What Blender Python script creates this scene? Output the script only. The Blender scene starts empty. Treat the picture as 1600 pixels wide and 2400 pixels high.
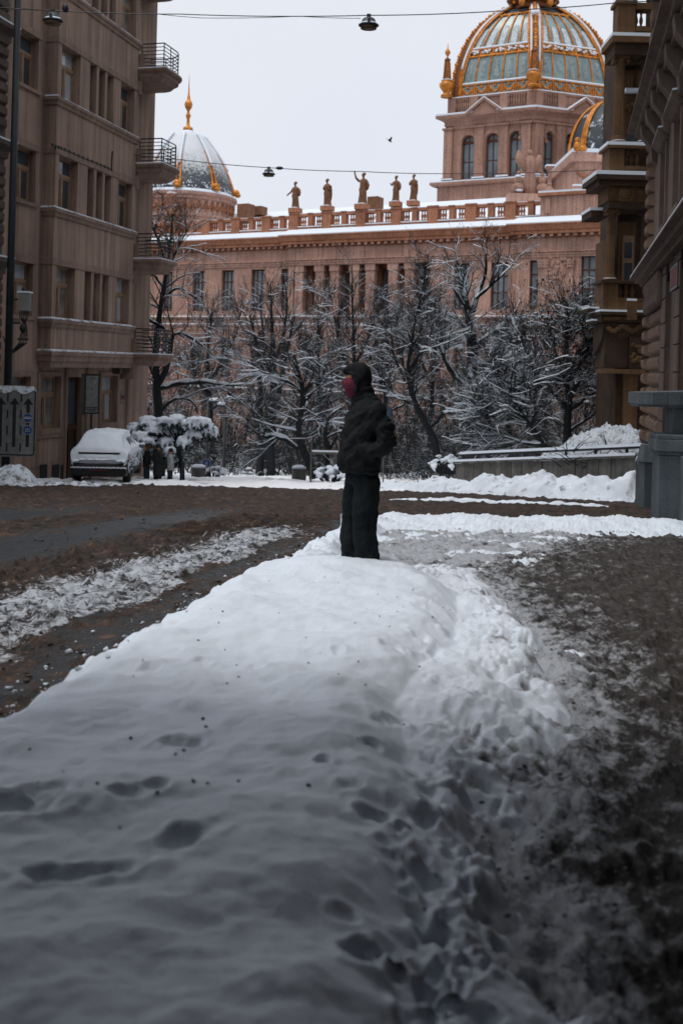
import bpy, bmesh, math, random
import numpy as np
from mathutils import Vector, Matrix

SC = bpy.context.scene
COL = SC.collection
rad = math.radians

# ------------------------------------------------------------------ camera
# 35 mm lens on a portrait frame, level, lens shifted down, rolled 1.5 degrees
F, PX, PY, EYE = 2333.0, 800.0, 858.0, 1.65
TH = rad(1.5)
CT, ST = math.cos(TH), math.sin(TH)
cam_d = bpy.data.cameras.new('camera')
cam = bpy.data.objects.new('camera', cam_d)
COL.objects.link(cam)
cam_d.sensor_fit = 'VERTICAL'
cam_d.sensor_height = 36.0
cam_d.sensor_width = 24.0
cam_d.lens = F / 2400.0 * 36.0
cam_d.shift_y = -(1200.0 - PY) / 2400.0
cam_d.clip_start = 0.05
cam_d.clip_end = 2000.0
cam_d.dof.use_dof = True
cam_d.dof.focus_distance = 13.0
cam_d.dof.aperture_fstop = 2.4
cam.matrix_world = Matrix(((CT, -ST, 0, 0), (0, 0, -1, 0), (ST, CT, 0, EYE), (0, 0, 0, 1)))
SC.camera = cam

# ------------------------------------------------------------------ overcast sky
SUN_EL, SUN_AZ = rad(72), rad(235)      # azimuth measured from +Y towards +X
world = bpy.data.worlds.new('World')
SC.world = world
world.use_nodes = True
wn, wl = world.node_tree.nodes, world.node_tree.links
wn.clear()
w_out = wn.new('ShaderNodeOutputWorld')
w_bg = wn.new('ShaderNodeBackground')
w_bg.inputs['Strength'].default_value = 0.1
w_sky = wn.new('ShaderNodeTexSky')
w_sky.sky_type = 'NISHITA'
w_sky.sun_disc = False
w_sky.sun_elevation = SUN_EL
w_sky.sun_rotation = SUN_AZ
w_sky.dust_density = 6.0
w_sky.air_density = 1.0
w_mix = wn.new('ShaderNodeMixRGB')
w_mix.inputs['Fac'].default_value = 0.93     # thick even cloud over the clear sky
w_noise = wn.new('ShaderNodeTexNoise')
w_noise.inputs['Scale'].default_value = 2.2
w_noise.inputs['Detail'].default_value = 5.0
w_ramp = wn.new('ShaderNodeValToRGB')
w_ramp.color_ramp.elements[0].position = 0.25
w_ramp.color_ramp.elements[0].color = (0.93, 0.95, 0.985, 1)
w_ramp.color_ramp.elements[1].position = 0.75
w_ramp.color_ramp.elements[1].color = (1.0, 1.0, 1.0, 1)
w_tint = wn.new('ShaderNodeMixRGB')
w_tint.blend_type = 'MULTIPLY'
w_tint.inputs['Fac'].default_value = 1.0
w_tint.inputs['Color2'].default_value = (7.05, 7.28, 7.75, 1)
wl.new(w_noise.outputs['Fac'], w_ramp.inputs['Fac'])
wl.new(w_ramp.outputs['Color'], w_tint.inputs['Color1'])
wl.new(w_sky.outputs['Color'], w_mix.inputs['Color1'])
wl.new(w_tint.outputs['Color'], w_mix.inputs['Color2'])
wl.new(w_mix.outputs['Color'], w_bg.inputs['Color'])
wl.new(w_bg.outputs['Background'], w_out.inputs['Surface'])

# ------------------------------------------------------------------ veiled sun
sun_d = bpy.data.lights.new('sun', 'SUN')
sun_d.energy = 1.25
sun_d.angle = rad(24)
sun_d.color = (1.0, 0.985, 0.965)
sun = bpy.data.objects.new('sun', sun_d)
COL.objects.link(sun)
sdir = Vector((math.sin(SUN_AZ) * math.cos(SUN_EL), math.cos(SUN_AZ) * math.cos(SUN_EL), math.sin(SUN_EL)))
sun.rotation_euler = sdir.to_track_quat('Z', 'Y').to_euler()
sun.location = (-30, -10, 60)

vs = SC.view_settings
vs.view_transform = 'Standard'
vs.look = 'None'
vs.exposure = 0.28
vs.gamma = 1.0
vs.use_curve_mapping = False
SC.cycles.use_denoising = True
SC.cycles.max_bounces = 6
SC.cycles.diffuse_bounces = 3

# ------------------------------------------------------------------ geometry helpers
def unp(px, py, Y):
    """photo pixel at distance Y -> world point"""
    u, v = px - PX, PY - py
    return Vector(((u * CT - v * ST) * Y / F, Y, EYE + (u * ST + v * CT) * Y / F))

def smooth(a):
    a = np.clip(a, 0, 1)
    return a * a * (3 - 2 * a)

def _hash(ix, iy, seed):
    n = (ix.astype(np.int64) * 374761393 + iy.astype(np.int64) * 668265263 + seed * 974711) & 0x7fffffff
    n = ((n ^ (n >> 13)) * 1274126177) & 0x7fffffff
    return ((n ^ (n >> 16)) & 0xffff) / 65535.0

_GA = np.arange(256) * (2 * np.pi / 256)
_GX, _GY = np.cos(_GA), np.sin(_GA)
def vnoise(x, y, seed=0):
    """gradient noise, about -0.5 .. 0.5"""
    x0, y0 = np.floor(x), np.floor(y)
    fx, fy = x - x0, y - y0
    ix, iy = x0.astype(np.int64), y0.astype(np.int64)
    def g(a, b, dx, dy):
        n = (a * 374761393 + b * 668265263 + seed * 974711) & 0x7fffffff
        n = ((n ^ (n >> 13)) * 1274126177) & 0x7fffffff
        k = (n >> 8) & 255
        return _GX[k] * dx + _GY[k] * dy
    u = fx * fx * fx * (fx * (fx * 6 - 15) + 10)
    v = fy * fy * fy * (fy * (fy * 6 - 15) + 10)
    a, b = g(ix, iy, fx, fy), g(ix + 1, iy, fx - 1, fy)
    c, d = g(ix, iy + 1, fx, fy - 1), g(ix + 1, iy + 1, fx - 1, fy - 1)
    return ((a + (b - a) * u) * (1 - v) + (c + (d - c) * u) * v) * 0.75

def fbm(x, y, oct=4, seed=0, gain=0.5):
    r, a = 0, 1.0
    for o in range(oct):
        c, s = math.cos(0.6 * o), math.sin(0.6 * o)
        r = r + a * vnoise((x * c - y * s) + 17.3 * o, (x * s + y * c) + 9.1 * o, seed + o)
        x, y, a = x * 2.03, y * 2.03, a * gain
    return r

class MB:
    """collects shapes and links them as one mesh object"""
    def __init__(s, M=None):
        s.V, s.F, s.M = [], [], M
    def add(s, vs, fs):
        o = len(s.V)
        if s.M is not None:
            vs = [s.M @ Vector(v) for v in vs]
        s.V.extend([tuple(v) for v in vs])
        s.F.extend([tuple(i + o for i in f) for f in fs])
        return s
    def hexa(s, p):
        return s.add(p, [(0, 3, 2, 1), (4, 5, 6, 7), (0, 1, 5, 4), (1, 2, 6, 5), (2, 3, 7, 6), (3, 0, 4, 7)])
    def box(s, x0, x1, y0, y1, z0, z1):
        return s.hexa([(x0, y0, z0), (x1, y0, z0), (x1, y1, z0), (x0, y1, z0),
                       (x0, y0, z1), (x1, y0, z1), (x1, y1, z1), (x0, y1, z1)])
    def taper(s, x0, x1, y0, y1, z0, z1, k):
        cx, cy = (x0 + x1) / 2, (y0 + y1) / 2
        hx, hy = (x1 - x0) / 2 * k, (y1 - y0) / 2 * k
        return s.hexa([(x0, y0, z0), (x1, y0, z0), (x1, y1, z0), (x0, y1, z0),
                       (cx - hx, cy - hy, z1), (cx + hx, cy - hy, z1), (cx + hx, cy + hy, z1), (cx - hx, cy + hy, z1)])
    def prism(s, poly, z0, z1):
        n = len(poly)
        vs = [(x, y, z0) for x, y in poly] + [(x, y, z1) for x, y in poly]
        fs = [tuple(range(n - 1, -1, -1)), tuple(range(n, 2 * n))]
        fs += [(i, (i + 1) % n, n + (i + 1) % n, n + i) for i in range(n)]
        return s.add(vs, fs)
    def slabxz(s, poly, y0, y1):
        """polygon in the facade plane, from y0 (front) to y1"""
        n = len(poly)
        vs = [(x, y0, z) for x, z in poly] + [(x, y1, z) for x, z in poly]
        fs = [tuple(range(n)), tuple(range(2 * n - 1, n - 1, -1))]
        fs += [(i, n + i, n + (i + 1) % n, (i + 1) % n) for i in range(n)]
        return s.add(vs, fs)
    def profile(s, prof, x0, x1, closed=True):
        """(y, z) profile swept along x"""
        n = len(prof)
        vs = [(x0, y, z) for y, z in prof] + [(x1, y, z) for y, z in prof]
        m = n if closed else n - 1
        fs = [(i, (i + 1) % n, n + (i + 1) % n, n + i) for i in range(m)]
        if closed:
            fs += [tuple(range(n - 1, -1, -1)), tuple(range(n, 2 * n))]
        return s.add(vs, fs)
    def sweep(s, prof, path, closed=False):
        """(out, z) profile along an xy polyline (mitred); out is to the right of travel"""
        pts = [Vector((p[0], p[1])) for p in path]
        m, n = len(pts), len(prof)
        vs = []
        for i, p in enumerate(pts):
            a = pts[i - 1] if (i > 0 or closed) else None
            b = pts[(i + 1) % m] if (i < m - 1 or closed) else None
            d1 = (p - a).normalized() if a is not None else None
            d2 = (b - p).normalized() if b is not None else None
            if d1 is None: d1 = d2
            if d2 is None: d2 = d1
            n1, n2 = Vector((d1.y, -d1.x)), Vector((d2.y, -d2.x))
            nn = (n1 + n2)
            nn = nn / max(1e-6, (1 + n1.dot(n2)))
            for o, z in prof:
                vs.append((p.x + nn.x * o, p.y + nn.y * o, z))
        fs = []
        for i in range(m if closed else m - 1):
            j = (i + 1) % m
            for k in range(n - 1):
                fs.append((i * n + k, j * n + k, j * n + k + 1, i * n + k + 1))
        return s.add(vs, fs)
    def lathe(s, prof, n=12, c=(0, 0, 0), sx=1, sy=1, a0=0.0, a1=2 * math.pi):
        full = abs(a1 - a0 - 2 * math.pi) < 1e-6
        m = n if full else n + 1
        vs, fs = [], []
        for r, z in prof:
            for i in range(m):
                a = a0 + (a1 - a0) * i / n
                vs.append((c[0] + r * sx * math.cos(a), c[1] + r * sy * math.sin(a), c[2] + z))
        for k in range(len(prof) - 1):
            for i in range(n):
                j = (i + 1) % m
                fs.append((k * m + i, k * m + j, (k + 1) * m + j, (k + 1) * m + i))
        if full:
            if prof[0][0] > 1e-6: fs.append(tuple(range(m - 1, -1, -1)))
            if prof[-1][0] > 1e-6: fs.append(tuple((len(prof) - 1) * m + i for i in range(m)))
        return s.add(vs, fs)
    def tube(s, pts, r, n=6, caps=True):
        pts = [Vector(p) for p in pts]
        m = len(pts)
        rs = r if isinstance(r, (list, tuple)) else [r] * m
        vs, fs = [], []
        ref = Vector((0, 0, 1))
        t0 = (pts[-1] - pts[0])
        if t0.length < 1e-6 or abs(t0.normalized().z) > 0.9: ref = Vector((0.3, 1, 0))
        for i, p in enumerate(pts):
            t = (pts[min(i + 1, m - 1)] - pts[max(i - 1, 0)]).normalized()
            u = t.cross(ref)
            u = u.normalized() if u.length > 1e-5 else Vector((1, 0, 0))
            v = u.cross(t)
            for k in range(n):
                a = 2 * math.pi * k / n
                vs.append(p + (u * math.cos(a) + v * math.sin(a)) * rs[i])
        for i in range(m - 1):
            for k in range(n):
                fs.append((i * n + k, i * n + (k + 1) % n, (i + 1) * n + (k + 1) % n, (i + 1) * n + k))
        if caps:
            fs += [tuple(range(n - 1, -1, -1)), tuple((m - 1) * n + k for k in range(n))]
        return s.add(vs, fs)
    def ball(s, c, r, n=10, m=6, R=None):
        rx, ry, rz = r if isinstance(r, (list, tuple)) else (r, r, r)
        vs, fs = [], []
        for i in range(m + 1):
            ph = math.pi * i / m
            for k in range(n):
                a = 2 * math.pi * k / n
                v = Vector((rx * math.sin(ph) * math.cos(a), ry * math.sin(ph) * math.sin(a), -rz * math.cos(ph)))
                if R is not None: v = R @ v
                vs.append((c[0] + v.x, c[1] + v.y, c[2] + v.z))
        for i in range(m):
            for k in range(n):
                fs.append((i * n + k, i * n + (k + 1) % n, (i + 1) * n + (k + 1) % n, (i + 1) * n + k))
        return s.add(vs, fs)
    def mesh(s, name, mat, smooth_=False):
        me = bpy.data.meshes.new(name)
        me.from_pydata(s.V, [], s.F)
        if mat is not None: me.materials.append(mat)
        if smooth_:
            me.polygons.foreach_set('use_smooth', [True] * len(me.polygons))
        me.update()
        return me
    def build(s, name, mat, parent=None, smooth_=False, label=None, kind=None):
        o = bpy.data.objects.new(name, s.mesh(name, mat, smooth_))
        COL.objects.link(o)
        if parent is not None: o.parent = parent
        if label: o['label'] = label
        if kind: o['kind'] = kind
        return o

def grid_mesh(name, P, mat, parent=None, uv=None, smooth_=True):
    """P: (rows, cols, 3) array -> one sheet"""
    r, c, _ = P.shape
    me = bpy.data.meshes.new(name)
    me.vertices.add(r * c)
    me.vertices.foreach_set('co', P.reshape(-1).astype(np.float32))
    i = np.arange((r - 1) * (c - 1))
    a = (i // (c - 1)) * c + i % (c - 1)
    q = np.stack([a, a + 1, a + c + 1, a + c], 1).reshape(-1)
    me.loops.add(len(q))
    me.loops.foreach_set('vertex_index', q.astype(np.int32))
    me.polygons.add(len(i))
    me.polygons.foreach_set('loop_start', (np.arange(len(i)) * 4).astype(np.int32))
    if smooth_:
        me.polygons.foreach_set('use_smooth', np.ones(len(i), bool))
    if uv is not None:
        l = me.uv_layers.new(name='UVMap')
        l.data.foreach_set('uv', uv.reshape(-1, 2)[q].reshape(-1).astype(np.float32))
    me.materials.append(mat)
    me.update(calc_edges=True)
    o = bpy.data.objects.new(name, me)
    COL.objects.link(o)
    if parent is not None: o.parent = parent
    return o

def tri_mesh(name, V, Fq, mat, parent=None, smooth_=True):
    """V (n,3), Fq (m,k) faces of equal size"""
    k = Fq.shape[1]
    me = bpy.data.meshes.new(name)
    me.vertices.add(len(V))
    me.vertices.foreach_set('co', V.reshape(-1).astype(np.float32))
    me.loops.add(Fq.size)
    me.loops.foreach_set('vertex_index', Fq.reshape(-1).astype(np.int32))
    me.polygons.add(len(Fq))
    me.polygons.foreach_set('loop_start', (np.arange(len(Fq)) * k).astype(np.int32))
    if smooth_:
        me.polygons.foreach_set('use_smooth', np.ones(len(Fq), bool))
    me.materials.append(mat)
    me.update(calc_edges=True)
    o = bpy.data.objects.new(name, me)
    COL.objects.link(o)
    if parent is not None: o.parent = parent
    return o

def tag(o, label, cat, group=None):
    o['label'] = label
    o['category'] = cat
    if group: o['group'] = group
    return o

def thing(name, label, cat, loc=(0, 0, 0), rotz=0.0, group=None):
    o = bpy.data.objects.new(name, None)
    COL.objects.link(o)
    o.empty_display_size = 0.1
    o.location = loc
    o.rotation_euler = (0, 0, rotz)
    o.matrix_world = Matrix.Translation(loc) @ Matrix.Rotation(rotz, 4, 'Z')
    return tag(o, label, cat, group)

def share(name, me, parent, loc=(0, 0, 0), rot=(0, 0, 0), scale=(1, 1, 1)):
    o = bpy.data.objects.new(name, me)
    COL.objects.link(o)
    o.parent = parent
    o.location = loc
    o.rotation_euler = rot
    o.scale = scale
    return o

def struct(o):
    o['kind'] = 'structure'
    return o

class Frame:
    """a facade plane: x to the right as seen from the street, y into the building"""
    def __init__(s, ox, oy, ang, zb=0.0):
        s.o = Vector((ox, oy))
        s.ux = Vector((math.cos(ang), math.sin(ang)))
        s.uy = Vector((-math.sin(ang), math.cos(ang)))
        s.ang, s.zb = ang, zb
    def hit(s, px, py, y=0.0):
        d = unp(px, py, 1.0) - Vector((0, 0, EYE))
        q = s.o + s.uy * y
        dd = Vector((d.x, d.y))
        t = q.dot(s.uy) / dd.dot(s.uy)
        p = dd * t
        return (p - s.o).dot(s.ux), EYE + d.z * t - s.zb
    def x(s, px, py=600, y=0.0): return s.hit(px, py, y)[0]
    def z(s, px, py, y=0.0): return s.hit(px, py, y)[1]
    def w(s, x, y, z): 
        p = s.o + s.ux * x + s.uy * y
        return Vector((p.x, p.y, z + s.zb))
    def root(s, name, label, cat, group=None):
        return thing(name, label, cat, (s.o.x, s.o.y, s.zb), s.ang, group)
    def inv(s):
        return (Matrix.Translation((s.o.x, s.o.y, s.zb)) @ Matrix.Rotation(s.ang, 4, 'Z')).inverted()

def wall_cells(mb, x0, x1, z0, z1, ops, y=0.0, depth=0.3, arch=()):
    """wall sheet with real openings and reveals; ops = (xa, xb, za, zb)"""
    xs = sorted(set([x0, x1] + [v for o in ops for v in o[:2] if x0 < v < x1]))
    zs = sorted(set([z0, z1] + [v for o in ops for v in o[2:4] if z0 < v < z1]))
    for i in range(len(xs) - 1):
        j = 0
        while j < len(zs) - 1:
            def solid(j):
                cx, cz = (xs[i] + xs[i + 1]) / 2, (zs[j] + zs[j + 1]) / 2
                return not any(o[0] < cx < o[1] and o[2] < cz < o[3] for o in ops)
            if not solid(j):
                j += 1; continue
            k = j
            while k + 1 < len(zs) - 1 and solid(k + 1): k += 1
            mb.add([(xs[i], y, zs[j]), (xs[i + 1], y, zs[j]), (xs[i + 1], y, zs[k + 1]), (xs[i], y, zs[k + 1])], [(0, 1, 2, 3)])
            j = k + 1
    for q, (a, b, c, d) in enumerate(ops):
        e = y + depth
        if q in arch:
            r = (b - a) / 2; cx = (a + b) / 2; cz = d - r
            N = 10
            arc = [(cx - r * math.cos(math.pi * t / N), cz + r * math.sin(math.pi * t / N)) for t in range(N + 1)]
            h = N // 2
            mb.add([(px_, y, pz_) for px_, pz_ in arc[:h + 1]] + [(a, y, d)], [tuple(range(h + 2))])
            mb.add([(px_, y, pz_) for px_, pz_ in arc[h:]] + [(b, y, d)], [tuple(range(N - h + 2))])
            edge = [(a, c)] + arc + [(b, c)]
        else:
            edge = [(a, c), (a, d), (b, d), (b, c)]
        for i in range(len(edge)):
            p, r_ = edge[i], edge[(i + 1) % len(edge)]
            mb.add([(p[0], y, p[1]), (r_[0], y, r_[1]), (r_[0], e, r_[1]), (p[0], e, p[1])], [(0, 1, 2, 3)])
    return mb
# ------------------------------------------------------------------ materials
MATS = {}
def new_mat(name):
    m = bpy.data.materials.new(name)
    m.use_nodes = True
    nt = m.node_tree
    return m, nt.nodes, nt.links, nt.nodes['Principled BSDF']

def node_noise(n, l, scale, detail=4, rough=0.55, vec=None, dist=0.0):
    t = n.new('ShaderNodeTexNoise')
    t.inputs['Scale'].default_value = scale
    t.inputs['Detail'].default_value = detail
    t.inputs['Roughness'].default_value = rough
    t.inputs['Distortion'].default_value = dist
    if vec is not None: l.new(vec, t.inputs['Vector'])
    return t.outputs['Fac']

def node_ramp(n, l, fac, stops):
    r = n.new('ShaderNodeValToRGB')
    cr = r.color_ramp
    while len(cr.elements) > 1: cr.elements.remove(cr.elements[-1])
    cr.elements[0].position = stops[0][0]
    cr.elements[0].color = (*stops[0][1], 1)
    for p, c in stops[1:]:
        e = cr.elements.new(p)
        e.color = (*c, 1)
    l.new(fac, r.inputs['Fac'])
    return r.outputs['Color']

def node_mix(n, l, fac, a, b, mode='MIX'):
    m = n.new('ShaderNodeMixRGB')
    m.blend_type = mode
    for s, v in (('Fac', fac), ('Color1', a), ('Color2', b)):
        if isinstance(v, (int, float)): m.inputs[s].default_value = v
        elif isinstance(v, tuple): m.inputs[s].default_value = (*v, 1)
        else: l.new(v, m.inputs[s])
    return m.outputs['Color']

def node_math(n, l, op, a, b=0.0):
    m = n.new('ShaderNodeMath')
    m.operation = op
    for i, v in enumerate((a, b)):
        if isinstance(v, (int, float)): m.inputs[i].default_value = v
        else: l.new(v, m.inputs[i])
    return m.outputs[0]

def node_bump(n, l, h, strength=0.3, dist=0.02):
    b = n.new('ShaderNodeBump')
    b.inputs['Strength'].default_value = strength
    b.inputs['Distance'].default_value = dist
    l.new(h, b.inputs['Height'])
    return b.outputs['Normal']

def objco(n):
    return n.new('ShaderNodeTexCoord').outputs['Object']

def simple(name, col, rough=0.8, var=0.25, scale=3.0, grain=0.12, gscale=60.0, bump=0.2, bdist=0.01, metal=0.0, spec=0.3, streak=0.0, col2=None):
    """base colour with blotchy wear, fine grain and relief"""
    m, n, l, p = new_mat(name)
    co = objco(n)
    a = node_noise(n, l, scale, 5, 0.6, co)
    g = node_noise(n, l, gscale, 3, 0.7, co)
    d = tuple(c * (1 - var) for c in col)
    b = tuple(min(1, c * (1 + var)) for c in col)
    c = node_ramp(n, l, a, [(0.3, col2 or d), (0.5, col), (0.72, b)])
    gr = node_ramp(n, l, g, [(0.3, (1 - grain * 2,) * 3), (0.7, (1 + grain,) * 3)])
    c = node_mix(n, l, 1.0, c, gr, 'MULTIPLY')
    if streak > 0:      # rain streaks running down the wall
        mp = n.new('ShaderNodeMapping')
        mp.inputs['Scale'].default_value = (2.4, 2.4, 0.12)
        l.new(co, mp.inputs['Vector'])
        s = node_noise(n, l, 1.6, 5, 0.65, mp.outputs['Vector'])
        c = node_mix(n, l, 1.0, c, node_ramp(n, l, s, [(0.35, (1 - streak,) * 3), (0.6, (1.0,) * 3)]), 'MULTIPLY')
    l.new(c, p.inputs['Base Color'])
    p.inputs['Roughness'].default_value = rough
    p.inputs['Metallic'].default_value = metal
    p.inputs['Specular IOR Level'].default_value = spec
    if bump > 0:
        l.new(node_bump(n, l, g, bump, bdist), p.inputs['Normal'])
    MATS[name] = m
    return m

def glass(name, col, rough=0.08, var=0.5, scale=1.2):
    m, n, l, p = new_mat(name)
    co = objco(n)
    a = node_noise(n, l, scale, 3, 0.5, co)
    c = node_ramp(n, l, a, [(0.3, tuple(x * (1 - var) for x in col)), (0.7, tuple(x * (1 + var) for x in col))])
    l.new(c, p.inputs['Base Color'])
    p.inputs['Roughness'].default_value = rough
    p.inputs['Specular IOR Level'].default_value = 0.6
    w = node_noise(n, l, 0.9, 2, 0.5, co)
    l.new(node_bump(n, l, w, 0.08, 0.05), p.inputs['Normal'])
    MATS[name] = m
    return m

SNOW = (0.745, 0.805, 0.875)
def snow_mat(name, fine=40.0, bump=0.35, bdist=0.012, dirt=0.0, dscale=6.0):
    m, n, l, p = new_mat(name)
    co = objco(n)
    a = node_noise(n, l, 2.0, 4, 0.6, co)
    c = node_ramp(n, l, a, [(0.3, tuple(x * 0.95 for x in SNOW)), (0.7, SNOW)])
    if dirt > 0:
        d = node_noise(n, l, dscale, 6, 0.7, co)
        f = node_ramp(n, l, d, [(0.60 - dirt, (0, 0, 0)), (0.72 - dirt * 0.6, (1, 1, 1))])
        c = node_mix(n, l, f, c, (0.10, 0.085, 0.072))
    l.new(c, p.inputs['Base Color'])
    p.inputs['Roughness'].default_value = 0.65
    p.inputs['Specular IOR Level'].default_value = 0.25
    b1 = node_math(n, l, 'ADD', node_noise(n, l, fine, 5, 0.7, co), node_math(n, l, 'MULTIPLY', node_noise(n, l, fine * 5, 3, 0.7, co), 0.35))
    l.new(node_bump(n, l, b1, bump, bdist), p.inputs['Normal'])
    MATS[name] = m
    return m

M_SNOW = snow_mat('snow')
M_SNOWFINE = snow_mat('snow_powder', 26.0, 0.30, 0.012)
M_SNOWDIRT = snow_mat('snow_dirty', 30.0, 0.6, 0.03, 0.13, 5.0)
M_CURTAIN = glass('curtained_pane', (0.16, 0.155, 0.15), 0.15, 0.5, 2.0)
M_SKYPANE = glass('painted_sky_pane', (0.34, 0.37, 0.40), 0.05, 0.3, 1.0)  # pale base colour stands in for sky mirrored in the glass
M_STONE = simple('museum_stone', (0.58, 0.345, 0.268), 0.85, 0.24, 0.35, 0.2, 9.0, 0.3, 0.03, streak=0.38)
M_STONE2 = simple('museum_stone_red', (0.47, 0.205, 0.118), 0.85, 0.26, 0.5, 0.16, 8.0, 0.3, 0.03, streak=0.25)
M_TOWER = simple('tower_stone', (0.41, 0.235, 0.175), 0.85, 0.2, 0.5, 0.18, 8.0, 0.3, 0.03, streak=0.3)
M_STATUE = simple('statue_stone', (0.20, 0.095, 0.05), 0.8, 0.3, 1.5, 0.15, 12.0, 0.3, 0.03)
M_GOLD = simple('gilding', (0.66, 0.235, 0.03), 0.45, 0.45, 1.6, 0.3, 7.0, 0.4, 0.08, metal=0.35, spec=0.5)
M_GOLDD = simple('gilding_dark', (0.20, 0.075, 0.03), 0.6, 0.3, 1.2, 0.2, 6.0, 0.3, 0.05, metal=0.2)
M_DOMEG = glass('dome_glass', (0.20, 0.275, 0.275), 0.25, 0.3, 0.5)
M_LEAD = simple('dome_lead', (0.10, 0.115, 0.125), 0.5, 0.3, 1.0, 0.3, 5.0, 0.3, 0.03)
M_PANE = glass('museum_pane', (0.13, 0.165, 0.19), 0.10, 0.8, 0.3)
M_PANED = glass('dark_pane', (0.05, 0.06, 0.07), 0.06, 0.4, 0.6)
M_WFRAME = simple('window_wood_red', (0.10, 0.038, 0.02), 0.6)
M_PLASTER = simple('plaster_brown', (0.350, 0.245, 0.192), 0.92, 0.20, 0.5, 0.2, 45.0, 0.5, 0.012, streak=0.42)
M_PLASTER2 = simple('plaster_trim', (0.265, 0.185, 0.146), 0.9, 0.2, 1.0, 0.12, 40.0, 0.35, 0.01, streak=0.3)
M_FRAMEW = simple('window_wood_tan', (0.26, 0.165, 0.105), 0.6, 0.15, 4)
M_SOOT = simple('sooty_stone', (0.10, 0.078, 0.066), 0.9, 0.3, 1.2, 0.15, 25.0, 0.4, 0.02, streak=0.3)
M_IRON = simple('black_iron', (0.014, 0.018, 0.02), 0.5, 0.3, 5, spec=0.4)
M_MAST = simple('mast_paint', (0.016, 0.022, 0.026), 0.6, 0.3, 3)
M_GREYBOX = simple('grey_enamel', (0.20, 0.20, 0.185), 0.6, 0.15, 4)
M_RUST = simple('rusticated_sandstone', (0.155, 0.098, 0.070), 0.9, 0.25, 1.6, 0.16, 35.0, 0.5, 0.015, streak=0.3)
M_RUST2 = simple('smooth_sandstone', (0.135, 0.098, 0.080), 0.9, 0.22, 1.2, 0.14, 30.0, 0.4, 0.012, streak=0.35)
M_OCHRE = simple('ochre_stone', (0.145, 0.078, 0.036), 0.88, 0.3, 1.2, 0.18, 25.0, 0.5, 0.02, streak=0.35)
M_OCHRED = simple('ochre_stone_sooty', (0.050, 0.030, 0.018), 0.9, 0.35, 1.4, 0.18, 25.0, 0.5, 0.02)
M_GREY = simple('grey_granite', (0.105, 0.125, 0.135), 0.8, 0.2, 1.6, 0.18, 45.0, 0.4, 0.01, streak=0.25)
M_CONC = simple('weathered_concrete', (0.13, 0.125, 0.115), 0.9, 0.35, 2.0, 0.2, 30.0, 0.5, 0.015, streak=0.4)
M_BLACKCLOTH = simple('black_cloth', (0.0100, 0.0118, 0.0125), 0.85, 0.5, 4, 0.3, 90, 0.5, 0.004, spec=0.2)
M_TROUSER = simple('black_denim', (0.013, 0.017, 0.019), 0.9, 0.35, 3, 0.3, 120, 0.5, 0.003, spec=0.15)
M_MASK = simple('magenta_knit', (0.15, 0.022, 0.044), 0.9, 0.25, 9, 0.3, 150, 0.6, 0.003)
M_SKIN = simple('skin', (0.42, 0.19, 0.10), 0.6, 0.1, 10, 0.05, 80, 0.1, 0.002)
M_RUBBER = simple('rubber', (0.010, 0.010, 0.011), 0.8)
M_CARPAINT = simple('grey_car_paint', (0.075, 0.082, 0.09), 0.35, 0.2, 2, 0.1, 30, 0.05, 0.003, spec=0.5)
M_BUMPER = simple('dark_bumper', (0.022, 0.023, 0.024), 0.6, 0.3, 3)
M_SIGNW = simple('dirty_white_sign', (0.20, 0.20, 0.195), 0.7, 0.3, 6, 0.2, 40, 0.2, 0.004, streak=0.3)
M_SIGNB = simple('blue_sign', (0.018, 0.065, 0.19), 0.5, 0.15, 6)
M_SIGNK = simple('black_print', (0.012, 0.014, 0.016), 0.6, 0.2, 6)
M_PRINTW = simple('white_print', (0.42, 0.43, 0.45), 0.6, 0.1, 6)
M_RED = simple('dark_red_enamel', (0.12, 0.012, 0.014), 0.5, 0.15, 6)
M_NEEDLE = simple('spruce_needles', (0.020, 0.030, 0.026), 0.9, 0.4, 6)
M_ORANGE = simple('orange_wool', (0.60, 0.16, 0.01), 0.9, 0.1, 10)
M_JEANS = simple('blue_jeans', (0.03, 0.05, 0.075), 0.9, 0.2, 10)
M_COAT = simple('dark_coat', (0.018, 0.022, 0.024), 0.9, 0.3, 6)
M_PALECOAT = simple('pale_grey_cloth', (0.32, 0.33, 0.34), 0.9, 0.15, 6)

def bark_mat(name, bark, thr=0.12, amount=0.55, nscale=3.0):
    """dark bark; snow lies where the surface faces up"""
    m, n, l, p = new_mat(name)
    g = n.new('ShaderNodeNewGeometry')
    s = n.new('ShaderNodeSeparateXYZ')
    l.new(g.outputs['Normal'], s.inputs[0])
    co = objco(n)
    nz = node_noise(n, l, nscale, 3, 0.6, co)
    h = node_math(n, l, 'ADD', s.outputs['Z'], node_math(n, l, 'MULTIPLY', node_math(n, l, 'SUBTRACT', nz, amount), 2.6))
    f = node_ramp(n, l, h, [(thr, (0, 0, 0)), (thr + 0.22, (1, 1, 1))])
    b = node_noise(n, l, 14.0, 4, 0.6, co)
    bc = node_ramp(n, l, b, [(0.3, tuple(x * 0.5 for x in bark)), (0.7, tuple(x * 1.4 for x in bark))])
    c = node_mix(n, l, f, bc, SNOW)
    l.new(c, p.inputs['Base Color'])
    p.inputs['Roughness'].default_value = 0.85
    p.inputs['Specular IOR Level'].default_value = 0.2
    l.new(node_bump(n, l, b, 0.5, 0.02), p.inputs['Normal'])
    MATS[name] = m
    return m
M_BARK = bark_mat('snowy_bark', (0.021, 0.024, 0.027), 0.58, 0.53, 2.0)
M_BARKW = bark_mat('snow_plastered_bark', (0.014, 0.016, 0.018), 0.18, 0.47, 1.2)
M_TWIG = bark_mat('snowy_twigs', (0.030, 0.033, 0.036), 0.62, 0.59, 0.9)
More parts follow.
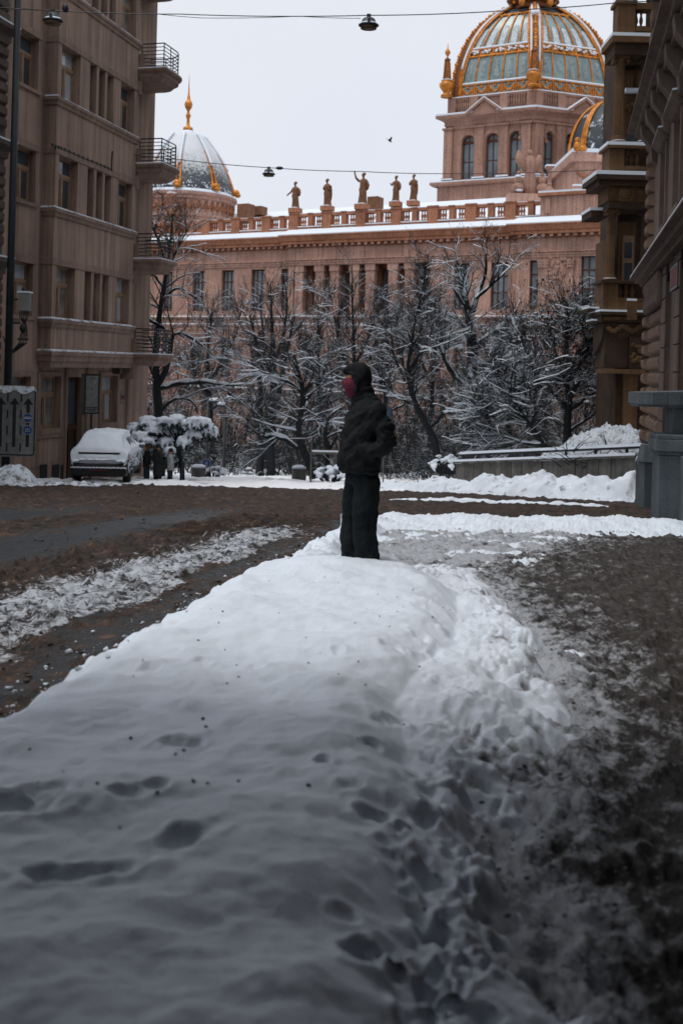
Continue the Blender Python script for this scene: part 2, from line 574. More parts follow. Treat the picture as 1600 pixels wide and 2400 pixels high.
M_TWIGB = bark_mat('bare_twigs', (0.030, 0.026, 0.024), 0.55, 0.62, 1.2)

def road_mat():
    """wet asphalt, brown slush and a strip of trodden snow; UV x = metres left of the snow bank, y = metres down the road"""
    m, n, l, p = new_mat('slushy_asphalt')
    uv = n.new('ShaderNodeUVMap').outputs['UV']
    sp = n.new('ShaderNodeSeparateXYZ'); l.new(uv, sp.inputs[0])
    co = objco(n)
    mp = n.new('ShaderNodeMapping'); mp.inputs['Scale'].default_value = (1.0, 0.35, 1.0); l.new(uv, mp.inputs['Vector'])
    low = node_noise(n, l, 1.1, 4, 0.6, mp.outputs['Vector'])
    wob = node_math(n, l, 'MULTIPLY', node_math(n, l, 'SUBTRACT', low, 0.5), 1.6)
    r = node_math(n, l, 'ADD', sp.outputs['X'], wob)
    rr = node_math(n, l, 'DIVIDE', r, -10.0)            # 0 at the bank, 1 ten metres left
    # how much slush lies in each wheel track band
    band = node_ramp(n, l, rr, [(0.0, (0.75,) * 3), (0.02, (0.35,) * 3), (0.045, (0.45,) * 3), (0.06, (0.62,) * 3), (0.17, (0.72,) * 3),
                                (0.24, (0.80,) * 3), (0.29, (0.40,) * 3), (0.335, (0.12,) * 3), (0.39, (0.22,) * 3), (0.44, (0.62,) * 3),
                                (0.52, (0.60,) * 3), (0.58, (0.22,) * 3), (0.66, (0.30,) * 3), (0.76, (0.55,) * 3), (0.9, (0.3,) * 3)])
    far = node_ramp(n, l, node_math(n, l, 'DIVIDE', sp.outputs['Y'], 40.0), [(0.44, (0,) * 3), (0.56, (1,) * 3)])
    band = node_mix(n, l, far, band, (0.74, 0.74, 0.74))
    mp2 = n.new('ShaderNodeMapping'); mp2.inputs['Scale'].default_value = (1.0, 0.22, 1.0); l.new(uv, mp2.inputs['Vector'])
    lng = node_noise(n, l, 5.5, 5, 0.65, mp2.outputs['Vector'])
    fine = node_math(n, l, 'ADD', node_math(n, l, 'MULTIPLY', node_noise(n, l, 7.0, 6, 0.72, co), 0.62), node_math(n, l, 'MULTIPLY', lng, 0.38))
    fine2 = node_noise(n, l, 26.0, 5, 0.7, co)
    tex = node_math(n, l, 'ADD', node_math(n, l, 'MULTIPLY', fine, 0.65), node_math(n, l, 'MULTIPLY', fine2, 0.35))
    k = node_math(n, l, 'ADD', node_math(n, l, 'MULTIPLY', node_math(n, l, 'SUBTRACT', tex, 0.5), 2.6), band)
    asph = node_ramp(n, l, fine2, [(0.3, (0.016, 0.019, 0.022)), (0.7, (0.038, 0.043, 0.048))])
    slush = node_ramp(n, l, fine, [(0.40, (0.007, 0.006, 0.005)), (0.49, (0.034, 0.020, 0.013)), (0.56, (0.085, 0.047, 0.029)), (0.66, (0.16, 0.10, 0.07))])
    c = node_mix(n, l, node_ramp(n, l, k, [(0.36, (0,) * 3), (0.56, (1,) * 3)]), asph, slush)
    mp3 = n.new('ShaderNodeMapping'); mp3.inputs['Scale'].default_value = (1.0, 0.5, 1.0); l.new(co, mp3.inputs['Vector'])
    clump = node_noise(n, l, 4.2, 6, 0.75, mp3.outputs['Vector'], 0.4)
    dk_ = node_mix(n, l, 1.0, node_ramp(n, l, clump, [(0.50, (0,) * 3), (0.60, (0.85,) * 3)]), node_ramp(n, l, band, [(0.3, (0.1,) * 3), (0.55, (1,) * 3)]), 'MULTIPLY')
    c = node_mix(n, l, dk_, c, (0.012, 0.009, 0.007))
    # trodden snow strip
    sb = node_ramp(n, l, rr, [(0.035, (0.0,) * 3), (0.07, (0.80,) * 3), (0.13, (0.86,) * 3), (0.185, (0.55,) * 3), (0.26, (0.0,) * 3)])
    nearf = node_ramp(n, l, node_math(n, l, 'DIVIDE', sp.outputs['Y'], 40.0), [(0.10, (0.80,) * 3), (0.2, (1,) * 3), (0.38, (1,) * 3), (0.47, (0,) * 3)])
    sb = node_mix(n, l, 1.0, sb, nearf, 'MULTIPLY')
    ks = node_math(n, l, 'ADD', node_math(n, l, 'MULTIPLY', node_math(n, l, 'SUBTRACT', tex, 0.56), 3.4), sb)
    c = node_mix(n, l, node_ramp(n, l, ks, [(0.46, (0,) * 3), (0.70, (0.92,) * 3)]), c, (0.62, 0.66, 0.71))
    c = node_mix(n, l, node_math(n, l, 'MULTIPLY', dk_, 0.75), c, (0.03, 0.024, 0.02))
    # crumbs of fresh snow over everything
    cr = node_noise(n, l, 16.0, 6, 0.8, co)
    c = node_mix(n, l, node_ramp(n, l, cr, [(0.70, (0,) * 3), (0.80, (0.6,) * 3)]), c, (0.6, 0.62, 0.66))
    l.new(c, p.inputs['Base Color'])
    l.new(node_ramp(n, l, k, [(0.3, (0.38,) * 3), (0.55, (0.8,) * 3)]), p.inputs['Roughness'])
    p.inputs['Specular IOR Level'].default_value = 0.35
    l.new(node_bump(n, l, node_math(n, l, 'MULTIPLY', tex, k), 0.9, 0.05), p.inputs['Normal'])
    return m
M_ROAD = road_mat()

def pavement_mat():
    """trodden slush; UV x = metres right of the bank's foot"""
    m, n, l, p = new_mat('trodden_slush')
    uv = n.new('ShaderNodeUVMap').outputs['UV']
    sp = n.new('ShaderNodeSeparateXYZ'); l.new(uv, sp.inputs[0])
    co = objco(n)
    mp = n.new('ShaderNodeMapping'); mp.inputs['Scale'].default_value = (1.0, 0.8, 1.0); l.new(co, mp.inputs['Vector'])
    big = node_noise(n, l, 1.3, 4, 0.6, mp.outputs['Vector'])
    fine = node_noise(n, l, 9.0, 6, 0.7, mp.outputs['Vector'])
    f2 = node_noise(n, l, 34.0, 5, 0.7, co)
    tex = node_math(n, l, 'ADD', node_math(n, l, 'MULTIPLY', fine, 0.7), node_math(n, l, 'MULTIPLY', f2, 0.3))
    d = node_math(n, l, 'ADD', sp.outputs['X'], node_math(n, l, 'MULTIPLY', node_math(n, l, 'SUBTRACT', big, 0.5), 1.2))
    sn = node_ramp(n, l, d, [(0.0, (0.92,) * 3), (0.25, (0.58,) * 3), (0.7, (0.34,) * 3), (1.0, (0.20,) * 3)])
    k = node_math(n, l, 'ADD', node_math(n, l, 'MULTIPLY', node_math(n, l, 'SUBTRACT', tex, 0.5), 2.8), sn)
    dark = node_ramp(n, l, fine, [(0.3, (0.008, 0.008, 0.008)), (0.5, (0.042, 0.034, 0.028)), (0.7, (0.098, 0.088, 0.080))])
    c = node_mix(n, l, node_ramp(n, l, k, [(0.45, (0,) * 3), (0.85, (0.85,) * 3)]), dark, (0.50, 0.52, 0.55))
    l.new(c, p.inputs['Base Color'])
    p.inputs['Roughness'].default_value = 0.62
    p.inputs['Specular IOR Level'].default_value = 0.3
    l.new(node_bump(n, l, tex, 1.0, 0.06), p.inputs['Normal'])
    return m
M_PAVE = pavement_mat()

def plaza_mat():
    m, n, l, p = new_mat('trampled_park_snow')
    co = objco(n)
    mp = n.new('ShaderNodeMapping'); mp.inputs['Scale'].default_value = (0.35, 1.0, 1.0); l.new(co, mp.inputs['Vector'])
    a = node_noise(n, l, 0.5, 5, 0.65, mp.outputs['Vector'])
    b = node_noise(n, l, 6.0, 5, 0.7, co)
    k = node_math(n, l, 'ADD', a, node_math(n, l, 'MULTIPLY', node_math(n, l, 'SUBTRACT', b, 0.5), 0.5))
    c = node_ramp(n, l, k, [(0.24, (0.22, 0.19, 0.175)), (0.33, (0.50, 0.49, 0.49)), (0.40, (0.86, 0.87, 0.90))])
    l.new(c, p.inputs['Base Color'])
    p.inputs['Roughness'].default_value = 0.7
    l.new(node_bump(n, l, b, 0.6, 0.05), p.inputs['Normal'])
    return m
M_PLAZA = plaza_mat()
M_PARK = simple('park_floor', (0.085, 0.078, 0.074), 0.95, 0.5, 0.4, 0.2, 4.0, 0.5, 0.05)
M_FROST2 = simple('thawing_snow', (0.58, 0.62, 0.64), 0.7, 0.2, 1.2, 0.2, 5.0, 0.3, 0.03)
M_FROST = simple('frosted_snow', (0.30, 0.36, 0.36), 0.7, 0.35, 1.2, 0.3, 5.0, 0.3, 0.03)

def patchy_dome():
    m, n, l, p = new_mat('dark_glass_with_snow_patches')
    co = objco(n)
    a = node_noise(n, l, 0.55, 6, 0.7, co, 0.6)
    c = node_ramp(n, l, a, [(0.54, (0.03, 0.04, 0.045)), (0.60, SNOW)])
    l.new(c, p.inputs['Base Color']); p.inputs['Roughness'].default_value = 0.4
    return m
M_PATCH = patchy_dome()

def bank_mat():
    """settled snow; UV x = how trodden, y = how dirty the hollow is"""
    m, n, l, p = new_mat('bank_snow')
    co = objco(n)
    uv = n.new('ShaderNodeUVMap').outputs['UV']
    sp = n.new('ShaderNodeSeparateXYZ'); l.new(uv, sp.inputs[0])
    a = node_noise(n, l, 2.0, 4, 0.6, co)
    c = node_ramp(n, l, a, [(0.3, tuple(x * 0.94 for x in SNOW)), (0.7, SNOW)])
    gr = node_noise(n, l, 18.0, 5, 0.7, co)
    c = node_mix(n, l, node_math(n, l, 'MULTIPLY', sp.outputs['X'], node_ramp(n, l, gr, [(0.45, (0,) * 3), (0.75, (0.55,) * 3)])), c, (0.34, 0.34, 0.35))
    d = node_noise(n, l, 11.0, 6, 0.75, co)
    k = node_math(n, l, 'ADD', sp.outputs['Y'], node_math(n, l, 'MULTIPLY', node_math(n, l, 'SUBTRACT', d, 0.5), 1.5))
    c = node_mix(n, l, node_ramp(n, l, k, [(0.62, (0,) * 3), (0.95, (0.85,) * 3)]), c, (0.075, 0.062, 0.052))
    l.new(c, p.inputs['Base Color'])
    p.inputs['Roughness'].default_value = 0.65
    p.inputs['Specular IOR Level'].default_value = 0.25
    b1 = node_math(n, l, 'ADD', node_noise(n, l, 26.0, 5, 0.7, co), node_math(n, l, 'MULTIPLY', node_noise(n, l, 140.0, 3, 0.7, co), 0.35))
    l.new(node_bump(n, l, b1, 0.45, 0.012), p.inputs['Normal'])
    return m
# ------------------------------------------------------------------ terrain: a street falling away from the camera
def zp(Y):
    return np.interp(Y, [-60, 3, 6, 31, 60, 95, 300, 900], [0, 0, -0.18, -2.24, -5.1, -7.6, -9.0, -9.0])
def zpf(Y): return float(zp(np.array([Y]))[0])
def xl(Y): return np.interp(Y, [1, 2.5, 4.4, 6.5, 8.9, 12, 15.5, 19, 22, 31], [-2.25, -1.98, -1.62, -1.33, -0.97, -0.45, 0.10, 0.9, 1.6, 3.6])
def xc(Y): return np.interp(Y, [1, 2.7, 3.5, 4.6, 6.2, 7.5, 8.6, 9.6, 12], [0.10, 0.16, 0.20, 0.22, 0.66, 0.85, 0.72, 0.35, 0.2])
def xr(Y): return np.interp(Y, [1, 2.7, 3.4, 4.6, 6.2, 7.5, 9, 10.5, 12, 14.5, 19], [0.50, 0.52, 0.62, 0.98, 1.30, 1.32, 1.25, 1.3, 1.7, 3.2, 4.8])
def xwall(Y): return 2.25 + 0.226 * Y

def sheet(y0, y1, ratio_rows, cols, fl, fr):
    Yr = y0 * (y1 / y0) ** (np.arange(ratio_rows) / (ratio_rows - 1))
    t = np.linspace(0, 1, cols)
    Y = np.repeat(Yr[:, None], cols, 1)
    X = fl(Yr)[:, None] * (1 - t) + fr(Yr)[:, None] * t
    return X, Y

# base ground out to the horizon
gx = np.concatenate([np.linspace(-700, -60, 9), np.linspace(-50, 50, 21), np.linspace(60, 700, 9)])
gy = np.concatenate([np.linspace(-60, 3, 6), np.linspace(6, 100, 30), np.linspace(130, 900, 9)])
X, Y = np.meshgrid(gx, gy)
struct(grid_mesh('ground', np.stack([X, Y, zp(Y) - 0.12], 2), M_PARK))

# carriageway: the street and the side road turning off to the right
X, Y = sheet(2.2, 31.6, 350, 300, lambda y: -0.40 * y - 2.5,
             lambda y: np.interp(y, [2, 14.5, 19, 32], [-1.0, 0.6, 14, 17]) * 1.0 + np.interp(y, [2, 14.5, 15], [0, 0.0, 0.0]))
r = X - xl(Y)
clod = np.maximum(0, fbm(X * 5.5, Y * 3.6, 4, 11, 0.62) - 0.02)
lump = fbm(X * 2.2, Y * 1.0, 4, 3) * 0.06 + clod * 0.16 + np.abs(fbm(X * 13, Y * 8, 3, 13)) * 0.03
bandh = np.interp(-r, [0, 0.3, 0.9, 1.8, 2.6, 3.3, 4.0, 5, 6, 7.5, 12], [0.5, 0.25, 0.9, 1.0, 1.0, 0.15, 0.3, 0.9, 0.2, 0.8, 0.5])
bandh = np.where(Y > 19, 0.9, bandh)
Z = zp(Y) + 0.012 + lump * bandh
road = struct(grid_mesh('road', np.stack([X, Y, Z], 2), M_ROAD, uv=np.stack([np.minimum(r, 0.0), Y], 2)))

# footway on the right
X, Y = sheet(1.0, 18.4, 300, 250, lambda y: np.minimum(xc(y), xr(y)) - 0.15 + 0 * y, lambda y: xwall(y) + 0.2)
tram = fbm(X * 4, Y * 3.4, 5, 23, 0.62) * 0.075 + np.abs(fbm(X * 8, Y * 6.5, 4, 31, 0.6)) * 0.06 - 0.02
Z = zp(Y) + 0.115 + tram
near = (X - xr(Y)) / np.maximum(0.4, xwall(Y) - xr(Y)) 
dd = np.where(Y < 10, (X - xr(Y)) * 0.9, (X - xr(Y)) * 0.55 + 0.10 * 0)
pave = struct(grid_mesh('pavement', np.stack([X, Y, Z], 2), M_PAVE, uv=np.stack([np.clip(dd, 0, 3), Y], 2)))

# the snow bank thrown up between road and footway, with the windrow across its far end
def pits(X, Y, P):
    d = np.zeros_like(X)
    for px, py, w, ln, dep, ang in P:
        # photo pixel on the bank surface -> plan position
        v = (PY - py) * CT + (px - PX) * ST
        yy = 4.0
        for _ in range(30):
            yy = (EYE - (zpf(yy) + 0.30)) * F / max(1.0, -v)
        xx = ((px - PX) * CT - (PY - py) * ST) * yy / F
        w, ln, dep = w * 0.78, ln * 0.78, dep * 0.46
        m = max(w, ln) * 3
        r0, r1 = np.searchsorted(Y[:, 0], [yy - m, yy + m])
        if r1 <= r0: continue
        Xs, Ys = X[r0:r1], Y[r0:r1]
        c, s = math.cos(ang), math.sin(ang)
        wob = 1 + 0.7 * fbm(Xs * 13 + px, Ys * 13, 2, 7)
        a = ((Xs - xx) * c + (Ys - yy) * s) / ln * wob
        b = (-(Xs - xx) * s + (Ys - yy) * c) / w * wob
        q = a * a + b * b
        d[r0:r1] += -dep * np.exp(-q * q * 1.3) + dep * 0.30 * np.exp(-((np.sqrt(q) - 1.45) / 0.35) ** 2)
    return d
PRINTS = [(40, 1925, 0.07, 0.14, 0.075, 0), (110, 1895, 0.05, 0.08, 0.05, 0), (300, 1900, 0.035, 0.07, 0.045, 0.2), (370, 1888, 0.04, 0.05, 0.05, 0),
          (425, 1757, 0.045, 0.09, 0.05, 0), (430, 2000, 0.06, 0.085, 0.07, 0.5), (140, 2075, 0.04, 0.13, 0.055, 0), (260, 2068, 0.04, 0.10, 0.05, 0),
          (758, 1797, 0.04, 0.04, 0.06, 0), (792, 1541, 0.06, 0.035, 0.06, 0), (690, 1695, 0.05, 0.03, 0.035, 0), (352, 1585, 0.06, 0.05, 0.04, 0),
          (475, 1562, 0.05, 0.05, 0.04, 0), (600, 1570, 0.06, 0.05, 0.03, 0), (640, 1600, 0.05, 0.07, 0.03, 0), (880, 1890, 0.05, 0.07, 0.07, 0),
          (930, 1905, 0.03, 0.03, 0.06, 0), (990, 1870, 0.05, 0.05, 0.06, 0), (1080, 1795, 0.05, 0.07, 0.06, 0.3), (1010, 1980, 0.05, 0.08, 0.06, -0.3),
          (850, 2215, 0.06, 0.05, 0.07, 0), (1015, 2105, 0.05, 0.06, 0.07, 0), (1180, 1795, 0.04, 0.05, 0.05, 0), (985, 1480, 0.08, 0.06, 0.07, 0),
          (1020, 1500, 0.07, 0.05, 0.07, 0), (1060, 1458, 0.07, 0.06, 0.07, 0), (985, 1520, 0.07, 0.06, 0.07, 0), (1035, 1560, 0.06, 0.05, 0.07, 0),
          (915, 1525, 0.06, 0.07, 0.06, 0), (935, 1650, 0.05, 0.035, 0.06, 0), (870, 1740, 0.04, 0.04, 0.06, 0), (1125, 1605, 0.05, 0.05, 0.05, 0),
          (1160, 1640, 0.05, 0.05, 0.05, 0), (1095, 1715, 0.05, 0.05, 0.05, 0), (1230, 1560, 0.05, 0.06, 0.05, 0), (905, 1450, 0.06, 0.08, 0.03, 0),
          (720, 1480, 0.06, 0.08, 0.025, 0), (1250, 1885, 0.04, 0.05, 0.05, 0), (1150, 2010, 0.04, 0.05, 0.05, 0), (1000, 2260, 0.05, 0.06, 0.06, 0),
          (1130, 2280, 0.04, 0.07, 0.06, 0), (1060, 1620, 0.05, 0.05, 0.05, 0.4), (890, 1670, 0.05, 0.04, 0.05, 0), (820, 1850, 0.03, 0.05, 0.04, 0)]
rng = np.random.default_rng(5)
for i in range(260):
    t = rng.random()
    py_ = 1400 + 950 * t ** 0.8
    px_ = np.interp(py_, [1400, 1600, 1900, 2350], [1150, 1130, 1080, 1010]) + rng.normal() * 95
    PRINTS.append((px_, py_, 0.018 + 0.03 * rng.random(), 0.018 + 0.035 * rng.random(), 0.015 + 0.035 * rng.random(), rng.random() * 3))
X, Y = sheet(1.5, 20.6, 490, 390, lambda y: xl(y) - 0.75, lambda y: np.minimum(np.maximum(xr(y) + 0.55, np.interp(y, [9, 13], [0, 9])), xwall(y) + 0.1))
wig = fbm(X * 0.9, Y * 0.7, 3, 41) * 0.22 + fbm(X * 5, Y * 4, 3, 47) * 0.09
xlw = xl(Y) + wig * np.interp(Y, [2, 9, 12], [0.9, 1.0, 1.6])
A = smooth((X - xlw) / 0.55) * (1 - smooth((X - xc(Y) + 0.25 - wig * 0.6) / 0.95)) * 0.335 * (1 - smooth((Y - 9.0 - wig) / 1.5))
trw = xr(Y) + fbm(X * 2.3, Y * 2, 3, 53) * 0.55
B = 0.245 * (1 - smooth((X - trw + 0.30) / 0.70)) * smooth((X - xlw) / 0.35) * (1 - smooth((Y - 9.6) / 1.6))
Cst = 0.26 * np.exp(-((X - xlw - 0.38) / 0.33) ** 2) * smooth((Y - 8.6) / 1.5) * (1 - smooth((Y - 16.0) / 1.5))
ridge_c = 17.0 + fbm(X * 0.5, Y * 0 + 3, 2, 61) * 1.0
D = (0.262 + fbm(X * 1.1, Y * 0.9, 3, 67) * 0.12) * np.exp(-((Y - ridge_c) / np.where(Y < ridge_c, 2.1, 1.2)) ** 2) * smooth((X - xlw) / 0.5)
E = (0.115 + 0.12 * fbm(X * 1.4, Y * 1.2, 4, 71)) * smooth((Y - 8.5) / 1.0) * (1 - smooth((X - np.interp(Y, [9, 12, 15], [1.6, 2.3, 3.4])) / 1.2)) * smooth((X - xlw) / 0.3) * (1 - smooth((Y - 16) / 2))
h = np.maximum.reduce([A + B * 0.05, B, Cst, D, E])
full = np.clip(h / 0.2, 0, 1)
und = fbm(X * 1.3, Y * 1.8, 3, 73) * 0.065 + fbm(X * 2.6, Y * 4.4, 4, 79) * 0.026 + fbm(X * 6, Y * 7, 3, 83) * 0.012 + fbm(X * 14, Y * 20, 3, 85) * 0.007
chop = smooth((X - xc(Y)) / 0.4) * (1 - smooth((Y - 12) / 2))
pit = np.clip(np.abs(fbm(X * 5.5, Y * 4.6, 3, 97)) * 2.6 + fbm(X * 2, Y * 1.6, 2, 99) * 1.2, 0, 1)
rough = (fbm(X * 4, Y * 3.4, 4, 89, 0.5) * 0.050 - (1 - smooth(pit / 0.40)) * 0.030 + fbm(X * 16, Y * 13, 3, 87) * 0.012) * chop
edge = (1 - smooth((X - xlw - 0.05) / 0.5)) * smooth((X - xlw + 0.3) / 0.3)
crumb = np.maximum(0, fbm(X * 11, Y * 9, 3, 101)) * 0.10 * np.clip(edge + smooth((Y - 9) / 2) * 0.6, 0, 1)
mound = 0.10 * np.exp(-((X - 0.12) / 0.62) ** 2 - ((Y - 8.15) / 0.75) ** 2)
Z = zp(Y) - 0.07 + mound + h * 1.17 + (und + rough) * full + crumb + pits(X, Y, PRINTS) * full
low = np.clip(-pits(X, Y, PRINTS) / 0.04, 0, 1)
bank = struct(grid_mesh('snow_bank', np.stack([X, Y, Z], 2), bank_mat(), uv=np.stack([np.clip(chop + 0.25 * low, 0, 1), np.clip((1 - smooth(pit / 0.55)) * 0.8 * chop + low * 0.25 + smooth((X - trw + 0.1) / 0.5) * 0.9 * (Y < 11), 0, 1)], 2)))
bank['label'] = 'long trodden snow bank between the slushy road and the footway'
bank_pts = (X, Y, Z)
def bank_z(x, y):
    Xb, Yb, Zb = bank_pts
    i = int(np.argmin(np.abs(Yb[:, 0] - y)))
    return float(np.interp(x, Xb[i], Zb[i]))

# park snow beyond the side road
X, Y = sheet(31.0, 70.0, 130, 220, lambda y: -0.45 * y - 4, lambda y: 0.45 * y + 4)
Z = zp(Y) + 0.05 + fbm(X * 0.6, Y * 0.6, 4, 103) * 0.22 + np.maximum(0, fbm(X * 3, Y * 3, 3, 107)) * 0.16 - 0.35 * np.exp(-((Y - 31.0) / 0.35) ** 2)
plaza = struct(grid_mesh('park_ground', np.stack([X, Y, Z], 2), M_PLAZA))

def ridge(name, path, w, hh, mat, seed, rough_=0.12, cols=46, rows=150, label=None, kind='stuff', base=-0.15, steep=0.0):
    """ploughed windrow of snow along a plan polyline"""
    path = np.array(path, float)
    s = np.concatenate([[0], np.cumsum(np.hypot(*(np.diff(path[:, :2], axis=0).T)))])
    t = np.linspace(0, s[-1], rows)
    cx, cy = np.interp(t, s, path[:, 0]), np.interp(t, s, path[:, 1])
    hk = np.interp(t, s, path[:, 2])
    tx, ty = np.gradient(cx), np.gradient(cy)
    L = np.hypot(tx, ty); tx, ty = tx / L, ty / L
    q = np.linspace(-1, 1, cols)
    X = cx[:, None] + ty[:, None] * q * w
    Y = cy[:, None] - tx[:, None] * q * w
    prof = np.clip(1 - np.abs(q) ** 2.2, 0, 1) ** 0.8
    endf = np.minimum(1, np.minimum(t, s[-1] - t) / 0.6)[:, None]
    Z = zp(Y) + base + hh * hk[:, None] * prof * endf * (1 + fbm(X * 1.1, Y * 1.1, 3, seed) * 0.7) + fbm(X * 4, Y * 4, 4, seed + 5) * rough_ * prof * endf
    o = grid_mesh(name, np.stack([X, Y, Z], 2), mat)
    if kind: o['kind'] = kind
    if label: o['label'] = label
    return o

a, b = unp(0, 1120, 29.5), unp(345, 1128, 30.6)
ridge('roadside_snow', [(a.x - 3, 28.6, 1.2), (a.x + 0.3, 29.2, 1.0), (-7.4, 29.8, 0.8), (b.x, 30.5, 0.35)], 0.85, 0.27, M_SNOWDIRT, 201, 0.15,
      label='low dirty windrow of ploughed snow in front of the parked car')
hp = unp(45, 1110, 28.6)
ridge('snow_heap', [(hp.x - 1.3, 28.9, 0.7), (hp.x - 0.1, 28.8, 1.0), (hp.x + 0.95, 28.9, 0.4)], 0.85, 0.62, M_SNOWDIRT, 211, 0.10,
      label='rounded snow heap at the foot of the lane sign')
# windrow across the junction on the right: two shelves of snow with a dirty face
p0, p1, p2, p3 = unp(870, 1130, 33.0), unp(1060, 1110, 31.9), unp(1280, 1100, 30.2), unp(1490, 1096, 28.6)
ridge('snow_windrow', [(p0.x - 0.5, 33.1, 0.40), (p1.x, 32.0, 0.75), (p2.x, 30.4, 1.05), (p3.x + 0.6, 28.6, 1.15)], 0.95, 0.74, snow_mat('windrow_snow', 20, 0.6, 0.03, 0.03, 3.0), 221, 0.14, rows=240,
      label='high snow windrow below the concrete parapet')
q0, q1, q2 = unp(1095, 1145, 30.2), unp(1300, 1140, 28.8), unp(1490, 1140, 27.3)
ridge('snow_windrow', [(q0.x, 31.1, 0.3), (q1.x, 29.6, 0.8), (q2.x + 0.3, 28.0, 0.9)], 0.55, 0.30, snow_mat('windrow_low_snow', 20, 0.7, 0.03, 0.05, 3.0), 231, 0.16, rows=200,
      label='low ragged snow windrow along the far edge of the side road')
# thin refrozen stripe along the middle of the side road
s0, s1 = unp(905, 1170, 26.2), unp(1400, 1168, 25.4)
ridge('snow_stripe', [(s0.x, 26.2, 0.8), ((s0.x + s1.x) / 2, 25.8, 1.0), (s1.x + 0.4, 25.3, 1.0)], 0.16, 0.10, M_SNOWFINE, 241, 0.08, rows=220, cols=14,
      base=0.0, label='thin stripe of snow lying along the brown side road')

# loose slush clods and snow crumbs
def icolike(n, rng):
    t = (1 + 5 ** 0.5) / 2
    v = np.array([(-1, t, 0), (1, t, 0), (-1, -t, 0), (1, -t, 0), (0, -1, t), (0, 1, t), (0, -1, -t), (0, 1, -t), (t, 0, -1), (t, 0, 1), (-t, 0, -1), (-t, 0, 1)], float)
    v /= np.linalg.norm(v[0])
    f = np.array([(0, 11, 5), (0, 5, 1), (0, 1, 7), (0, 7, 10), (0, 10, 11), (1, 5, 9), (5, 11, 4), (11, 10, 2), (10, 7, 6), (7, 1, 8), (3, 9, 4), (3, 4, 2), (3, 2, 6), (3, 6, 8), (3, 8, 9), (4, 9, 5), (2, 4, 11), (6, 2, 10), (8, 6, 7), (9, 8, 1)])
    return v[None] * (0.4 + 1.0 * rng.random((n, 12, 1))), f
def scatter(name, P, S, mat, seed, flat=0.6, label=None, cat=None):
    rng = np.random.default_rng(seed)
    n = len(P)
    v, f = icolike(n, rng)
    v = v * S[:, None, None] * np.array([1, 1, flat])
    v = v + P[:, None, :]
    Fq = (f[None] + (np.arange(n) * 12)[:, None, None]).reshape(-1, 3)
    o = tri_mesh(name, v.reshape(-1, 3), Fq, mat, smooth_=True)
    o['kind'] = 'stuff'
    if label: o['label'] = label
    return o
rng = np.random.default_rng(77)
n = 3600
Yc = 3.2 * (28 / 3.2) ** rng.random(n)
rr_ = -np.abs(rng.normal(0, 1, n)) * 2.4 - 0.05
Xc = xl(Yc) + rr_
far = Yc > 19.5
Xc = np.where(far & (rng.random(n) < 0.7), rng.uniform(-6, 9, n), Xc)
keep = fbm(Xc * 1.2, Yc * 0.8, 3, 5) > -0.10
Xc, Yc = Xc[keep], Yc[keep]
S = 0.004 + 0.015 * rng.random(len(Xc)) ** 3.5 * (1 + Yc * 0.06)
scatter('slush_clods', np.stack([Xc, Yc, zp(Yc) + 0.022 + S * 0.3], 1), S, simple('slush_brown', (0.050, 0.030, 0.020), 0.6, 0.5, 6, 0.2, 40, 0.4, 0.01), 3, 0.42,
        label='clods of brown slush strewn over the road')
n = 900
Yc = 4.0 * (16 / 4.0) ** rng.random(n)
Xc = xl(Yc) - 0.02 + rng.normal(0, 0.16, n)
S = 0.004 + 0.022 * rng.random(n) ** 4
scatter('snow_crumbs', np.stack([Xc, Yc, np.maximum(zp(Yc) + 0.02, [bank_z(x, y) for x, y in zip(Xc, Yc)]) + S * 0.2], 1), S, M_SNOWDIRT, 9, 0.7, label='crumbs of snow along the foot of the snow bank')
# specks of grit and twig bits lying on the bank
n = 60
Yc = 2.6 * (9 / 2.6) ** rng.random(n)
Xc = xl(Yc) + 0.5 + rng.random(n) * (xc(Yc) - xl(Yc) - 0.4)
Zc = np.array([bank_z(x, y) for x, y in zip(Xc, Yc)])
scatter('grit', np.stack([Xc, Yc, Zc + 0.003], 1), 0.004 + 0.006 * rng.random(n) ** 2, M_RUBBER, 19, 0.7, label='specks of grit on the snow bank')

n = 2600
Yc = 1.8 * (18 / 1.8) ** rng.random(n)
Xc = xr(Yc) - 0.25 + (xwall(Yc) - xr(Yc)) * rng.random(n) ** 1.3
keep = fbm(Xc * 1.5, Yc * 1.2, 3, 15) > -0.12
Xc, Yc = Xc[keep], Yc[keep]
S = 0.003 + 0.011 * rng.random(len(Xc)) ** 4
scatter('trodden_clods', np.stack([Xc, Yc, zp(Yc) + 0.13 + S * 0.2], 1), S, simple('slush_grey', (0.10, 0.095, 0.092), 0.7, 0.6, 5, 0.3, 30, 0.4, 0.01), 23, 0.45,
        label='trodden grey clods of slush on the footway')
# ------------------------------------------------------------------ plastered apartment house on the left
LF = Frame(-8.36, 39.7, math.atan2(0.971, 0.2385), zpf(38) - 0.3)
LB = LF.root('apartment_house', 'brown plastered apartment house with a bay and corner balconies behind the parked car', 'building')
def lx(px, py=500, y=0.0): return LF.x(px, py, y)
BAY = 0.45                                    # the bay stands this far in front of the wall
bx1 = lx(311, 700)                            # far end of the bay
bx0 = lx(122, 700)                            # near end of the bay
lo = bx0 - 12.0                               # the house goes on towards the camera
zt = 18.5 - LF.zb
Zs = [LF.z(311, p) for p in (319, 550, 767)]  # sill ledges
Zl = [LF.z(311, p) for p in (204, 432, 651)]  # lintel bands
st = (Zs[0] - Zs[2]) / 2
Zs = [Zs[2] + st * k for k in range(5)]
hl = sum(Zl[i] - (Zs[2 - i]) for i in range(3)) / 3
Zl = [z + hl for z in Zs]
zb0 = LF.z(311, 838)                          # underside of the bay
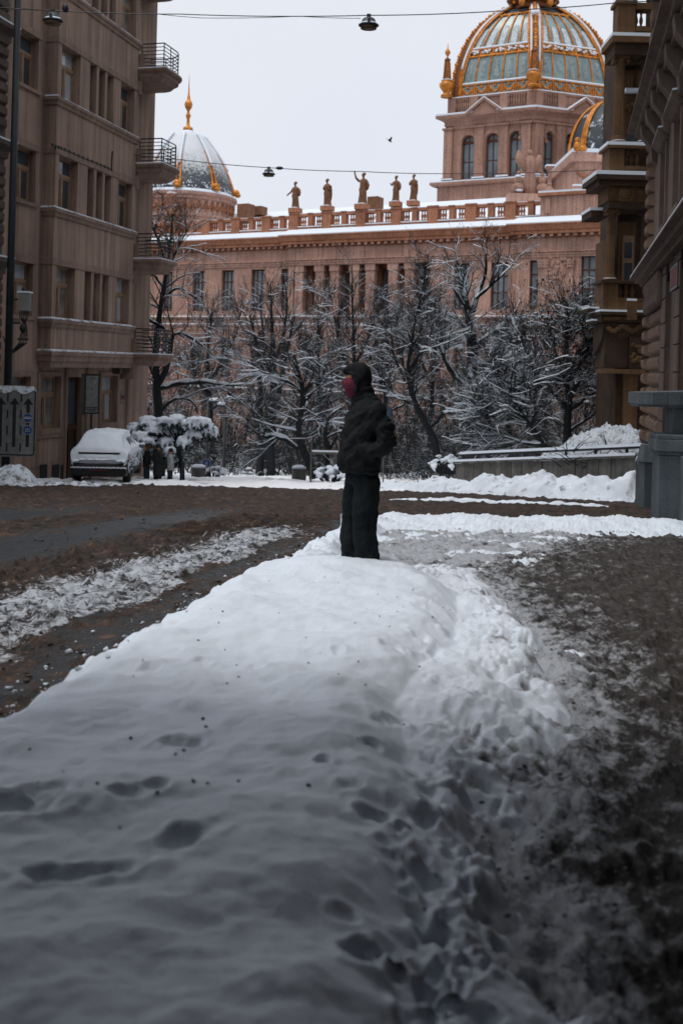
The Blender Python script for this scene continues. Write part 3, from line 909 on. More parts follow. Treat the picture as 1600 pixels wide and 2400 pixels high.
# bay front: openings
win_a, win_b = (lx(137, 480), lx(181, 480)), (lx(276, 520), lx(308, 520))
slots = [(lx(204, 480), lx(219, 480)), (lx(225, 480), lx(240, 480)), (lx(245, 480), lx(260, 480))]
ops = []
for zs, zl in zip(Zs, Zl):
    for a, b in (win_a, win_b): ops.append((a, b, zs + 0.06, zl - 0.05))
    for a, b in slots: ops.append((a, b, zs + 0.06, zl - 0.05))
mb = wall_cells(MB(), bx0, bx1, zb0, zt, ops, 0.0, 0.34)
mb.add([(bx0, 0, zb0), (bx0, BAY, zb0), (bx0, BAY, zt), (bx0, 0, zt)], [(0, 1, 2, 3)])       # near return
mb.add([(bx1, 0, zb0), (bx1, BAY, zb0), (bx1, BAY, zt), (bx1, 0, zt)], [(3, 2, 1, 0)])       # far return
mb.add([(bx0, 0, zb0), (bx1, 0, zb0), (bx1, BAY, zb0), (bx0, BAY, zb0)], [(3, 2, 1, 0)])
mb.build('bay_wall', M_PLASTER, LB)
# main wall behind the bay
xe = bx1 + 2.6
wl_ = (lx(38, 430, BAY), lx(84, 430, BAY))
wg = [(lx(93, 940, BAY), lx(140, 940, BAY), 0), (lx(237, 940, BAY), lx(273, 940, BAY), 0), (lx(26, 940, BAY), lx(69, 940, BAY), 0)]
zg0, zg1 = LF.z(120, 1005, BAY), LF.z(120, 882, BAY)
door = (lx(158, 1000, BAY), lx(193, 1000, BAY))
ops2 = [(wl_[0], wl_[1], zs + 0.06, zl - 0.1) for zs, zl in zip(Zs, Zl)]
ops2 += [(a, b, zg0, zg1) for a, b, _ in wg]
ops2.append((door[0], door[1], 0.25, LF.z(175, 884, BAY)))
near = []
for k in range(3):                            # windows of the part towards the camera
    for zs, zl in zip(Zs, Zl):
        near.append((wl_[0] - 3.2 * (k + 1), wl_[1] - 3.2 * (k + 1), zs + 0.06, zl - 0.1))
mb = wall_cells(MB(), lo, xe, -1.5, zt, ops2 + near, BAY, 0.32)
mb.add([(xe, BAY, -1.5), (xe, 9, -1.5), (xe, 9, zt), (xe, BAY, zt)], [(0, 1, 2, 3)])
mb.add([(lo, BAY, -1.5), (lo, 9, -1.5), (lo, 9, zt), (lo, BAY, zt)], [(3, 2, 1, 0)])
mb.add([(lo, 9, -1.5), (xe, 9, -1.5), (xe, 9, zt), (lo, 9, zt)], [(3, 2, 1, 0)])
mb.add([(lo, BAY, zt), (xe, BAY, zt), (xe, 9, zt), (lo, 9, zt)], [(0, 1, 2, 3)])
mb.build('wall', M_PLASTER, LB)
MB().box(lo, xe + 0.3, BAY - 0.5, 9.3, zt, zt + 0.5).build('roof', M_PLASTER2, LB)
# ledges, lintel bands and the corbel under the bay
for k, (zs, zl) in enumerate(zip(Zs, Zl)):
    m = MB()
    m.sweep([(0, zs - 0.26), (0.05, zs - 0.26), (0.07, zs - 0.16), (0.13, zs - 0.10), (0.13, zs - 0.02), (0.0, zs + 0.05)],
            [(bx0, BAY), (bx0, 0), (bx1, 0), (bx1, BAY)])
    led = m.build('ledge', M_PLASTER2, LB)
    MB().sweep([(0.0, zs + 0.056), (0.11, zs + 0.004), (0.115, zs + 0.03), (0.0, zs + 0.085)], [(bx0, BAY), (bx0, 0), (bx1, 0), (bx1, BAY)]).build('snow', M_SNOWDIRT, led)
    MB().sweep([(0, zl - 0.05), (0.035, zl - 0.05), (0.035, zl + 0.16), (0, zl + 0.19)], [(bx0, BAY), (bx0, 0), (bx1, 0), (bx1, BAY)]).build('lintel_band', M_PLASTER2, LB)
m = MB()
m.sweep([(0, zb0 - 0.42), (0.02, zb0 - 0.42), (0.03, zb0 - 0.25), (0.09, zb0 - 0.2), (0.09, zb0 - 0.05), (0.14, zb0), (0.14, zb0 + 0.12), (0.0, zb0 + 0.17)],
        [(bx0, BAY), (bx0, 0), (bx1, 0), (bx1, BAY)])
cb = m.build('bay_cornice', M_PLASTER2, LB)
MB().sweep([(0.0, zb0 + 0.175), (0.13, zb0 + 0.125), (0.135, zb0 + 0.15), (0, zb0 + 0.2)], [(bx0, BAY), (bx0, 0), (bx1, 0), (bx1, BAY)]).build('snow', M_SNOWDIRT, cb)
# window kinds: frame with transom and casements, glass behind
def casement(w, h, slim=False):
    f = MB()
    t, d = 0.07, 0.07
    tr = h * 0.66
    f.box(0, t, 0, d, 0, h); f.box(w - t, w, 0, d, 0, h)
    f.box(t, w - t, 0, d, 0, t); f.box(t, w - t, 0, d, h - t, h)
    f.box(t, w - t, -0.012, d + 0.002, tr - 0.06, tr + 0.07)
    if not slim:
        f.box(w / 2 - 0.05, w / 2 + 0.05, -0.008, d + 0.003, t, tr - 0.06)
        for a, b in ((t, w / 2 - 0.05), (w / 2 + 0.05, w - t)):
            f.box(a, a + 0.05, 0.012, d - 0.005, t, tr - 0.06); f.box(b - 0.05, b, 0.012, d - 0.005, t, tr - 0.06)
            f.box(a + 0.05, b - 0.05, 0.012, d - 0.005, t, t + 0.06); f.box(a + 0.05, b - 0.05, 0.012, d - 0.005, tr - 0.12, tr - 0.06)
    p = MB().add([(t * 0.5, 0.045, t * 0.5), (w - t * 0.5, 0.045, t * 0.5), (w - t * 0.5, 0.045, h - t * 0.5), (t * 0.5, 0.045, h - t * 0.5)], [(0, 1, 2, 3)])
    return f.mesh('window', M_FRAMEW), [p.mesh('pane', q_) for q_ in (M_PANED, M_PANED, M_CURTAIN, M_PANED, M_SKYPANE)]
cache, wcount = {}, [0]
def put_window(parent, a, b, z0, z1, y, slim=False):
    key = (round(b - a, 2), round(z1 - z0, 2), slim)
    if key not in cache: cache[key] = casement(b - a - 0.004, z1 - z0 - 0.004, slim)
    w = share('window', cache[key][0], parent, (a + 0.002, y, z0 + 0.002))
    wcount[0] += 1
    share('pane', cache[key][1][(wcount[0] * 7 + wcount[0] // 3) % 5], w)
    return w
for zs, zl in zip(Zs, Zl):
    for a, b in (win_a, win_b): put_window(LB, a, b, zs + 0.06, zl - 0.05, 0.26)
    for a, b in slots: put_window(LB, a, b, zs + 0.06, zl - 0.05, 0.29, True)
    put_window(LB, wl_[0], wl_[1], zs + 0.06, zl - 0.1, BAY + 0.24)
    for k in range(3): put_window(LB, wl_[0] - 3.2 * (k + 1), wl_[1] - 3.2 * (k + 1), zs + 0.06, zl - 0.1, BAY + 0.24)
    MB().box(wl_[0] - 0.08, wl_[1] + 0.1, BAY - 0.09, BAY + 0.2, zs - 0.06, zs + 0.058).build('window_sill', M_PLASTER2, LB)
    MB().box(wl_[0] - 0.12, wl_[1] + 0.12, BAY - 0.05, BAY - 0.002, zl - 0.098, zl + 0.12).build('lintel', M_PLASTER2, LB)
for a, b, _ in wg:
    put_window(LB, a, b, zg0, zg1, BAY + 0.2)
    m = MB()
    for x0_, x1_, z0_, z1_ in ((a - 0.16, a, zg0 - 0.16, zg1 + 0.16), (b, b + 0.16, zg0 - 0.16, zg1 + 0.16), (a, b, zg1, zg1 + 0.16), (a - 0.2, b + 0.2, zg0 - 0.3, zg0 - 0.16)):
        m.box(x0_, x1_, BAY - 0.05, BAY - 0.001, z0_, z1_)
    m.box(a, b, BAY - 0.07, BAY + 0.19, zg0 - 0.16, zg0 + 0.004)
    m.build('window_surround', M_PLASTER2, LB)
# plinth, door, basement openings, pilaster strips
pz = LF.z(250, 1070, BAY)
m = MB().box(lo, door[0] - 0.12, BAY - 0.06, BAY - 0.001, -1.4, pz); m.box(door[1] + 0.12, xe, BAY - 0.06, BAY - 0.001, -1.4, pz)
m.build('plinth', M_PLASTER2, LB)
for pa, pb in ((90, 107), (118, 135), (139, 149)):
    a, b = lx(pa, 1105, BAY), lx(pb, 1105, BAY)
    v = MB().box(a, b, BAY - 0.075, BAY - 0.062, LF.z(pa, 1128, BAY), LF.z(pa, 1090, BAY)).build('basement_vent', M_SIGNK, LB)
d = MB()
dz0, dz1 = 0.25, LF.z(175, 884, BAY)
d.box(door[0], door[1], BAY + 0.27, BAY + 0.3, dz0, dz1)
d.box(door[0], door[0] + 0.09, BAY + 0.2, BAY + 0.27, dz0, dz1); d.box(door[1] - 0.09, door[1], BAY + 0.2, BAY + 0.27, dz0, dz1)
d.box(door[0] + 0.09, door[1] - 0.09, BAY + 0.2, BAY + 0.27, dz0 + 2.05, dz0 + 2.2)
md = (door[0] + door[1]) / 2
d.box(md - 0.05, md + 0.05, BAY + 0.21, BAY + 0.27, dz0, dz0 + 2.05)
dr = d.build('door', M_OCHRED, LB)
MB().box(door[0] + 0.12, door[1] - 0.12, BAY + 0.25, BAY + 0.268, dz0 + 2.25, dz1 - 0.12).build('fanlight', M_PANED, dr)
MB().tube([(md + 0.08, BAY + 0.19, dz0 + 0.95), (md + 0.08, BAY + 0.17, dz0 + 1.2)], 0.02).build('handle', M_GOLDD, dr)
for pxs in (150, 199, 294):
    a = lx(pxs, 950, BAY)
    MB().tube([(a, BAY - 0.09, -1), (a, BAY - 0.09, zb0 - 0.3)], 0.045, 8).build('downpipe', M_PLASTER2, LB)
# red notice beside the last window
a = lx(282, 935, BAY); b = lx(291, 935, BAY)
nt = MB().box(a, b, BAY - 0.03, BAY - 0.002, LF.z(286, 945, BAY), LF.z(286, 917, BAY)).build('notice', M_SIGNW, LB)
MB().box(a + 0.02, b - 0.02, BAY - 0.036, BAY - 0.0305, LF.z(286, 936, BAY), LF.z(286, 926, BAY)).build('notice_print', M_RED, nt)
MB().box(lx(263, 835, BAY), lx(268, 835, BAY), BAY - 0.35, BAY - 0.002, LF.z(265, 876, BAY), LF.z(265, 855, BAY)).build('lamp_bracket', M_SOOT, LB)
# corner balconies beyond the bay
def balcony(zf):
    x0_, x1_ = bx1 + 0.03, bx1 + 2.1
    yo, yi = -1.15, BAY - 0.002
    out = []
    def outline(g, n=7):
        pts = [(x0_ - g * 0.0, yi)]
        pts += [(x0_ - g, -0.1), (x0_ - g, yo + 0.05 - g)]
        pts += [(x1_ - 0.9 + 0.9 * math.sin(a_ * math.pi / 2 / n) + g * math.sin(a_ * math.pi / 2 / n), yo + 0.9 - 0.9 * math.cos(a_ * math.pi / 2 / n) - g * math.cos(a_ * math.pi / 2 / n)) for a_ in range(n + 1)]
        pts += [(x1_ + g, yi)]
        return pts
    m = MB()
    lv = [(-0.26, -0.46), (-0.10, -0.30), (-0.02, -0.28), (-0.02, -0.14), (0.09, -0.10), (0.12, -0.06), (0.12, 0.0)]
    rings = [outline(g) for g, _ in lv]
    n = len(rings[0])
    vs_, fs_ = [], []
    for (g, dz), rg in zip(lv, rings): vs_ += [(x_, y_, zf + dz) for x_, y_ in rg]
    for k in range(len(lv) - 1):
        for i in range(n - 1): fs_.append((k * n + i, k * n + i + 1, (k + 1) * n + i + 1, (k + 1) * n + i))
    fs_ += [tuple(range(n - 1, -1, -1)), tuple((len(lv) - 1) * n + i for i in range(n))]
    m.add(vs_, fs_)
    bal = m.build('balcony', M_PLASTER2, LB)
    s = MB(); o = outline(0.08); s.prism(o, zf + 0.004, zf + 0.05); s.build('snow', M_SNOW, bal)
    path = [(x_, y_) for x_, y_ in outline(-0.06)][1:]
    rl = MB()
    for i in range(7):
        zz = zf + 0.14 + 0.145 * i
        rl.tube([(x_, y_, zz) for x_, y_ in path], 0.026 if i == 6 else 0.018, 5)
    for i in (0, 1, 4, 7, len(path) - 2):
        x_, y_ = path[min(i, len(path) - 1)]
        rl.tube([(x_, y_, zf), (x_, y_, zf + 0.14 + 0.145 * 6)], 0.024, 5)
    for x_ in (x0_ + 0.7,):
        rl.tube([(x_, yo + 0.11, zf), (x_, yo + 0.11, zf + 0.14 + 0.145 * 6)], 0.018, 5)
    rl.build('railing', M_IRON, bal)
    MB().box(x0_ + 0.02, x0_ + 0.42, BAY - 0.62, BAY - 0.003, zf + 0.051, zf + 0.62).build('balcony_pier', M_PLASTER2, bal)
    MB().box(bx1 + 0.003, bx1 + 0.16, BAY - 0.55, BAY - 0.01, zf - 1.0, zf - 0.47).build('bracket', M_PLASTER2, bal)
    return bal
zB = [LF.z(318, p) for p in (830, 608, 380, 157)]
dzB = (zB[3] - zB[0]) / 3
for k in range(5): balcony(zB[0] + dzB * k)
# cable running along the bay below a lintel band
m = MB()
pts = [(lx(px_, 0, -0.03), -0.03, LF.z(px_, py_, -0.03)) for px_, py_ in ((36, 311), (60, 318), (94, 334), (122, 339), (150, 350), (190, 368), (230, 384), (266, 398), (266, 355))]
pts = [(LF.hit(px_, py_, -0.03)[0], -0.03, LF.hit(px_, py_, -0.03)[1]) for px_, py_ in ((124, 340), (150, 350), (190, 368), (230, 384), (262, 398), (264, 355))]
m.tube(pts, 0.025, 5)
for i in range(16):
    t = i / 15 * 3.999; k = int(t); f_ = t - k
    p = [pts[k][j] * (1 - f_) + pts[k + 1][j] * f_ for j in range(3)]
    m.box(p[0] - 0.03, p[0] + 0.03, -0.06, -0.002, p[2] - 0.05, p[2] + 0.05)
m.build('cable', M_IRON, LB)

# ------------------------------------------------------------------ sooty ornate house at the very left edge
nx1 = lx(20, 300, 0.1)
NH = thing('corner_house', 'sooty stuccoed house with snowy ledges at the extreme left edge', 'building', (LF.o.x, LF.o.y, LF.zb), LF.ang)
m = MB().box(nx1 - 9.0, nx1 - 0.35, -0.02, 0.44, -1.4, zt - 1.0)
zc = [LF.z(15, 335), LF.z(15, 606)]
m.build('wall', M_SOOT, NH)
for zc_ in zc + [zc[0] + (zc[0] - zc[1])]:
    c = MB().sweep([(0, zc_ - 0.55), (0.08, zc_ - 0.5), (0.1, zc_ - 0.3), (0.3, zc_ - 0.16), (0.3, zc_ - 0.03), (0, zc_)], [(nx1 - 9, -0.02), (nx1 - 0.35, -0.02), (nx1 - 0.35, 0.44)]).build('cornice', M_SOOT, NH)
    MB().sweep([(0, zc_ + 0.002), (0.28, zc_ - 0.025), (0.29, zc_ + 0.03), (0, zc_ + 0.06)], [(nx1 - 9, -0.02), (nx1 - 0.35, -0.02), (nx1 - 0.35, 0.44)]).build('snow', M_SNOW, c)
for i in range(58):
    z_ = 0.4 + 0.36 * i
    if any(zc_ - 0.7 < z_ < zc_ + 0.1 for zc_ in zc) or z_ > zt - 2: continue
    MB().hexa([(nx1 - 2.2, -0.02, z_), (nx1 - 0.36, -0.02, z_), (nx1 - 0.36, -0.02, z_ + 0.3), (nx1 - 2.2, -0.02, z_ + 0.3),
               (nx1 - 2.15, -0.12, z_ + 0.05), (nx1 - 0.41, -0.12, z_ + 0.05), (nx1 - 0.41, -0.12, z_ + 0.25), (nx1 - 2.15, -0.12, z_ + 0.25)]).build('quoin', M_SOOT, NH)
# ------------------------------------------------------------------ the museum
MF = Frame(18.3, 100.0, math.atan2(-0.461, 0.887), -9.2)
MU = MF.root('museum', 'pink stone museum with gilded glass dome, balustrade and statues behind the bare trees', 'building')
def mx(px, py=600, y=0.0): return MF.x(px, py, y)
def mz(px, py, y=0.0): return MF.z(px, py, y)
YC, YR = -0.9, -1.8                            # centre block and right pavilion stand forward
xL, xA, xB, xR = mx(250), mx(676, 600, YC), mx(1217, 600, YC), mx(1262, 600, YR)
xEnd = xR + 30
SEG = [(xL, xA, 0.0), (xA, xB, YC), (xB, xEnd, YR)]
PATH = [(xL, 0), (xA, 0), (xA, YC), (xB, YC), (xB, YR), (xEnd, YR)]
z_head = mz(1080, 617, YC); z_sill = mz(1080, 726, YC)
z_arch0 = mz(1080, 611, YC); z_frz0 = mz(1080, 598, YC); z_frz1 = mz(1080, 564, YC)
z_cor0 = mz(1080, 562, YC); z_cor1 = mz(1080, 537, YC); z_bal0 = mz(1080, 520, YC); z_bal1 = mz(1080, 481, YC)
def win_mesh(w, h, nx, nz, mat=M_WFRAME, t=0.14, pm=M_PANE):
    f = MB()
    f.box(0, t, 0, 0.15, 0, h); f.box(w - t, w, 0, 0.15, 0, h); f.box(t, w - t, 0, 0.15, 0, t); f.box(t, w - t, 0, 0.15, h - t, h)
    for i in range(1, nx): f.box(w * i / nx - t / 2, w * i / nx + t / 2, 0.01, 0.14, t, h - t)
    for fz in nz: f.box(t, w - t, -0.02, 0.155, h * fz - t / 2, h * fz + t / 2)
    ps = []
    zz = [0] + list(nz) + [1]
    for i in range(nx):
        for k in range(len(zz) - 1):
            a, b = w * i / nx + 0.01, w * (i + 1) / nx - 0.01
            ps.append(MB().add([(a, 0.08, h * zz[k] + 0.01), (b, 0.08, h * zz[k] + 0.01), (b, 0.08, h * zz[k + 1] - 0.01), (a, 0.08, h * zz[k + 1] - 0.01)], [(0, 1, 2, 3)]).mesh('pane', pm))
    return f.mesh('window', mat), ps
wcache = {}
def museum_window(a, b, z0, z1, y, parent=MU, nz=(0.37, 0.72), nx=3):
    key = (round(b - a, 1), round(z1 - z0, 1), nx)
    if key not in wcache: wcache[key] = win_mesh(b - a, z1 - z0, nx, nz)
    w = share('window', wcache[key][0], parent, (a, y, z0))
    for p in wcache[key][1]: share('pane', p, w)
    return w
# piano nobile windows: (px left, px right, plane)
left_w = [(mx(a, 680), mx(b, 680)) for a, b in ((300, 324), (382, 404), (451, 478), (519, 547), (588, 619), (658, 682))]
port_w = [(mx(a, 680, 0.9), mx(b, 680, 0.9)) for a, b in ((731, 757), (806, 834), (893, 923), (984, 1012))]
cent_w = [(mx(a, 680, YC), mx(b, 680, YC)) for a, b in ((1062, 1098), (1149, 1189))]
right_w = [(mx(1239, 680, YR), mx(1259, 680, YR)), (mx(1360, 650, YR), mx(1411, 650, YR)), (mx(1480, 650, YR), mx(1530, 650, YR))]
zl1, zl0 = mz(1070, 796, YC), mz(1070, 905, YC)           # arched windows of the floor below
xp0, xp1 = mx(688, 650, YC), mx(1030, 650, YC)            # the loggia
lower = []
for i, (a, b) in enumerate(left_w): lower.append((a, b, 0))
# left wing wall
ops = [(a, b, z_sill, z_head) for a, b in left_w] + [(a + 0.1, b - 0.1, zl0, zl1) for a, b in left_w]
na = len(left_w)
m = wall_cells(MB(), xL, xA, 0, z_bal0, ops, 0.0, 0.5, arch=range(na, 2 * na))
m.build('wall', M_STONE, MU)
for a, b in left_w:
    museum_window(a, b, z_sill, z_head, 0.35)
    museum_window(a + 0.1, b - 0.1, zl0, zl1, 0.4, nz=(0.55,), nx=2)
# centre block with loggia
ops = [(a, b, z_sill, z_head) for a, b in cent_w] + [(xp0, xp1, z_sill - 1.0, z_arch0 - 0.1)] + [(a + 0.2, b - 0.2, zl0, zl1) for a, b in cent_w] 
pl = [((a + b) / 2 - 0.65, (a + b) / 2 + 0.65) for a, b in port_w]
ops += [(a, b, zl0, zl1) for a, b in pl]
m = wall_cells(MB(), xA, xB, 0, z_bal0, ops, YC, 0.6, arch=[3, 4] + list(range(5, 5 + len(pl))))
m.add([(xA, YC, 0), (xA, 0, 0), (xA, 0, z_bal0), (xA, YC, z_bal0)], [(0, 1, 2, 3)])
m.build('wall', M_STONE, MU)
for a, b in cent_w:
    museum_window(a, b, z_sill, z_head, YC + 0.4)
    museum_window(a + 0.2, b - 0.2, zl0, zl1, YC + 0.5, nz=(0.55,), nx=2)
for a, b in pl: museum_window(a, b, zl0, zl1, YC + 0.5, nz=(0.55,), nx=2)
lg = wall_cells(MB(), xp0, xp1, z_sill - 1.0, z_arch0 - 0.1, [(a, b, z_sill, z_head - 0.1) for a, b in port_w], 0.9, 0.4)
lg.add([(xp0, YC, z_sill - 1.0), (xp0, 0.9, z_sill - 1.0), (xp0, 0.9, z_arch0 - 0.1), (xp0, YC, z_arch0 - 0.1)], [(0, 1, 2, 3)])
lg.add([(xp1, YC, z_sill - 1.0), (xp1, 0.9, z_sill - 1.0), (xp1, 0.9, z_arch0 - 0.1), (xp1, YC, z_arch0 - 0.1)], [(3, 2, 1, 0)])
lg.add([(xp0, YC, z_sill - 1.0), (xp1, YC, z_sill - 1.0), (xp1, 0.9, z_sill - 1.0), (xp0, 0.9, z_sill - 1.0)], [(0, 1, 2, 3)])
lg.add([(xp0, YC, z_arch0 - 0.1), (xp1, YC, z_arch0 - 0.1), (xp1, 0.9, z_arch0 - 0.1), (xp0, 0.9, z_arch0 - 0.1)], [(3, 2, 1, 0)])
lg.build('loggia_wall', M_STONE2, MU)
for a, b in port_w: museum_window(a, b, z_sill, z_head - 0.1, 1.2)
# loggia columns in pairs between the windows
ch = z_arch0 - 0.1 - (z_sill - 1.0)
cp = []
for k in range(13):
    fz = k / 12
    cp.append((0.44 * (1 - 0.14 * fz * fz), 0.55 + (ch - 1.35) * fz))
prof = [(0.0, 0.0), (0.62, 0.0), (0.62, 0.22), (0.56, 0.24), (0.58, 0.36), (0.50, 0.42), (0.52, 0.5), (0.44, 0.55)] + cp[1:] + [(0.46, ch - 0.8), (0.42, ch - 0.72), (0.50, ch - 0.5), (0.64, ch - 0.2), (0.68, ch - 0.14), (0.68, ch), (0, ch)]
edges = [xp0 + 0.6] + [(port_w[i][1] + port_w[i + 1][0]) / 2 for i in range(3)] + [xp1 - 0.6]
for i, e in enumerate(edges):
    for s in ((-0.95, 0.95) if 0 < i < 4 else (0.0,)):
        pm = MB().box(e + s - 0.52, e + s + 0.52, YC + 0.12, YC + 0.9, z_sill - 0.6, z_arch0 - 0.75)
        pm.box(e + s - 0.64, e + s + 0.64, YC + 0.04, YC + 0.98, z_sill - 0.999, z_sill - 0.601)
        pm = pm.build('loggia_pier', M_STONE, MU)
        MB().box(e + s - 0.62, e + s + 0.62, YC + 0.02, YC + 0.98, z_arch0 - 0.749, z_arch0 - 0.101).build('capital', M_STONE, pm)
# pilasters in the loggia's back wall
for e in edges[1:4]:
    MB().box(e - 1.5, e + 1.5, 0.7, 0.899, z_sill - 0.99, z_arch0 - 0.12).build('pilaster', M_STONE2, MU)
# right pavilion
ops = [(a, b, z_sill, z_head + (0.0 if i == 0 else 0.45)) for i, (a, b) in enumerate(right_w)] + [(a, b, zl0, zl1) for a, b in right_w[1:]]
m = wall_cells(MB(), xB, xEnd, 0, z_bal0, ops, YR, 0.5, arch=[3, 4])
m.add([(xB, YR, 0), (xB, YC, 0), (xB, YC, z_bal0), (xB, YR, z_bal0)], [(0, 1, 2, 3)])
m.build('wall', M_STONE, MU)
for i, (a, b) in enumerate(right_w):
    museum_window(a, b, z_sill, z_head + (0.0 if i == 0 else 0.45), YR + 0.35, nx=(1 if i == 0 else 3))
for a, b in right_w[1:]: museum_window(a, b, zl0, zl1, YR + 0.4, nz=(0.55,), nx=2)
# pilasters with capitals on the pavilion, carved trophy between them
for pa, pb in ((1262, 1283), (1330, 1342)):
    a, b = mx(pa, 650, YR), mx(pb, 650, YR)
    m = MB().box(a, b, YR - 0.16, YR - 0.001, z_sill, z_head - 1.1)
    p = m.build('pilaster', M_STONE, MU)
    cpt = MB()
    for k in range(5):
        cpt.box(a - 0.03 * k - 0.02, b + 0.03 * k + 0.02, YR - 0.18 - 0.03 * k, YR - 0.001, z_head - 1.099 + 0.22 * k, z_head - 0.88 + 0.22 * k - 0.002)
    for k in range(8): cpt.ball((a + (b - a) * (k + 0.5) / 8, YR - 0.24, z_head - 0.7 + 0.3 * (k % 2)), (0.1, 0.06, 0.16), 6, 4)
    cpt.build('capital', M_STONE, p)
tx_, tz_ = mx(1302, 660, YR), mz(1302, 668, YR)
m = MB()
rnd = random.Random(4)
for k in range(26):
    a_ = 2 * math.pi * k / 26
    m.ball((tx_ + 0.85 * math.cos(a_), YR - 0.04, tz_ - 0.4 + 1.1 * math.sin(a_)), (0.17, 0.1, 0.17), 6, 4)
for k in range(26): m.ball((tx_ + rnd.uniform(-1.0, 1.0), YR - 0.03, tz_ + 1.2 + rnd.uniform(-0.3, 1.6)), (0.16, 0.09, 0.2), 6, 4)
m.build('carved_trophy', M_STONE, MU)
# entablature: architrave, frieze line, cornice with dentils, snow
arch = MB().sweep([(0.0, z_arch0), (0.10, z_arch0), (0.10, z_arch0 + 0.22), (0.16, z_arch0 + 0.23), (0.16, z_frz0 - 0.15), (0.26, z_frz0 - 0.05), (0.26, z_frz0), (0.0, z_frz0 + 0.06)], PATH)
arch.build('architrave', M_STONE, MU)
cor = MB().sweep([(0.0, z_cor0 - 0.25), (0.14, z_cor0 - 0.2), (0.14, z_cor0 + 0.02), (0.62, z_cor0 + 0.12), (0.62, z_cor0 + 0.42), (0.72, z_cor0 + 0.44), (0.86, z_cor1 - 0.18), (0.92, z_cor1 - 0.1), (0.92, z_cor1), (0.0, z_cor1 + 0.55)], PATH)
cor = cor.build('cornice', M_STONE2, MU)
sn = MB().sweep([(0.0, z_cor1 + 0.552), (0.90, z_cor1 + 0.003), (0.91, z_cor1 + 0.10), (0.0, z_cor1 + 0.75)], PATH)
sn.build('snow', M_SNOW, cor)
dn = MB()
for x0_, x1_, y_ in SEG:
    n = int((x1_ - x0_) / 0.78)
    for i in range(n):
        x_ = x0_ + (i + 0.5) * (x1_ - x0_) / n
        dn.box(x_ - 0.17, x_ + 0.17, y_ - 0.52, y_ - 0.145, z_cor0 - 0.16, z_cor0 + 0.10)
dn.build('modillions', M_STONE, cor, kind='stuff')
# string courses of the lower storeys
for pyy, dp in ((742, 0.28), (762, 0.1), (930, 0.3)):
    z_ = mz(1080, pyy, YC)
    sc_ = MB().sweep([(0, z_ - 0.3), (dp * 0.6, z_ - 0.26), (dp, z_ - 0.1), (dp, z_), (0, z_ + 0.06)], PATH).build('string_course', M_STONE, MU)
    MB().sweep([(0, z_ + 0.062), (dp - 0.01, z_ + 0.002), (dp - 0.01, z_ + 0.05), (0, z_ + 0.12)], PATH).build('snow', M_SNOW, sc_)
# rusticated joints of the lower storey
rj = MB()
for k in range(16):
    z_ = mz(1080, 765, YC) - 0.55 * (k + 1)
    for x0_, x1_, y_ in SEG:
        rj.box(x0_, x1_, y_ - 0.012, y_ - 0.002, z_ - 0.03, z_ + 0.03)
rj.build('joint_lines', M_STONE2, MU, kind='stuff')
# balustrade with pedestals
bh = z_bal1 - z_bal0
bp = [(0.13, 0), (0.13, 0.1), (0.07, 0.16), (0.14, 0.42), (0.13, 0.52), (0.06, 0.74), (0.09, 0.80), (0.07, 0.9), (0.13, 0.94), (0.13, 1.0)]
bz0, bz1 = z_bal0 + 0.38, z_bal1 - 0.3
bp = [(r_, h_ * (bz1 - bz0)) for r_, h_ in bp]
mod = mx(765, 500, YC) - mx(688, 500, YC)
xs0 = mx(688, 500, YC)
def balustrade(xa, xb, y):
    MB().box(xa, xb, y + 0.05, y + 0.75, z_bal0 - 0.3, bz0 - 0.003).build('balustrade_base', M_STONE2, MU)
    rail = MB().box(xa, xb, y + 0.1, y + 0.7, bz1 + 0.003, z_bal1).build('handrail', M_STONE2, MU)
    MB().box(xa, xb, y + 0.12, y + 0.68, z_bal1 + 0.002, z_bal1 + 0.07).build('snow', M_SNOW, rail)
    MB().box(xa, xb, y - 0.02, y + 0.048, bz0 - 0.16, bz0 - 0.05).build('snow', M_SNOW, rail)
    k0, k1 = math.ceil((xa - xs0) / (mod / 2)), math.floor((xb - xs0) / (mod / 2))
    posts = [xs0 + k * mod / 2 for k in range(k0, k1 + 1)]
    for k, x_ in zip(range(k0, k1 + 1), posts):
        w_ = 0.56 if k % 2 == 0 else 0.28
        e = 0.06 if k % 2 == 0 else 0.0
        pd = MB().box(x_ - w_, x_ + w_, y + 0.02 - e, y + 0.78 + e, z_bal0 - 0.28, z_bal1 - 0.03 + e * 0.2)
        pd.box(x_ - w_ - 0.06, x_ + w_ + 0.06, y - 0.05 - e, y + 0.82 + e, z_bal1 - 0.029 + e * 0.2, z_bal1 + 0.075 + e)
        pd.build('pedestal', M_STONE2, MU)
    ends = [xa] + posts + [xb]
    for i in range(len(ends) - 1):
        a, b = ends[i] + 0.6, ends[i + 1] - 0.6
        a = max(a, xa + 0.1); b = min(b, xb - 0.1)
        n = int((b - a) / 0.34) + 1
        if b - a < 0.3: continue
        bb = MB()
        for j in range(n):
            bb.lathe(bp, 7, (a + 0.17 + (b - a - 0.34) * (j / max(1, n - 1)), y + 0.4, bz0))
        bb.build('balusters', M_STONE2, MU, True, kind='stuff')
balustrade(xL, xA, 0.0)
balustrade(xA, xB + 2.0, YC)
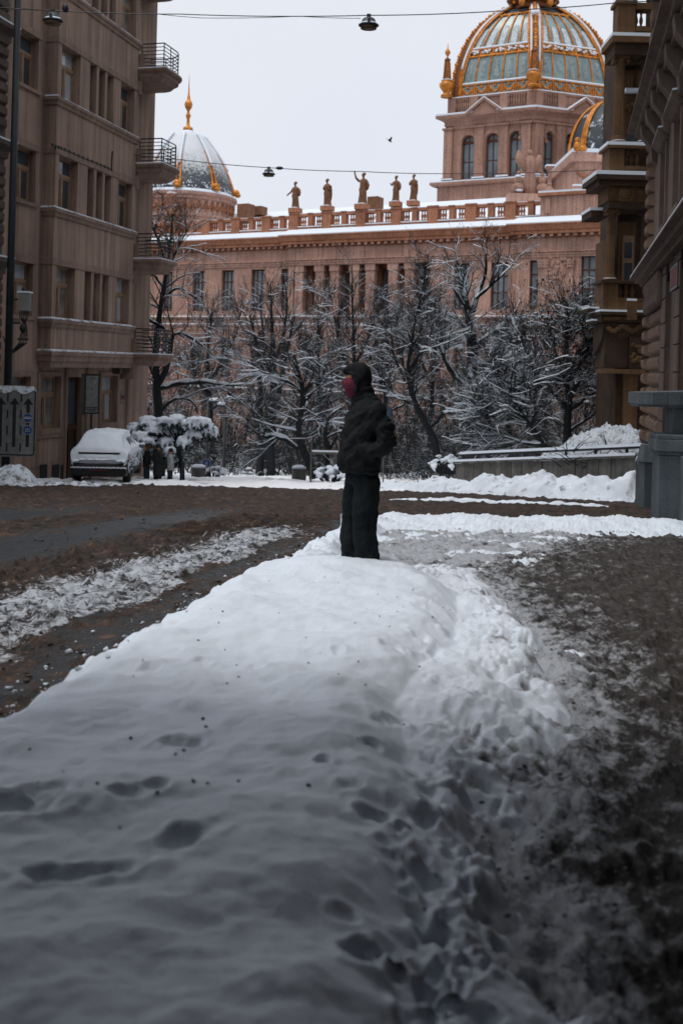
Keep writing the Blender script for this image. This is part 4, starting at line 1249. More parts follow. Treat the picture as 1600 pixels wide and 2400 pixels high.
# solid attic of the pavilion
za1 = mz(1300, 458, YR); za0 = z_cor1 + 0.5
at = MB().box(xR, xEnd, YR + 0.05, YR + 9, z_bal0 - 0.4, za1)
at = at.build('attic', M_STONE, MU)
for k in range(6):
    a = xR + 0.5 + 4.4 * k
    MB().box(a, a + 0.5, YR - 0.08, YR + 0.049, z_bal0 + 0.3, za1 - 0.3).build('pilaster', M_STONE, at)
MB().box(xR - 0.25, xEnd, YR - 0.2, YR + 9.2, za1 + 0.001, za1 + 0.3).build('coping', M_STONE2, at)
MB().box(xR - 0.2, xEnd, YR - 0.15, YR + 9.1, za1 + 0.302, za1 + 0.50).build('snow', M_SNOW, at)
# snowy roof behind the balustrade
rf = MB()
rf.add([(xL, 0.9, z_bal0 - 0.2), (xEnd, 0.9 + YR, z_bal0 - 0.2), (xEnd, 12, z_bal1 + 3.0), (xL, 12, z_bal1 + 2.7), (xL, 34, z_bal0 - 1), (xEnd, 34, z_bal0 - 1)],
       [(0, 1, 2, 3), (3, 2, 5, 4)])
rf.build('roof', M_SNOW, MU)
MB().add([(xL, 0, 0), (xL, 34, 0), (xL, 34, z_bal0 - 1), (xL, 12, z_bal1 + 2.7), (xL, 0.9, z_bal0 - 0.2), (xL, 0, z_bal0 - 0.2)], [(0, 1, 2, 3, 4, 5)]).build('gable_wall', M_STONE, MU)
# roof hatch and chimneys
for pa, pb, pt, pbm, dpt in ((860, 885, 461, 476, 5), (556, 582, 478, 504, 6), (582, 612, 484, 492, 9)):
    a, b = mx(pa, 480, dpt), mx(pb, 480, dpt)
    MB().box(a, b, dpt, dpt + 1.5, mz(pa, pbm + 12, dpt), mz(pa, pt, dpt)).build('chimney', M_STATUE, MU)

# ---------------------------------------------- left pavilion drum and helm dome
INV = MF.inv()
Yd = 121.0
dc = unp(437, 440, Yd + 6.6)
Rd = 122 * Yd / F
z0d, z1d = unp(437, 512, Yd).z, unp(437, 446, Yd).z
m = MB(INV)
zz = z1d
m.lathe([(Rd * 0.96, z0d - 4), (Rd * 0.96, z0d + 0.4), (Rd * 1.0, z0d + 0.5), (Rd * 1.0, z0d + 0.8), (Rd * 0.96, z0d + 0.9), (Rd * 0.96, zz - 0.9), (Rd * 0.99, zz - 0.8), (Rd * 0.99, zz - 0.45), (Rd * 1.03, zz - 0.3), (Rd * 1.03, zz), (Rd * 0.8, zz + 0.05)], 48, (dc.x, dc.y, 0))
drum = m.build('pavilion_drum', M_STONE, MU)
m = MB(INV)
rnd = random.Random(3)
for k in range(22):                               # garlands
    a0 = math.pi * (1.0 + k / 22 * 1.0)
    for j in range(11):
        f_ = j / 10
        a_ = a0 + f_ * math.pi / 22
        zz_ = z0d + 2.3 - 0.75 * math.sin(math.pi * f_)
        m.ball((dc.x + Rd * 0.975 * math.cos(a_), dc.y + Rd * 0.975 * math.sin(a_), zz_), 0.15, 6, 4)
    for j in range(4):
        m.ball((dc.x + Rd * 0.975 * math.cos(a0), dc.y + Rd * 0.975 * math.sin(a0), z0d + 2.2 - 0.3 * j), 0.16, 6, 4)
m.build('garlands', M_STONE2, drum, True, kind='stuff')
MB(INV).lathe([(Rd * 1.02, zz + 0.003), (Rd * 1.02, zz + 0.15), (Rd * 0.86, zz + 0.85), (Rd * 0.8, zz + 0.9)], 48, (dc.x, dc.y, 0)).build('snow', M_SNOW, drum, True)
# helm: lead scales showing low down, snow above
zt_ = unp(437, 318, Yd + 6.6).z
hd = zt_ - z1d
def helm(f_): 
    return Rd * (0.95 - 0.65 * f_ ** 1.12 + 0.085 * math.sin(math.pi * f_))
hp_ = [(helm(k / 20), z1d + 0.55 + (hd - 0.55) * k / 20) for k in range(21)]
hm = MB(INV).lathe(hp_, 64, (dc.x, dc.y, 0))
def helm_mat():
    m, n, l, p = new_mat('snow_on_lead_scales')
    co = n.new('ShaderNodeNewGeometry').outputs['Position']
    sp = n.new('ShaderNodeSeparateXYZ'); l.new(co, sp.inputs[0])
    nz = node_noise(n, l, 0.5, 5, 0.6, co)
    hz = node_math(n, l, 'ADD', node_math(n, l, 'MULTIPLY', node_math(n, l, 'SUBTRACT', sp.outputs['Z'], z1d), 1.0 / hd), node_math(n, l, 'MULTIPLY', node_math(n, l, 'SUBTRACT', nz, 0.5), 0.35))
    ck = n.new('ShaderNodeTexVoronoi'); ck.inputs['Scale'].default_value = 3.2; l.new(co, ck.inputs['Vector'])
    hz = node_math(n, l, 'ADD', hz, node_math(n, l, 'MULTIPLY', node_math(n, l, 'SUBTRACT', ck.outputs['Distance'], 0.35), 0.35))
    c = node_ramp(n, l, hz, [(0.10, SNOW), (0.16, (0.05, 0.058, 0.065)), (0.34, (0.08, 0.088, 0.095)), (0.55, (0.50, 0.52, 0.54)), (0.8, (0.62, 0.64, 0.67))])
    l.new(c, p.inputs['Base Color']); p.inputs['Roughness'].default_value = 0.6
    return m
dome_l = hm.build('helm_dome', helm_mat(), MU, True)
for k in range(8):
    a_ = math.pi * (-0.5 - 0.005) + k * math.pi / 4
    ca, sa = math.cos(a_), math.sin(a_)
    rb = MB(INV)
    for off in (-0.05, 0.05):
        pts = [(dc.x + (r_ + 0.08) * math.cos(a_ + off * (1 - 0.6 * i / 20)), dc.y + (r_ + 0.08) * math.sin(a_ + off * (1 - 0.6 * i / 20)), z_) for i, (r_, z_) in enumerate(hp_)]
        rb.tube(pts[:15], [max(0.02, 0.19 - 0.019 * i * 0.65) for i in range(15)], 6)
    rb.ball((dc.x + (hp_[0][0] + 0.35) * ca, dc.y + (hp_[0][0] + 0.35) * sa, z1d + 0.9), (0.5, 0.5, 0.45), 8, 6)
    rb.ball((dc.x + (hp_[0][0] + 0.6) * ca, dc.y + (hp_[0][0] + 0.6) * sa, z1d + 0.6), (0.4, 0.4, 0.3), 8, 6)
    rb.build('rib', M_GOLD, dome_l, True)
    sb = MB(INV).tube([(dc.x + (r_ + 0.22) * ca, dc.y + (r_ + 0.22) * sa, z_ + 0.08) for r_, z_ in hp_[8:]], 0.16, 6).build('rib_snow', M_SNOW, dome_l, True)
# lantern collar and gilded finial
k_ = Yd / F
fy = lambda p: unp(437, p, Yd + 6.6).z
q = (Yd + 6.6) / F
cl = MB(INV).lathe([(20 * q, fy(332)), (28 * q, fy(330)), (29 * q, fy(326)), (29 * q, fy(321)), (22 * q, fy(317))], 24, (dc.x, dc.y, 0)).build('lantern_collar', M_LEAD, dome_l, True)
MB(INV).lathe([(27 * q, fy(321)), (15 * q, fy(311)), (13 * q, fy(307)), (0, fy(306))], 24, (dc.x, dc.y, 0)).build('snow', M_SNOW, dome_l, True)
MB(INV).lathe([(10 * q, fy(309)), (12 * q, fy(304)), (11 * q, fy(299)), (5 * q, fy(297)), (4 * q, fy(292)), (3.2 * q, fy(280)), (5 * q, fy(274)), (6.5 * q, fy(271)), (4 * q, fy(267)), (3 * q, fy(262)), (4 * q, fy(258)),
               (8 * q, fy(252)), (9.6 * q, fy(245)), (8 * q, fy(239)), (5 * q, fy(236)), (3.4 * q, fy(230)), (3.4 * q, fy(226)), (2.2 * q, fy(222)), (1.3 * q, fy(205)), (0.2 * q, fy(172))], 14, (dc.x, dc.y, 0)).build('finial', M_GOLD, dome_l, True)
# stone urn post in front of the drum
uz = MB(INV)
up = unp(401, 505, Yd - 1.5); uq = Yd / F
uy = lambda p: unp(401, p, Yd - 1.5).z
uz.lathe([(14 * uq, uy(508)), (14 * uq, uy(499)), (9 * uq, uy(497)), (8 * uq, uy(488)), (7 * uq, uy(486)), (8 * uq, uy(462)), (11 * uq, uy(458)), (12 * uq, uy(454)), (0, uy(453))], 12, (up.x, up.y, 0))
uo = uz.build('stone_post', M_STONE2, MU, True)
MB(INV).lathe([(12 * uq, uy(453.8)), (11 * uq, uy(451)), (0, uy(450))], 12, (up.x, up.y, 0)).build('snow', M_SNOW, uo, True)

# ---------------------------------------------- main tower with the glazed dome
TC, TL, TR, TB = Vector((22.05, 118.0)), Vector((12.3, 123.0)), Vector((33.0, 121.6)), Vector((23.5, 137.0))
TP = [TL, TC, TR, TB]
ctr = (TL + TR) / 2 * 0.6 + (TC + TB) / 2 * 0.4
def poly(k, z=None, extra=0.0):
    out_ = []
    for p in TP:
        d_ = p - ctr
        q_ = ctr + d_ * k + d_.normalized() * extra
        out_.append((q_.x, q_.y))
    return out_
cz = lambda p: unp(1248, p, 118.0).z
P1 = poly(1.0)
# podium
pod = MB(INV).prism(poly(1.0, extra=1.1), cz(510), cz(425)).build('podium', M_TOWER, MU)
MB(INV).sweep([(1.1, cz(428)), (1.35, cz(424)), (1.35, cz(419)), (0.0, cz(416))], P1, True).build('podium_cornice', M_TOWER, pod)
MB(INV).sweep([(1.33, cz(418.8)), (1.34, cz(416)), (0.1, cz(411))], P1, True).build('snow', M_SNOW, pod)
# faces with arched windows
twin = {}
def arched(w, h):
    r = w / 2
    f = MB()
    t = 0.13
    N = 10
    arc = [(r - r * math.cos(math.pi * i / N), h - r + r * math.sin(math.pi * i / N)) for i in range(N + 1)]
    edge = [(0, 0)] + arc + [(w, 0)]
    inner = [(t, t)] + [(r - (r - t) * math.cos(math.pi * i / N), h - r + (r - t) * math.sin(math.pi * i / N)) for i in range(N + 1)] + [(w - t, t)]
    n = len(edge)
    f.add([(x_, 0, z_) for x_, z_ in edge] + [(x_, 0, z_) for x_, z_ in inner], [(i, (i + 1) % n, n + (i + 1) % n, n + i) for i in range(n)])
    f.box(r - 0.07, r + 0.07, -0.02, 0.05, t, h - t)
    f.box(t, w - t, -0.05, 0.06, h - r - 0.18, h - r + 0.12)
    f.box(t, w - t, -0.015, 0.055, h * 0.40 - 0.05, h * 0.40 + 0.05)
    p = MB().add([(x_, 0.06, z_) for x_, z_ in edge], [tuple(range(n))])
    return f.mesh('window', M_WFRAME), p.mesh('pane', M_PANE)
def tower_face(A, B, cents, name):
    """face from A (left) to B (right) as seen from outside"""
    L = (B - A).length
    ang = math.atan2(B.y - A.y, B.x - A.x)
    Mf = INV @ Matrix.Translation((A.x, A.y, 0)) @ Matrix.Rotation(ang, 4, 'Z')
    z0, z1 = cz(420), cz(285)
    w = 1.62
    ops = [(c * L - w / 2, c * L + w / 2, cz(409), cz(303)) for c in cents]
    mb_ = wall_cells(MB(Mf), 0, L, z0, z1, ops, 0.0, 0.7, arch=range(len(ops)))
    fc = mb_.build('tower_wall', M_TOWER, MU)
    if 'm' not in twin: twin['m'] = arched(w, cz(303) - cz(409))
    for c in cents:
        o = share('window', twin['m'][0], fc); o.matrix_local = Mf @ Matrix.Translation((c * L - w / 2, 0.5, cz(409)))
        p = share('pane', twin['m'][1], fc); p.matrix_local = Mf @ Matrix.Translation((c * L - w / 2, 0.5, cz(409)))
        sr = MB(Mf)                                   # moulded surround
        N = 14; r = w / 2
        zc_ = cz(303) - r
        for i in range(N):
            a0, a1 = math.pi * i / N, math.pi * (i + 1) / N
            P_ = lambda rr, a_: (c * L - rr * math.cos(a_), zc_ + rr * math.sin(a_))
            q0, q1, q2, q3 = P_(r + 0.02, a0), P_(r + 0.02, a1), P_(r + 0.45, a1), P_(r + 0.45, a0)
            sr.slabxz([q0, q3, q2, q1], -0.12, -0.001)
        for s in (-1, 1):
            a_, b_ = sorted((c * L + s * (r + 0.02), c * L + s * (r + 0.45)))
            sr.box(a_, b_, -0.12, -0.001, cz(409), zc_ - 0.002)
            sr.box(a_ - 0.06, b_ + 0.06, -0.16, -0.002, zc_ - 0.25, zc_ - 0.003 + 0.02)
        sr.build('window_surround', M_TOWER, fc)
    return fc, Mf, L
f1, Mf1, L1 = tower_face(TL, TC, (0.25, 0.53, 0.80), 'l')
f2, Mf2, L2 = tower_face(TC, TR, (0.165, 0.44, 0.72), 'r')
for fc, Mf_, L_, cs in ((f1, Mf1, L1, (0.02, 0.39, 0.665, 0.92)), (f2, Mf2, L2, (0.05, 0.30, 0.58, 0.9))):
    for c in cs:
        pl_ = MB(Mf_).box(c * L_ - 0.55, c * L_ + 0.55, -0.35, -0.003, cz(405), cz(289))
        pl_.box(c * L_ - 0.7, c * L_ + 0.7, -0.5, -0.002, cz(411), cz(405.2))
        pl_.box(c * L_ - 0.72, c * L_ + 0.72, -0.5, -0.002, cz(288.5), cz(284))
        pl_.build('pilaster', M_TOWER, fc)
        MB(Mf_).box(c * L_ - 0.75, c * L_ + 0.75, -0.72, -0.36, cz(411), cz(408)).build('snow', M_SNOW, fc)
for A, B in ((TR, TB), (TB, TL)):
    MB(INV).add([(A.x, A.y, cz(425)), (B.x, B.y, cz(425)), (B.x, B.y, cz(285)), (A.x, A.y, cz(285))], [(0, 1, 2, 3)]).build('tower_wall', M_TOWER, MU)
# carved garlands at the corner
rnd = random.Random(8)
for s, B in ((-1, TL), (1, TR)):
    g = MB(INV)
    d_ = (B - TC).normalized(); nn = Vector((d_.y, -d_.x)) * (1 if s > 0 else -1)
    for k in range(46):
        q_ = TC + d_ * rnd.uniform(0.35, 1.75)
        g.ball((q_.x + nn.x * 0.05, q_.y + nn.y * 0.05, rnd.uniform(cz(330), cz(286))), (0.17, 0.17, 0.22), 6, 4)
    for k in range(16):
        a_ = 2 * math.pi * k / 16
        q_ = TC + d_ * (1.05 + 0.42 * math.cos(a_))
        g.ball((q_.x + nn.x * 0.1, q_.y + nn.y * 0.1, cz(306) + 0.62 * math.sin(a_)), 0.17, 6, 4)
    g.build('carved_garland', M_TOWER, f1, True, kind='stuff')
# entablature, pediments, attic balustrade
en = MB(INV).sweep([(0.0, cz(287)), (0.15, cz(287)), (0.15, cz(280)), (0.25, cz(279)), (0.25, cz(270)), (0.5, cz(266)), (0.95, cz(262)), (1.0, cz(258)), (1.0, cz(255)), (0, cz(250))], P1, True).build('tower_cornice', M_TOWER, MU)
MB(INV).sweep([(0.98, cz(254.8)), (0.99, cz(250.5)), (0.0, cz(245.5))], P1, True).build('snow', M_SNOW, en)
def pediment(Mf_, a, b):
    za, zbk = cz(261), cz(228)
    md_ = (a + b) / 2
    p = MB(Mf_).slabxz([(a, za), (b, za), (md_, zbk)], -1.02, -0.2)
    p = p.build('pediment', M_TOWER, en)
    r = MB(Mf_)
    for u0, u1 in (((a - 0.3, za), (md_, zbk)), ((md_, zbk), (b + 0.3, za))):
        r.hexa([(u0[0], -1.25, u0[1]), (u1[0], -1.25, u1[1]), (u1[0], -0.2, u1[1]), (u0[0], -0.2, u0[1]), (u0[0], -1.25, u0[1] + 0.34), (u1[0], -1.25, u1[1] + 0.34), (u1[0], -0.2, u1[1] + 0.34), (u0[0], -0.2, u0[1] + 0.34)])
    r.build('pediment_cornice', M_TOWER, en)
    r = MB(Mf_)
    for u0, u1 in (((a - 0.3, za), (md_, zbk)), ((md_, zbk), (b + 0.3, za))):
        r.hexa([(u0[0], -1.24, u0[1] + 0.343), (u1[0], -1.24, u1[1] + 0.343), (u1[0], -0.2, u1[1] + 0.343), (u0[0], -0.2, u0[1] + 0.343), (u0[0], -1.24, u0[1] + 0.48), (u1[0], -1.24, u1[1] + 0.48), (u1[0], -0.2, u1[1] + 0.48), (u0[0], -0.2, u0[1] + 0.48)])
    r.build('pediment_snow', M_SNOW, en)
pediment(Mf1, L1 * 0.28, L1 * 0.64)
pediment(Mf2, L2 * 0.36, L2 * 0.72)
aw = MB(INV).prism(poly(0.955), cz(252), cz(214)).build('attic_wall', M_TOWER, MU)
MB(INV).sweep([(0.0, cz(216)), (0.22, cz(214)), (0.26, cz(210)), (-0.6, cz(209))], poly(0.955), True).build('coping', M_TOWER, aw)
MB(INV).sweep([(0.25, cz(209.8)), (0.24, cz(207.5)), (-0.8, cz(206))], poly(0.955), True).build('snow', M_SNOW, aw)
for Mf_, L_, runs in ((Mf1, L1, ((0.10, 0.28), (0.68, 0.88))), (Mf2, L2, ((0.10, 0.30), (0.76, 0.92)))):
    for r0, r1 in runs:
        bb = MB(Mf_)
        n = 8
        for j in range(n):
            x_ = L_ * (r0 + (r1 - r0) * j / (n - 1))
            bb.lathe([(0.1, 0), (0.06, 0.2), (0.13, 0.6), (0.05, 1.0), (0.1, 1.25)], 6, (x_, 0.02, cz(240)))
        bb.build('balusters', M_TOWER, aw, True, kind='stuff')
    for c in (0.045, 0.31, 0.655, 0.96):
        MB(Mf_).box(L_ * c - 0.5, L_ * c + 0.5, -0.12, 0.6, cz(246), cz(210.5)).build('pedestal', M_TOWER, aw)
# dome: cloister vault on the tower's plan
zD0, zD1 = cz(209), unp(1253, 20, ctr.y).z
H = zD1 - zD0
KD = 0.885
def dk(f_):                                  # plan scale of the vault at height fraction f_
    return KD * (max(0.0, 1 - (f_ * 0.965) ** 2.2)) ** 0.56 + 0.012
NR = 28
DL = [i / NR for i in range(NR + 1)]
def dome_pt(i, f_, out_=0.0):
    p = TP[i]; d_ = p - ctr; k = dk(f_)
    q_ = ctr + d_ * k + d_.normalized() * out_
    return Vector((q_.x, q_.y, zD0 + H * f_))
def dome_face(i, j, u, f_, out_=0.0):
    a, b = dome_pt(i, f_), dome_pt(j, f_)
    p = a * (1 - u) + b * u
    d_ = Vector((p.x - ctr.x, p.y - ctr.y, 0))
    nrm = Vector(((b - a).y, -(b - a).x, 0)).normalized()
    if nrm.dot(d_) < 0: nrm = -nrm
    return p + (nrm * 0.8 + Vector((0, 0, 0.6))) * out_
core = MB(INV)
for i in range(4):
    j = (i + 1) % 4
    vs_, fs_ = [], []
    for f_ in DL: vs_ += [dome_pt(i, f_, -0.25), dome_pt(j, f_, -0.25)]
    for k in range(NR): fs_.append((2 * k, 2 * k + 1, 2 * k + 3, 2 * k + 2))
    core.add(vs_, fs_)
DM = core.build('dome', M_LEAD, MU, True)
bands = [(0.0, 0.12), (0.135, 0.415), (0.50, 0.86)]
for i, j in ((0, 1), (1, 2)):
    NP = 5
    us = [0.055 + 0.89 * k / NP for k in range(NP + 1)]
    # glass panes, lower and upper tier
    for k in range(NP):
        for (fa, fb) in bands[1:]:
            vs_, fs_ = [], []
            S_ = 6
            for t in range(S_ + 1):
                f_ = fa + (fb - fa) * t / S_
                vs_ += [dome_face(i, j, us[k], f_, 0.0), dome_face(i, j, us[k + 1], f_, 0.0)]
            for t in range(S_): fs_.append((2 * t, 2 * t + 1, 2 * t + 3, 2 * t + 2))
            MB(INV).add(vs_, fs_).build('pane', M_DOMEG, DM, True)
            # snow still lying on the pane
            vs_, fs_ = [], []
            rnd = random.Random(i * 100 + k * 10 + int(fa * 10))
            up_ = fa > 0.45
            u0, u1 = us[k] * 0.74 + us[k + 1] * 0.26, us[k] * 0.26 + us[k + 1] * 0.74
            g0, g1 = (fa + 0.02, fb - 0.09 - 0.07 * rnd.random()) if up_ else (fa + 0.03 + 0.07 * rnd.random(), fb - 0.04)
            S_ = 9
            for t in range(S_ + 1):
                f_ = g0 + (g1 - g0) * t / S_
                e = 0.05 * rnd.random() * (us[k + 1] - us[k]) * 4
                sh = (1.0 if 0 < t < S_ else 0.6) * (1.0 if up_ else 0.75)
                mdu = (u0 + u1) / 2 + 0.004 * rnd.uniform(-1, 1)
                hw = (u1 - u0) / 2 * sh * (0.86 + 0.28 * rnd.random())
                vs_ += [dome_face(i, j, mdu - hw, f_, 0.05), dome_face(i, j, mdu + hw, f_, 0.05)]
            for t in range(S_): fs_.append((2 * t, 2 * t + 1, 2 * t + 3, 2 * t + 2))
            MB(INV).add(vs_, fs_).build("pane_snow", M_FROST2 if up_ else M_FROST, DM, True)
    # gilded glazing bars
    for k in range(NP + 1):
        pts = [dome_face(i, j, us[k], f_ * 0.90, 0.06) for f_ in DL]
        MB(INV).tube(pts, 0.115, 5).build('glazing_bar', M_GOLD, DM, True)
    for f_ in (0.0, 0.125, 0.42, 0.495, 0.875):
        pts = [dome_face(i, j, 0.04 + 0.92 * t / 16, f_, 0.07) for t in range(17)]
        MB(INV).tube(pts, 0.15, 5).build('gilded_band', M_GOLD, DM, True)
    for f_ in (0.128, 0.50):
        pts = [dome_face(i, j, 0.05 + 0.9 * t / 16, f_ + 0.004, 0.17) for t in range(17)]
        MB(INV).tube(pts, 0.13, 5).build('band_snow', M_SNOW, DM, True)
    # relief panels: base band and middle band
    for (fa, fb, dens) in ((0.008, 0.115, 20), (0.43, 0.487, 15)):
        for k in range(NP):
            vs_, fs_ = [], []
            for f_ in (fa, fb): vs_ += [dome_face(i, j, us[k], f_, 0.0), dome_face(i, j, us[k + 1], f_, 0.0)]
            pn = MB(INV).add(vs_, [(0, 1, 3, 2)]).build('relief_panel', M_DOMEG if fa < 0.1 else M_GOLDD, DM)
            rl = MB(INV)
            rnd = random.Random(k * 7 + i)
            du = us[k + 1] - us[k]
            if fa < 0.1:
                for t in range(9):               # swag
                    q_ = t / 8
                    p_ = dome_face(i, j, us[k] + du * (0.18 + 0.64 * q_), fa + (fb - fa) * (0.66 - 0.42 * math.sin(math.pi * q_)), 0.08)
                    rl.ball(p_, 0.15, 6, 4)
                for q_ in (0.15, 0.85):
                    for t in range(4): rl.ball(dome_face(i, j, us[k] + du * q_, fa + (fb - fa) * (0.15 + 0.2 * t), 0.08), 0.14, 6, 4)
                rl.ball(dome_face(i, j, us[k] + du * 0.5, fa + (fb - fa) * 0.8, 0.1), 0.2, 6, 4)
            else:
                for t in range(dens):
                    p_ = dome_face(i, j, us[k] + du * (0.1 + 0.8 * rnd.random()), fa + (fb - fa) * rnd.random(), 0.06)
                    rl.ball(p_, 0.15, 6, 4)
            rl.build('relief', M_GOLD, DM, True, kind='stuff')
            if fa > 0.1:
                sn_ = MB(INV)
                for t in range(7):
                    p_ = dome_face(i, j, us[k] + du * (0.15 + 0.7 * rnd.random()), fa + (fb - fa) * (0.3 + 0.6 * rnd.random()), 0.16)
                    sn_.ball(p_, (0.2, 0.2, 0.14), 6, 4)
                sn_.build('relief_snow', M_SNOW, DM, True, kind='stuff')
# heavy ribs at the corners
for i in range(4):
    for off, rr_, mt, nm in ((0.12, 0.48, M_GOLDD, 'rib'), (0.30, 0.26, M_GOLD, 'rib_moulding')):
        pts = [dome_pt(i, f_, off) for f_ in DL]
        if nm == 'rib': MB(INV).tube(pts, [rr_ * (1 - 0.35 * f_) for f_ in DL], 8).build(nm, mt, DM, True)
    for side in (-1, 1):
        j = (i + side) % 4
        for u, rr_ in ((0.012, 0.2), (0.036, 0.17), (0.055, 0.13)):
            pts = [dome_face(i, j, u * (1 + 1.2 * f_), f_ * 0.97, 0.22) for f_ in DL]
            MB(INV).tube(pts, rr_, 6).build('rib_moulding', M_GOLD, DM, True)
        pts = [dome_face(i, j, 0.028 * (1 + 1.2 * f_), f_ * 0.97, 0.36) for f_ in DL[8:]]
        if i in (0, 1, 2): MB(INV).tube(pts, 0.15, 6).build('rib_snow', M_SNOW, DM, True)
    kb = MB(INV)
    for k in range(34):
        f_ = k / 34
        p_ = dome_pt(i, f_, 0.62)
        kb.ball(p_, 0.20 if k % 3 else 0.28, 6, 4)
    kb.build('crockets', M_GOLD, DM, True, kind='stuff')
# corner obelisk on the central rib, with urn foot
def obelisk(p, s, name, parent, par_mat=True, ball=False):
    prof_u = [(0.95, 0), (0.95, 0.35), (0.55, 0.5), (0.55, 0.75), (1.15, 1.6), (1.2, 2.1), (0.85, 2.3), (0.85, 2.55)]
    u_ = MB(INV).lathe([(r_ * s, z_ * s) for r_, z_ in prof_u], 14, tuple(p))
    u_ = u_.build(name, M_GOLD, parent, True)
    sh = MB(INV).lathe([(0.82 * s, 2.55 * s), (0.5 * s, 5.6 * s), (0.62 * s, 5.75 * s), (0.62 * s, 5.95 * s), (0.2 * s, 6.1 * s)], 4, tuple(p), a0=math.pi / 4, a1=math.pi * 2 + math.pi / 4)
    sh.build('obelisk_shaft', M_GOLDD, parent)
    st_ = MB(INV)
    for k in range(4):
        a_ = -math.pi / 2 + k * math.pi / 2 
        for o_ in (-0.12, 0.12):
            st_.tube([(p[0] + 0.62 * s * math.cos(a_ + o_ * 2), p[1] + 0.62 * s * math.sin(a_ + o_ * 2), p[2] + 2.6 * s), (p[0] + 0.42 * s * math.cos(a_ + o_ * 2), p[1] + 0.42 * s * math.sin(a_ + o_ * 2), p[2] + 5.5 * s)], 0.07 * s, 4)
    st_.build('obelisk_trim', M_GOLD, parent)
    MB(INV).lathe([(0.9 * s, 2.56 * s), (0.95 * s, 2.66 * s), (0.6 * s, 2.8 * s)], 10, tuple(p)).build('obelisk_snow', M_SNOW, parent, True)
    if ball:
        MB(INV).lathe([(0.2 * s, 6.1 * s), (0.12 * s, 6.4 * s), (0.4 * s, 6.9 * s), (0.42 * s, 7.2 * s), (0.1 * s, 7.7 * s), (0.03 * s, 8.6 * s)], 10, tuple(p)).build('obelisk_ball', M_GOLD, parent, True)
op = unp(1248, 205, 117.6); 
obelisk((op.x, op.y, unp(1248, 203, 117.6).z), 0.72, 'corner_urn', DM)
op = unp(1046, 222, 122.5)
obelisk((op.x, op.y, unp(1046, 228, 122.5).z), 0.78, 'corner_urn', DM, ball=True)
# lantern base on top
lt = MB(INV)
lc = (ctr.x, ctr.y)
qL = (ctr.y) / F
lzf = lambda p: unp(1254, p, ctr.y).z
lt.lathe([(46 * qL, lzf(28)), (48 * qL, lzf(20)), (44 * qL, lzf(18)), (58 * qL, lzf(10)), (62 * qL, lzf(6)), (62 * qL, lzf(2)), (40 * qL, lzf(0)), (40 * qL, lzf(-120)), (0, lzf(-200))], 8, (lc[0], lc[1], 0), a0=-math.pi / 2, a1=1.5 * math.pi)
lan = lt.build('lantern', M_GOLDD, DM)
lb_ = MB(INV)
for k in range(16):
    a_ = 2 * math.pi * k / 16
    lb_.box(lc[0] + 50 * qL * math.cos(a_) - 0.2, lc[0] + 50 * qL * math.cos(a_) + 0.2, lc[1] + 50 * qL * math.sin(a_) - 0.2, lc[1] + 50 * qL * math.sin(a_) + 0.2, lzf(17), lzf(11))
for k in (-1, 1):
    lb_.ball((unp(1254 + 33 * k, 22, ctr.y - 2.6).x, ctr.y - 2.8, lzf(24)), (0.4, 0.4, 0.55), 8, 6)
lb_.build('lantern_brackets', M_GOLD, DM, True, kind='stuff')
sc = MB(INV); sp_ = unp(1253, 29, ctr.y - 4.2)
sc.ball((sp_.x, sp_.y, sp_.z), (0.55, 0.4, 0.35), 10, 6)
sc.build('shell_snow', M_SNOW, DM, True)

# ---------------------------------------------- smaller dark dome at the right pavilion
sc0 = unp(1475, 352, 108.0)
Rs = 118 * 108 / F
Hs = (unp(1475, 352, 108).z, unp(1475, 210, 108).z)
hp2 = [(Rs * math.cos(math.pi / 2 * k / 14) ** 0.8 + 0.01, Hs[0] + (Hs[1] - Hs[0]) * math.sin(math.pi / 2 * k / 14)) for k in range(15)]
D2 = MB(INV).lathe(hp2, 48, (sc0.x, sc0.y + 5, 0)).build('side_dome', M_PATCH, MU, True)
for k in range(12):
    for off in (-0.05, 0.0, 0.05):
        a_ = math.pi * 1.02 + k * math.pi / 6 + off
        MB(INV).tube([(sc0.x + (r_ + 0.12) * math.cos(a_), sc0.y + 5 + (r_ + 0.12) * math.sin(a_), z_) for r_, z_ in hp2], 0.13, 5).build('rib', M_GOLD, D2, True)
db = unp(1348, 358, 107)
q = 107 / F
drm = MB(INV)
x0_, x1_ = unp(1345, 400, 107).x, unp(1345, 400, 107).x + 12
def zzf(p): return unp(1380, p, 107).z
drm.box(x0_, x1_, 106.5, 118, zzf(475), zzf(360))
drm.box(x0_ - 0.5, x1_, 106, 118.4, zzf(382), zzf(362))
drm.box(x0_ - 0.3, x1_, 106.2, 118.4, zzf(475), zzf(440))
dm2 = drm.build('pavilion_block', M_STONE, MU)
MB(INV).box(x0_ - 0.5, x1_, 105.9, 118.4, zzf(361.8), zzf(353)).build('snow', M_SNOW, dm2)
MB(INV).box(x0_ - 0.3, x1_, 106.1, 106.49, zzf(439.8), zzf(436)).build('snow', M_SNOW, dm2)
gl = MB(INV)
for k in range(20):
    f_ = k / 19
    p_ = unp(1352 + 44 * f_, 400 + 14 * math.sin(math.pi * f_), 106.4)
    gl.ball(p_, 0.2, 6, 4)
gl.build('garland', M_STONE2, dm2, True)
gb = MB(INV)
p_ = unp(1352, 352, 105.8)
gb.ball((p_.x, p_.y, p_.z + 0.4), (0.42, 0.4, 0.6), 8, 6); gb.ball((p_.x, p_.y, p_.z + 1.1), (0.3, 0.3, 0.3), 8, 6); gb.ball((p_.x + 0.55, p_.y, p_.z + 0.2), (0.5, 0.4, 0.35), 8, 6)
gb.build('gilded_scroll', M_GOLD, D2, True)
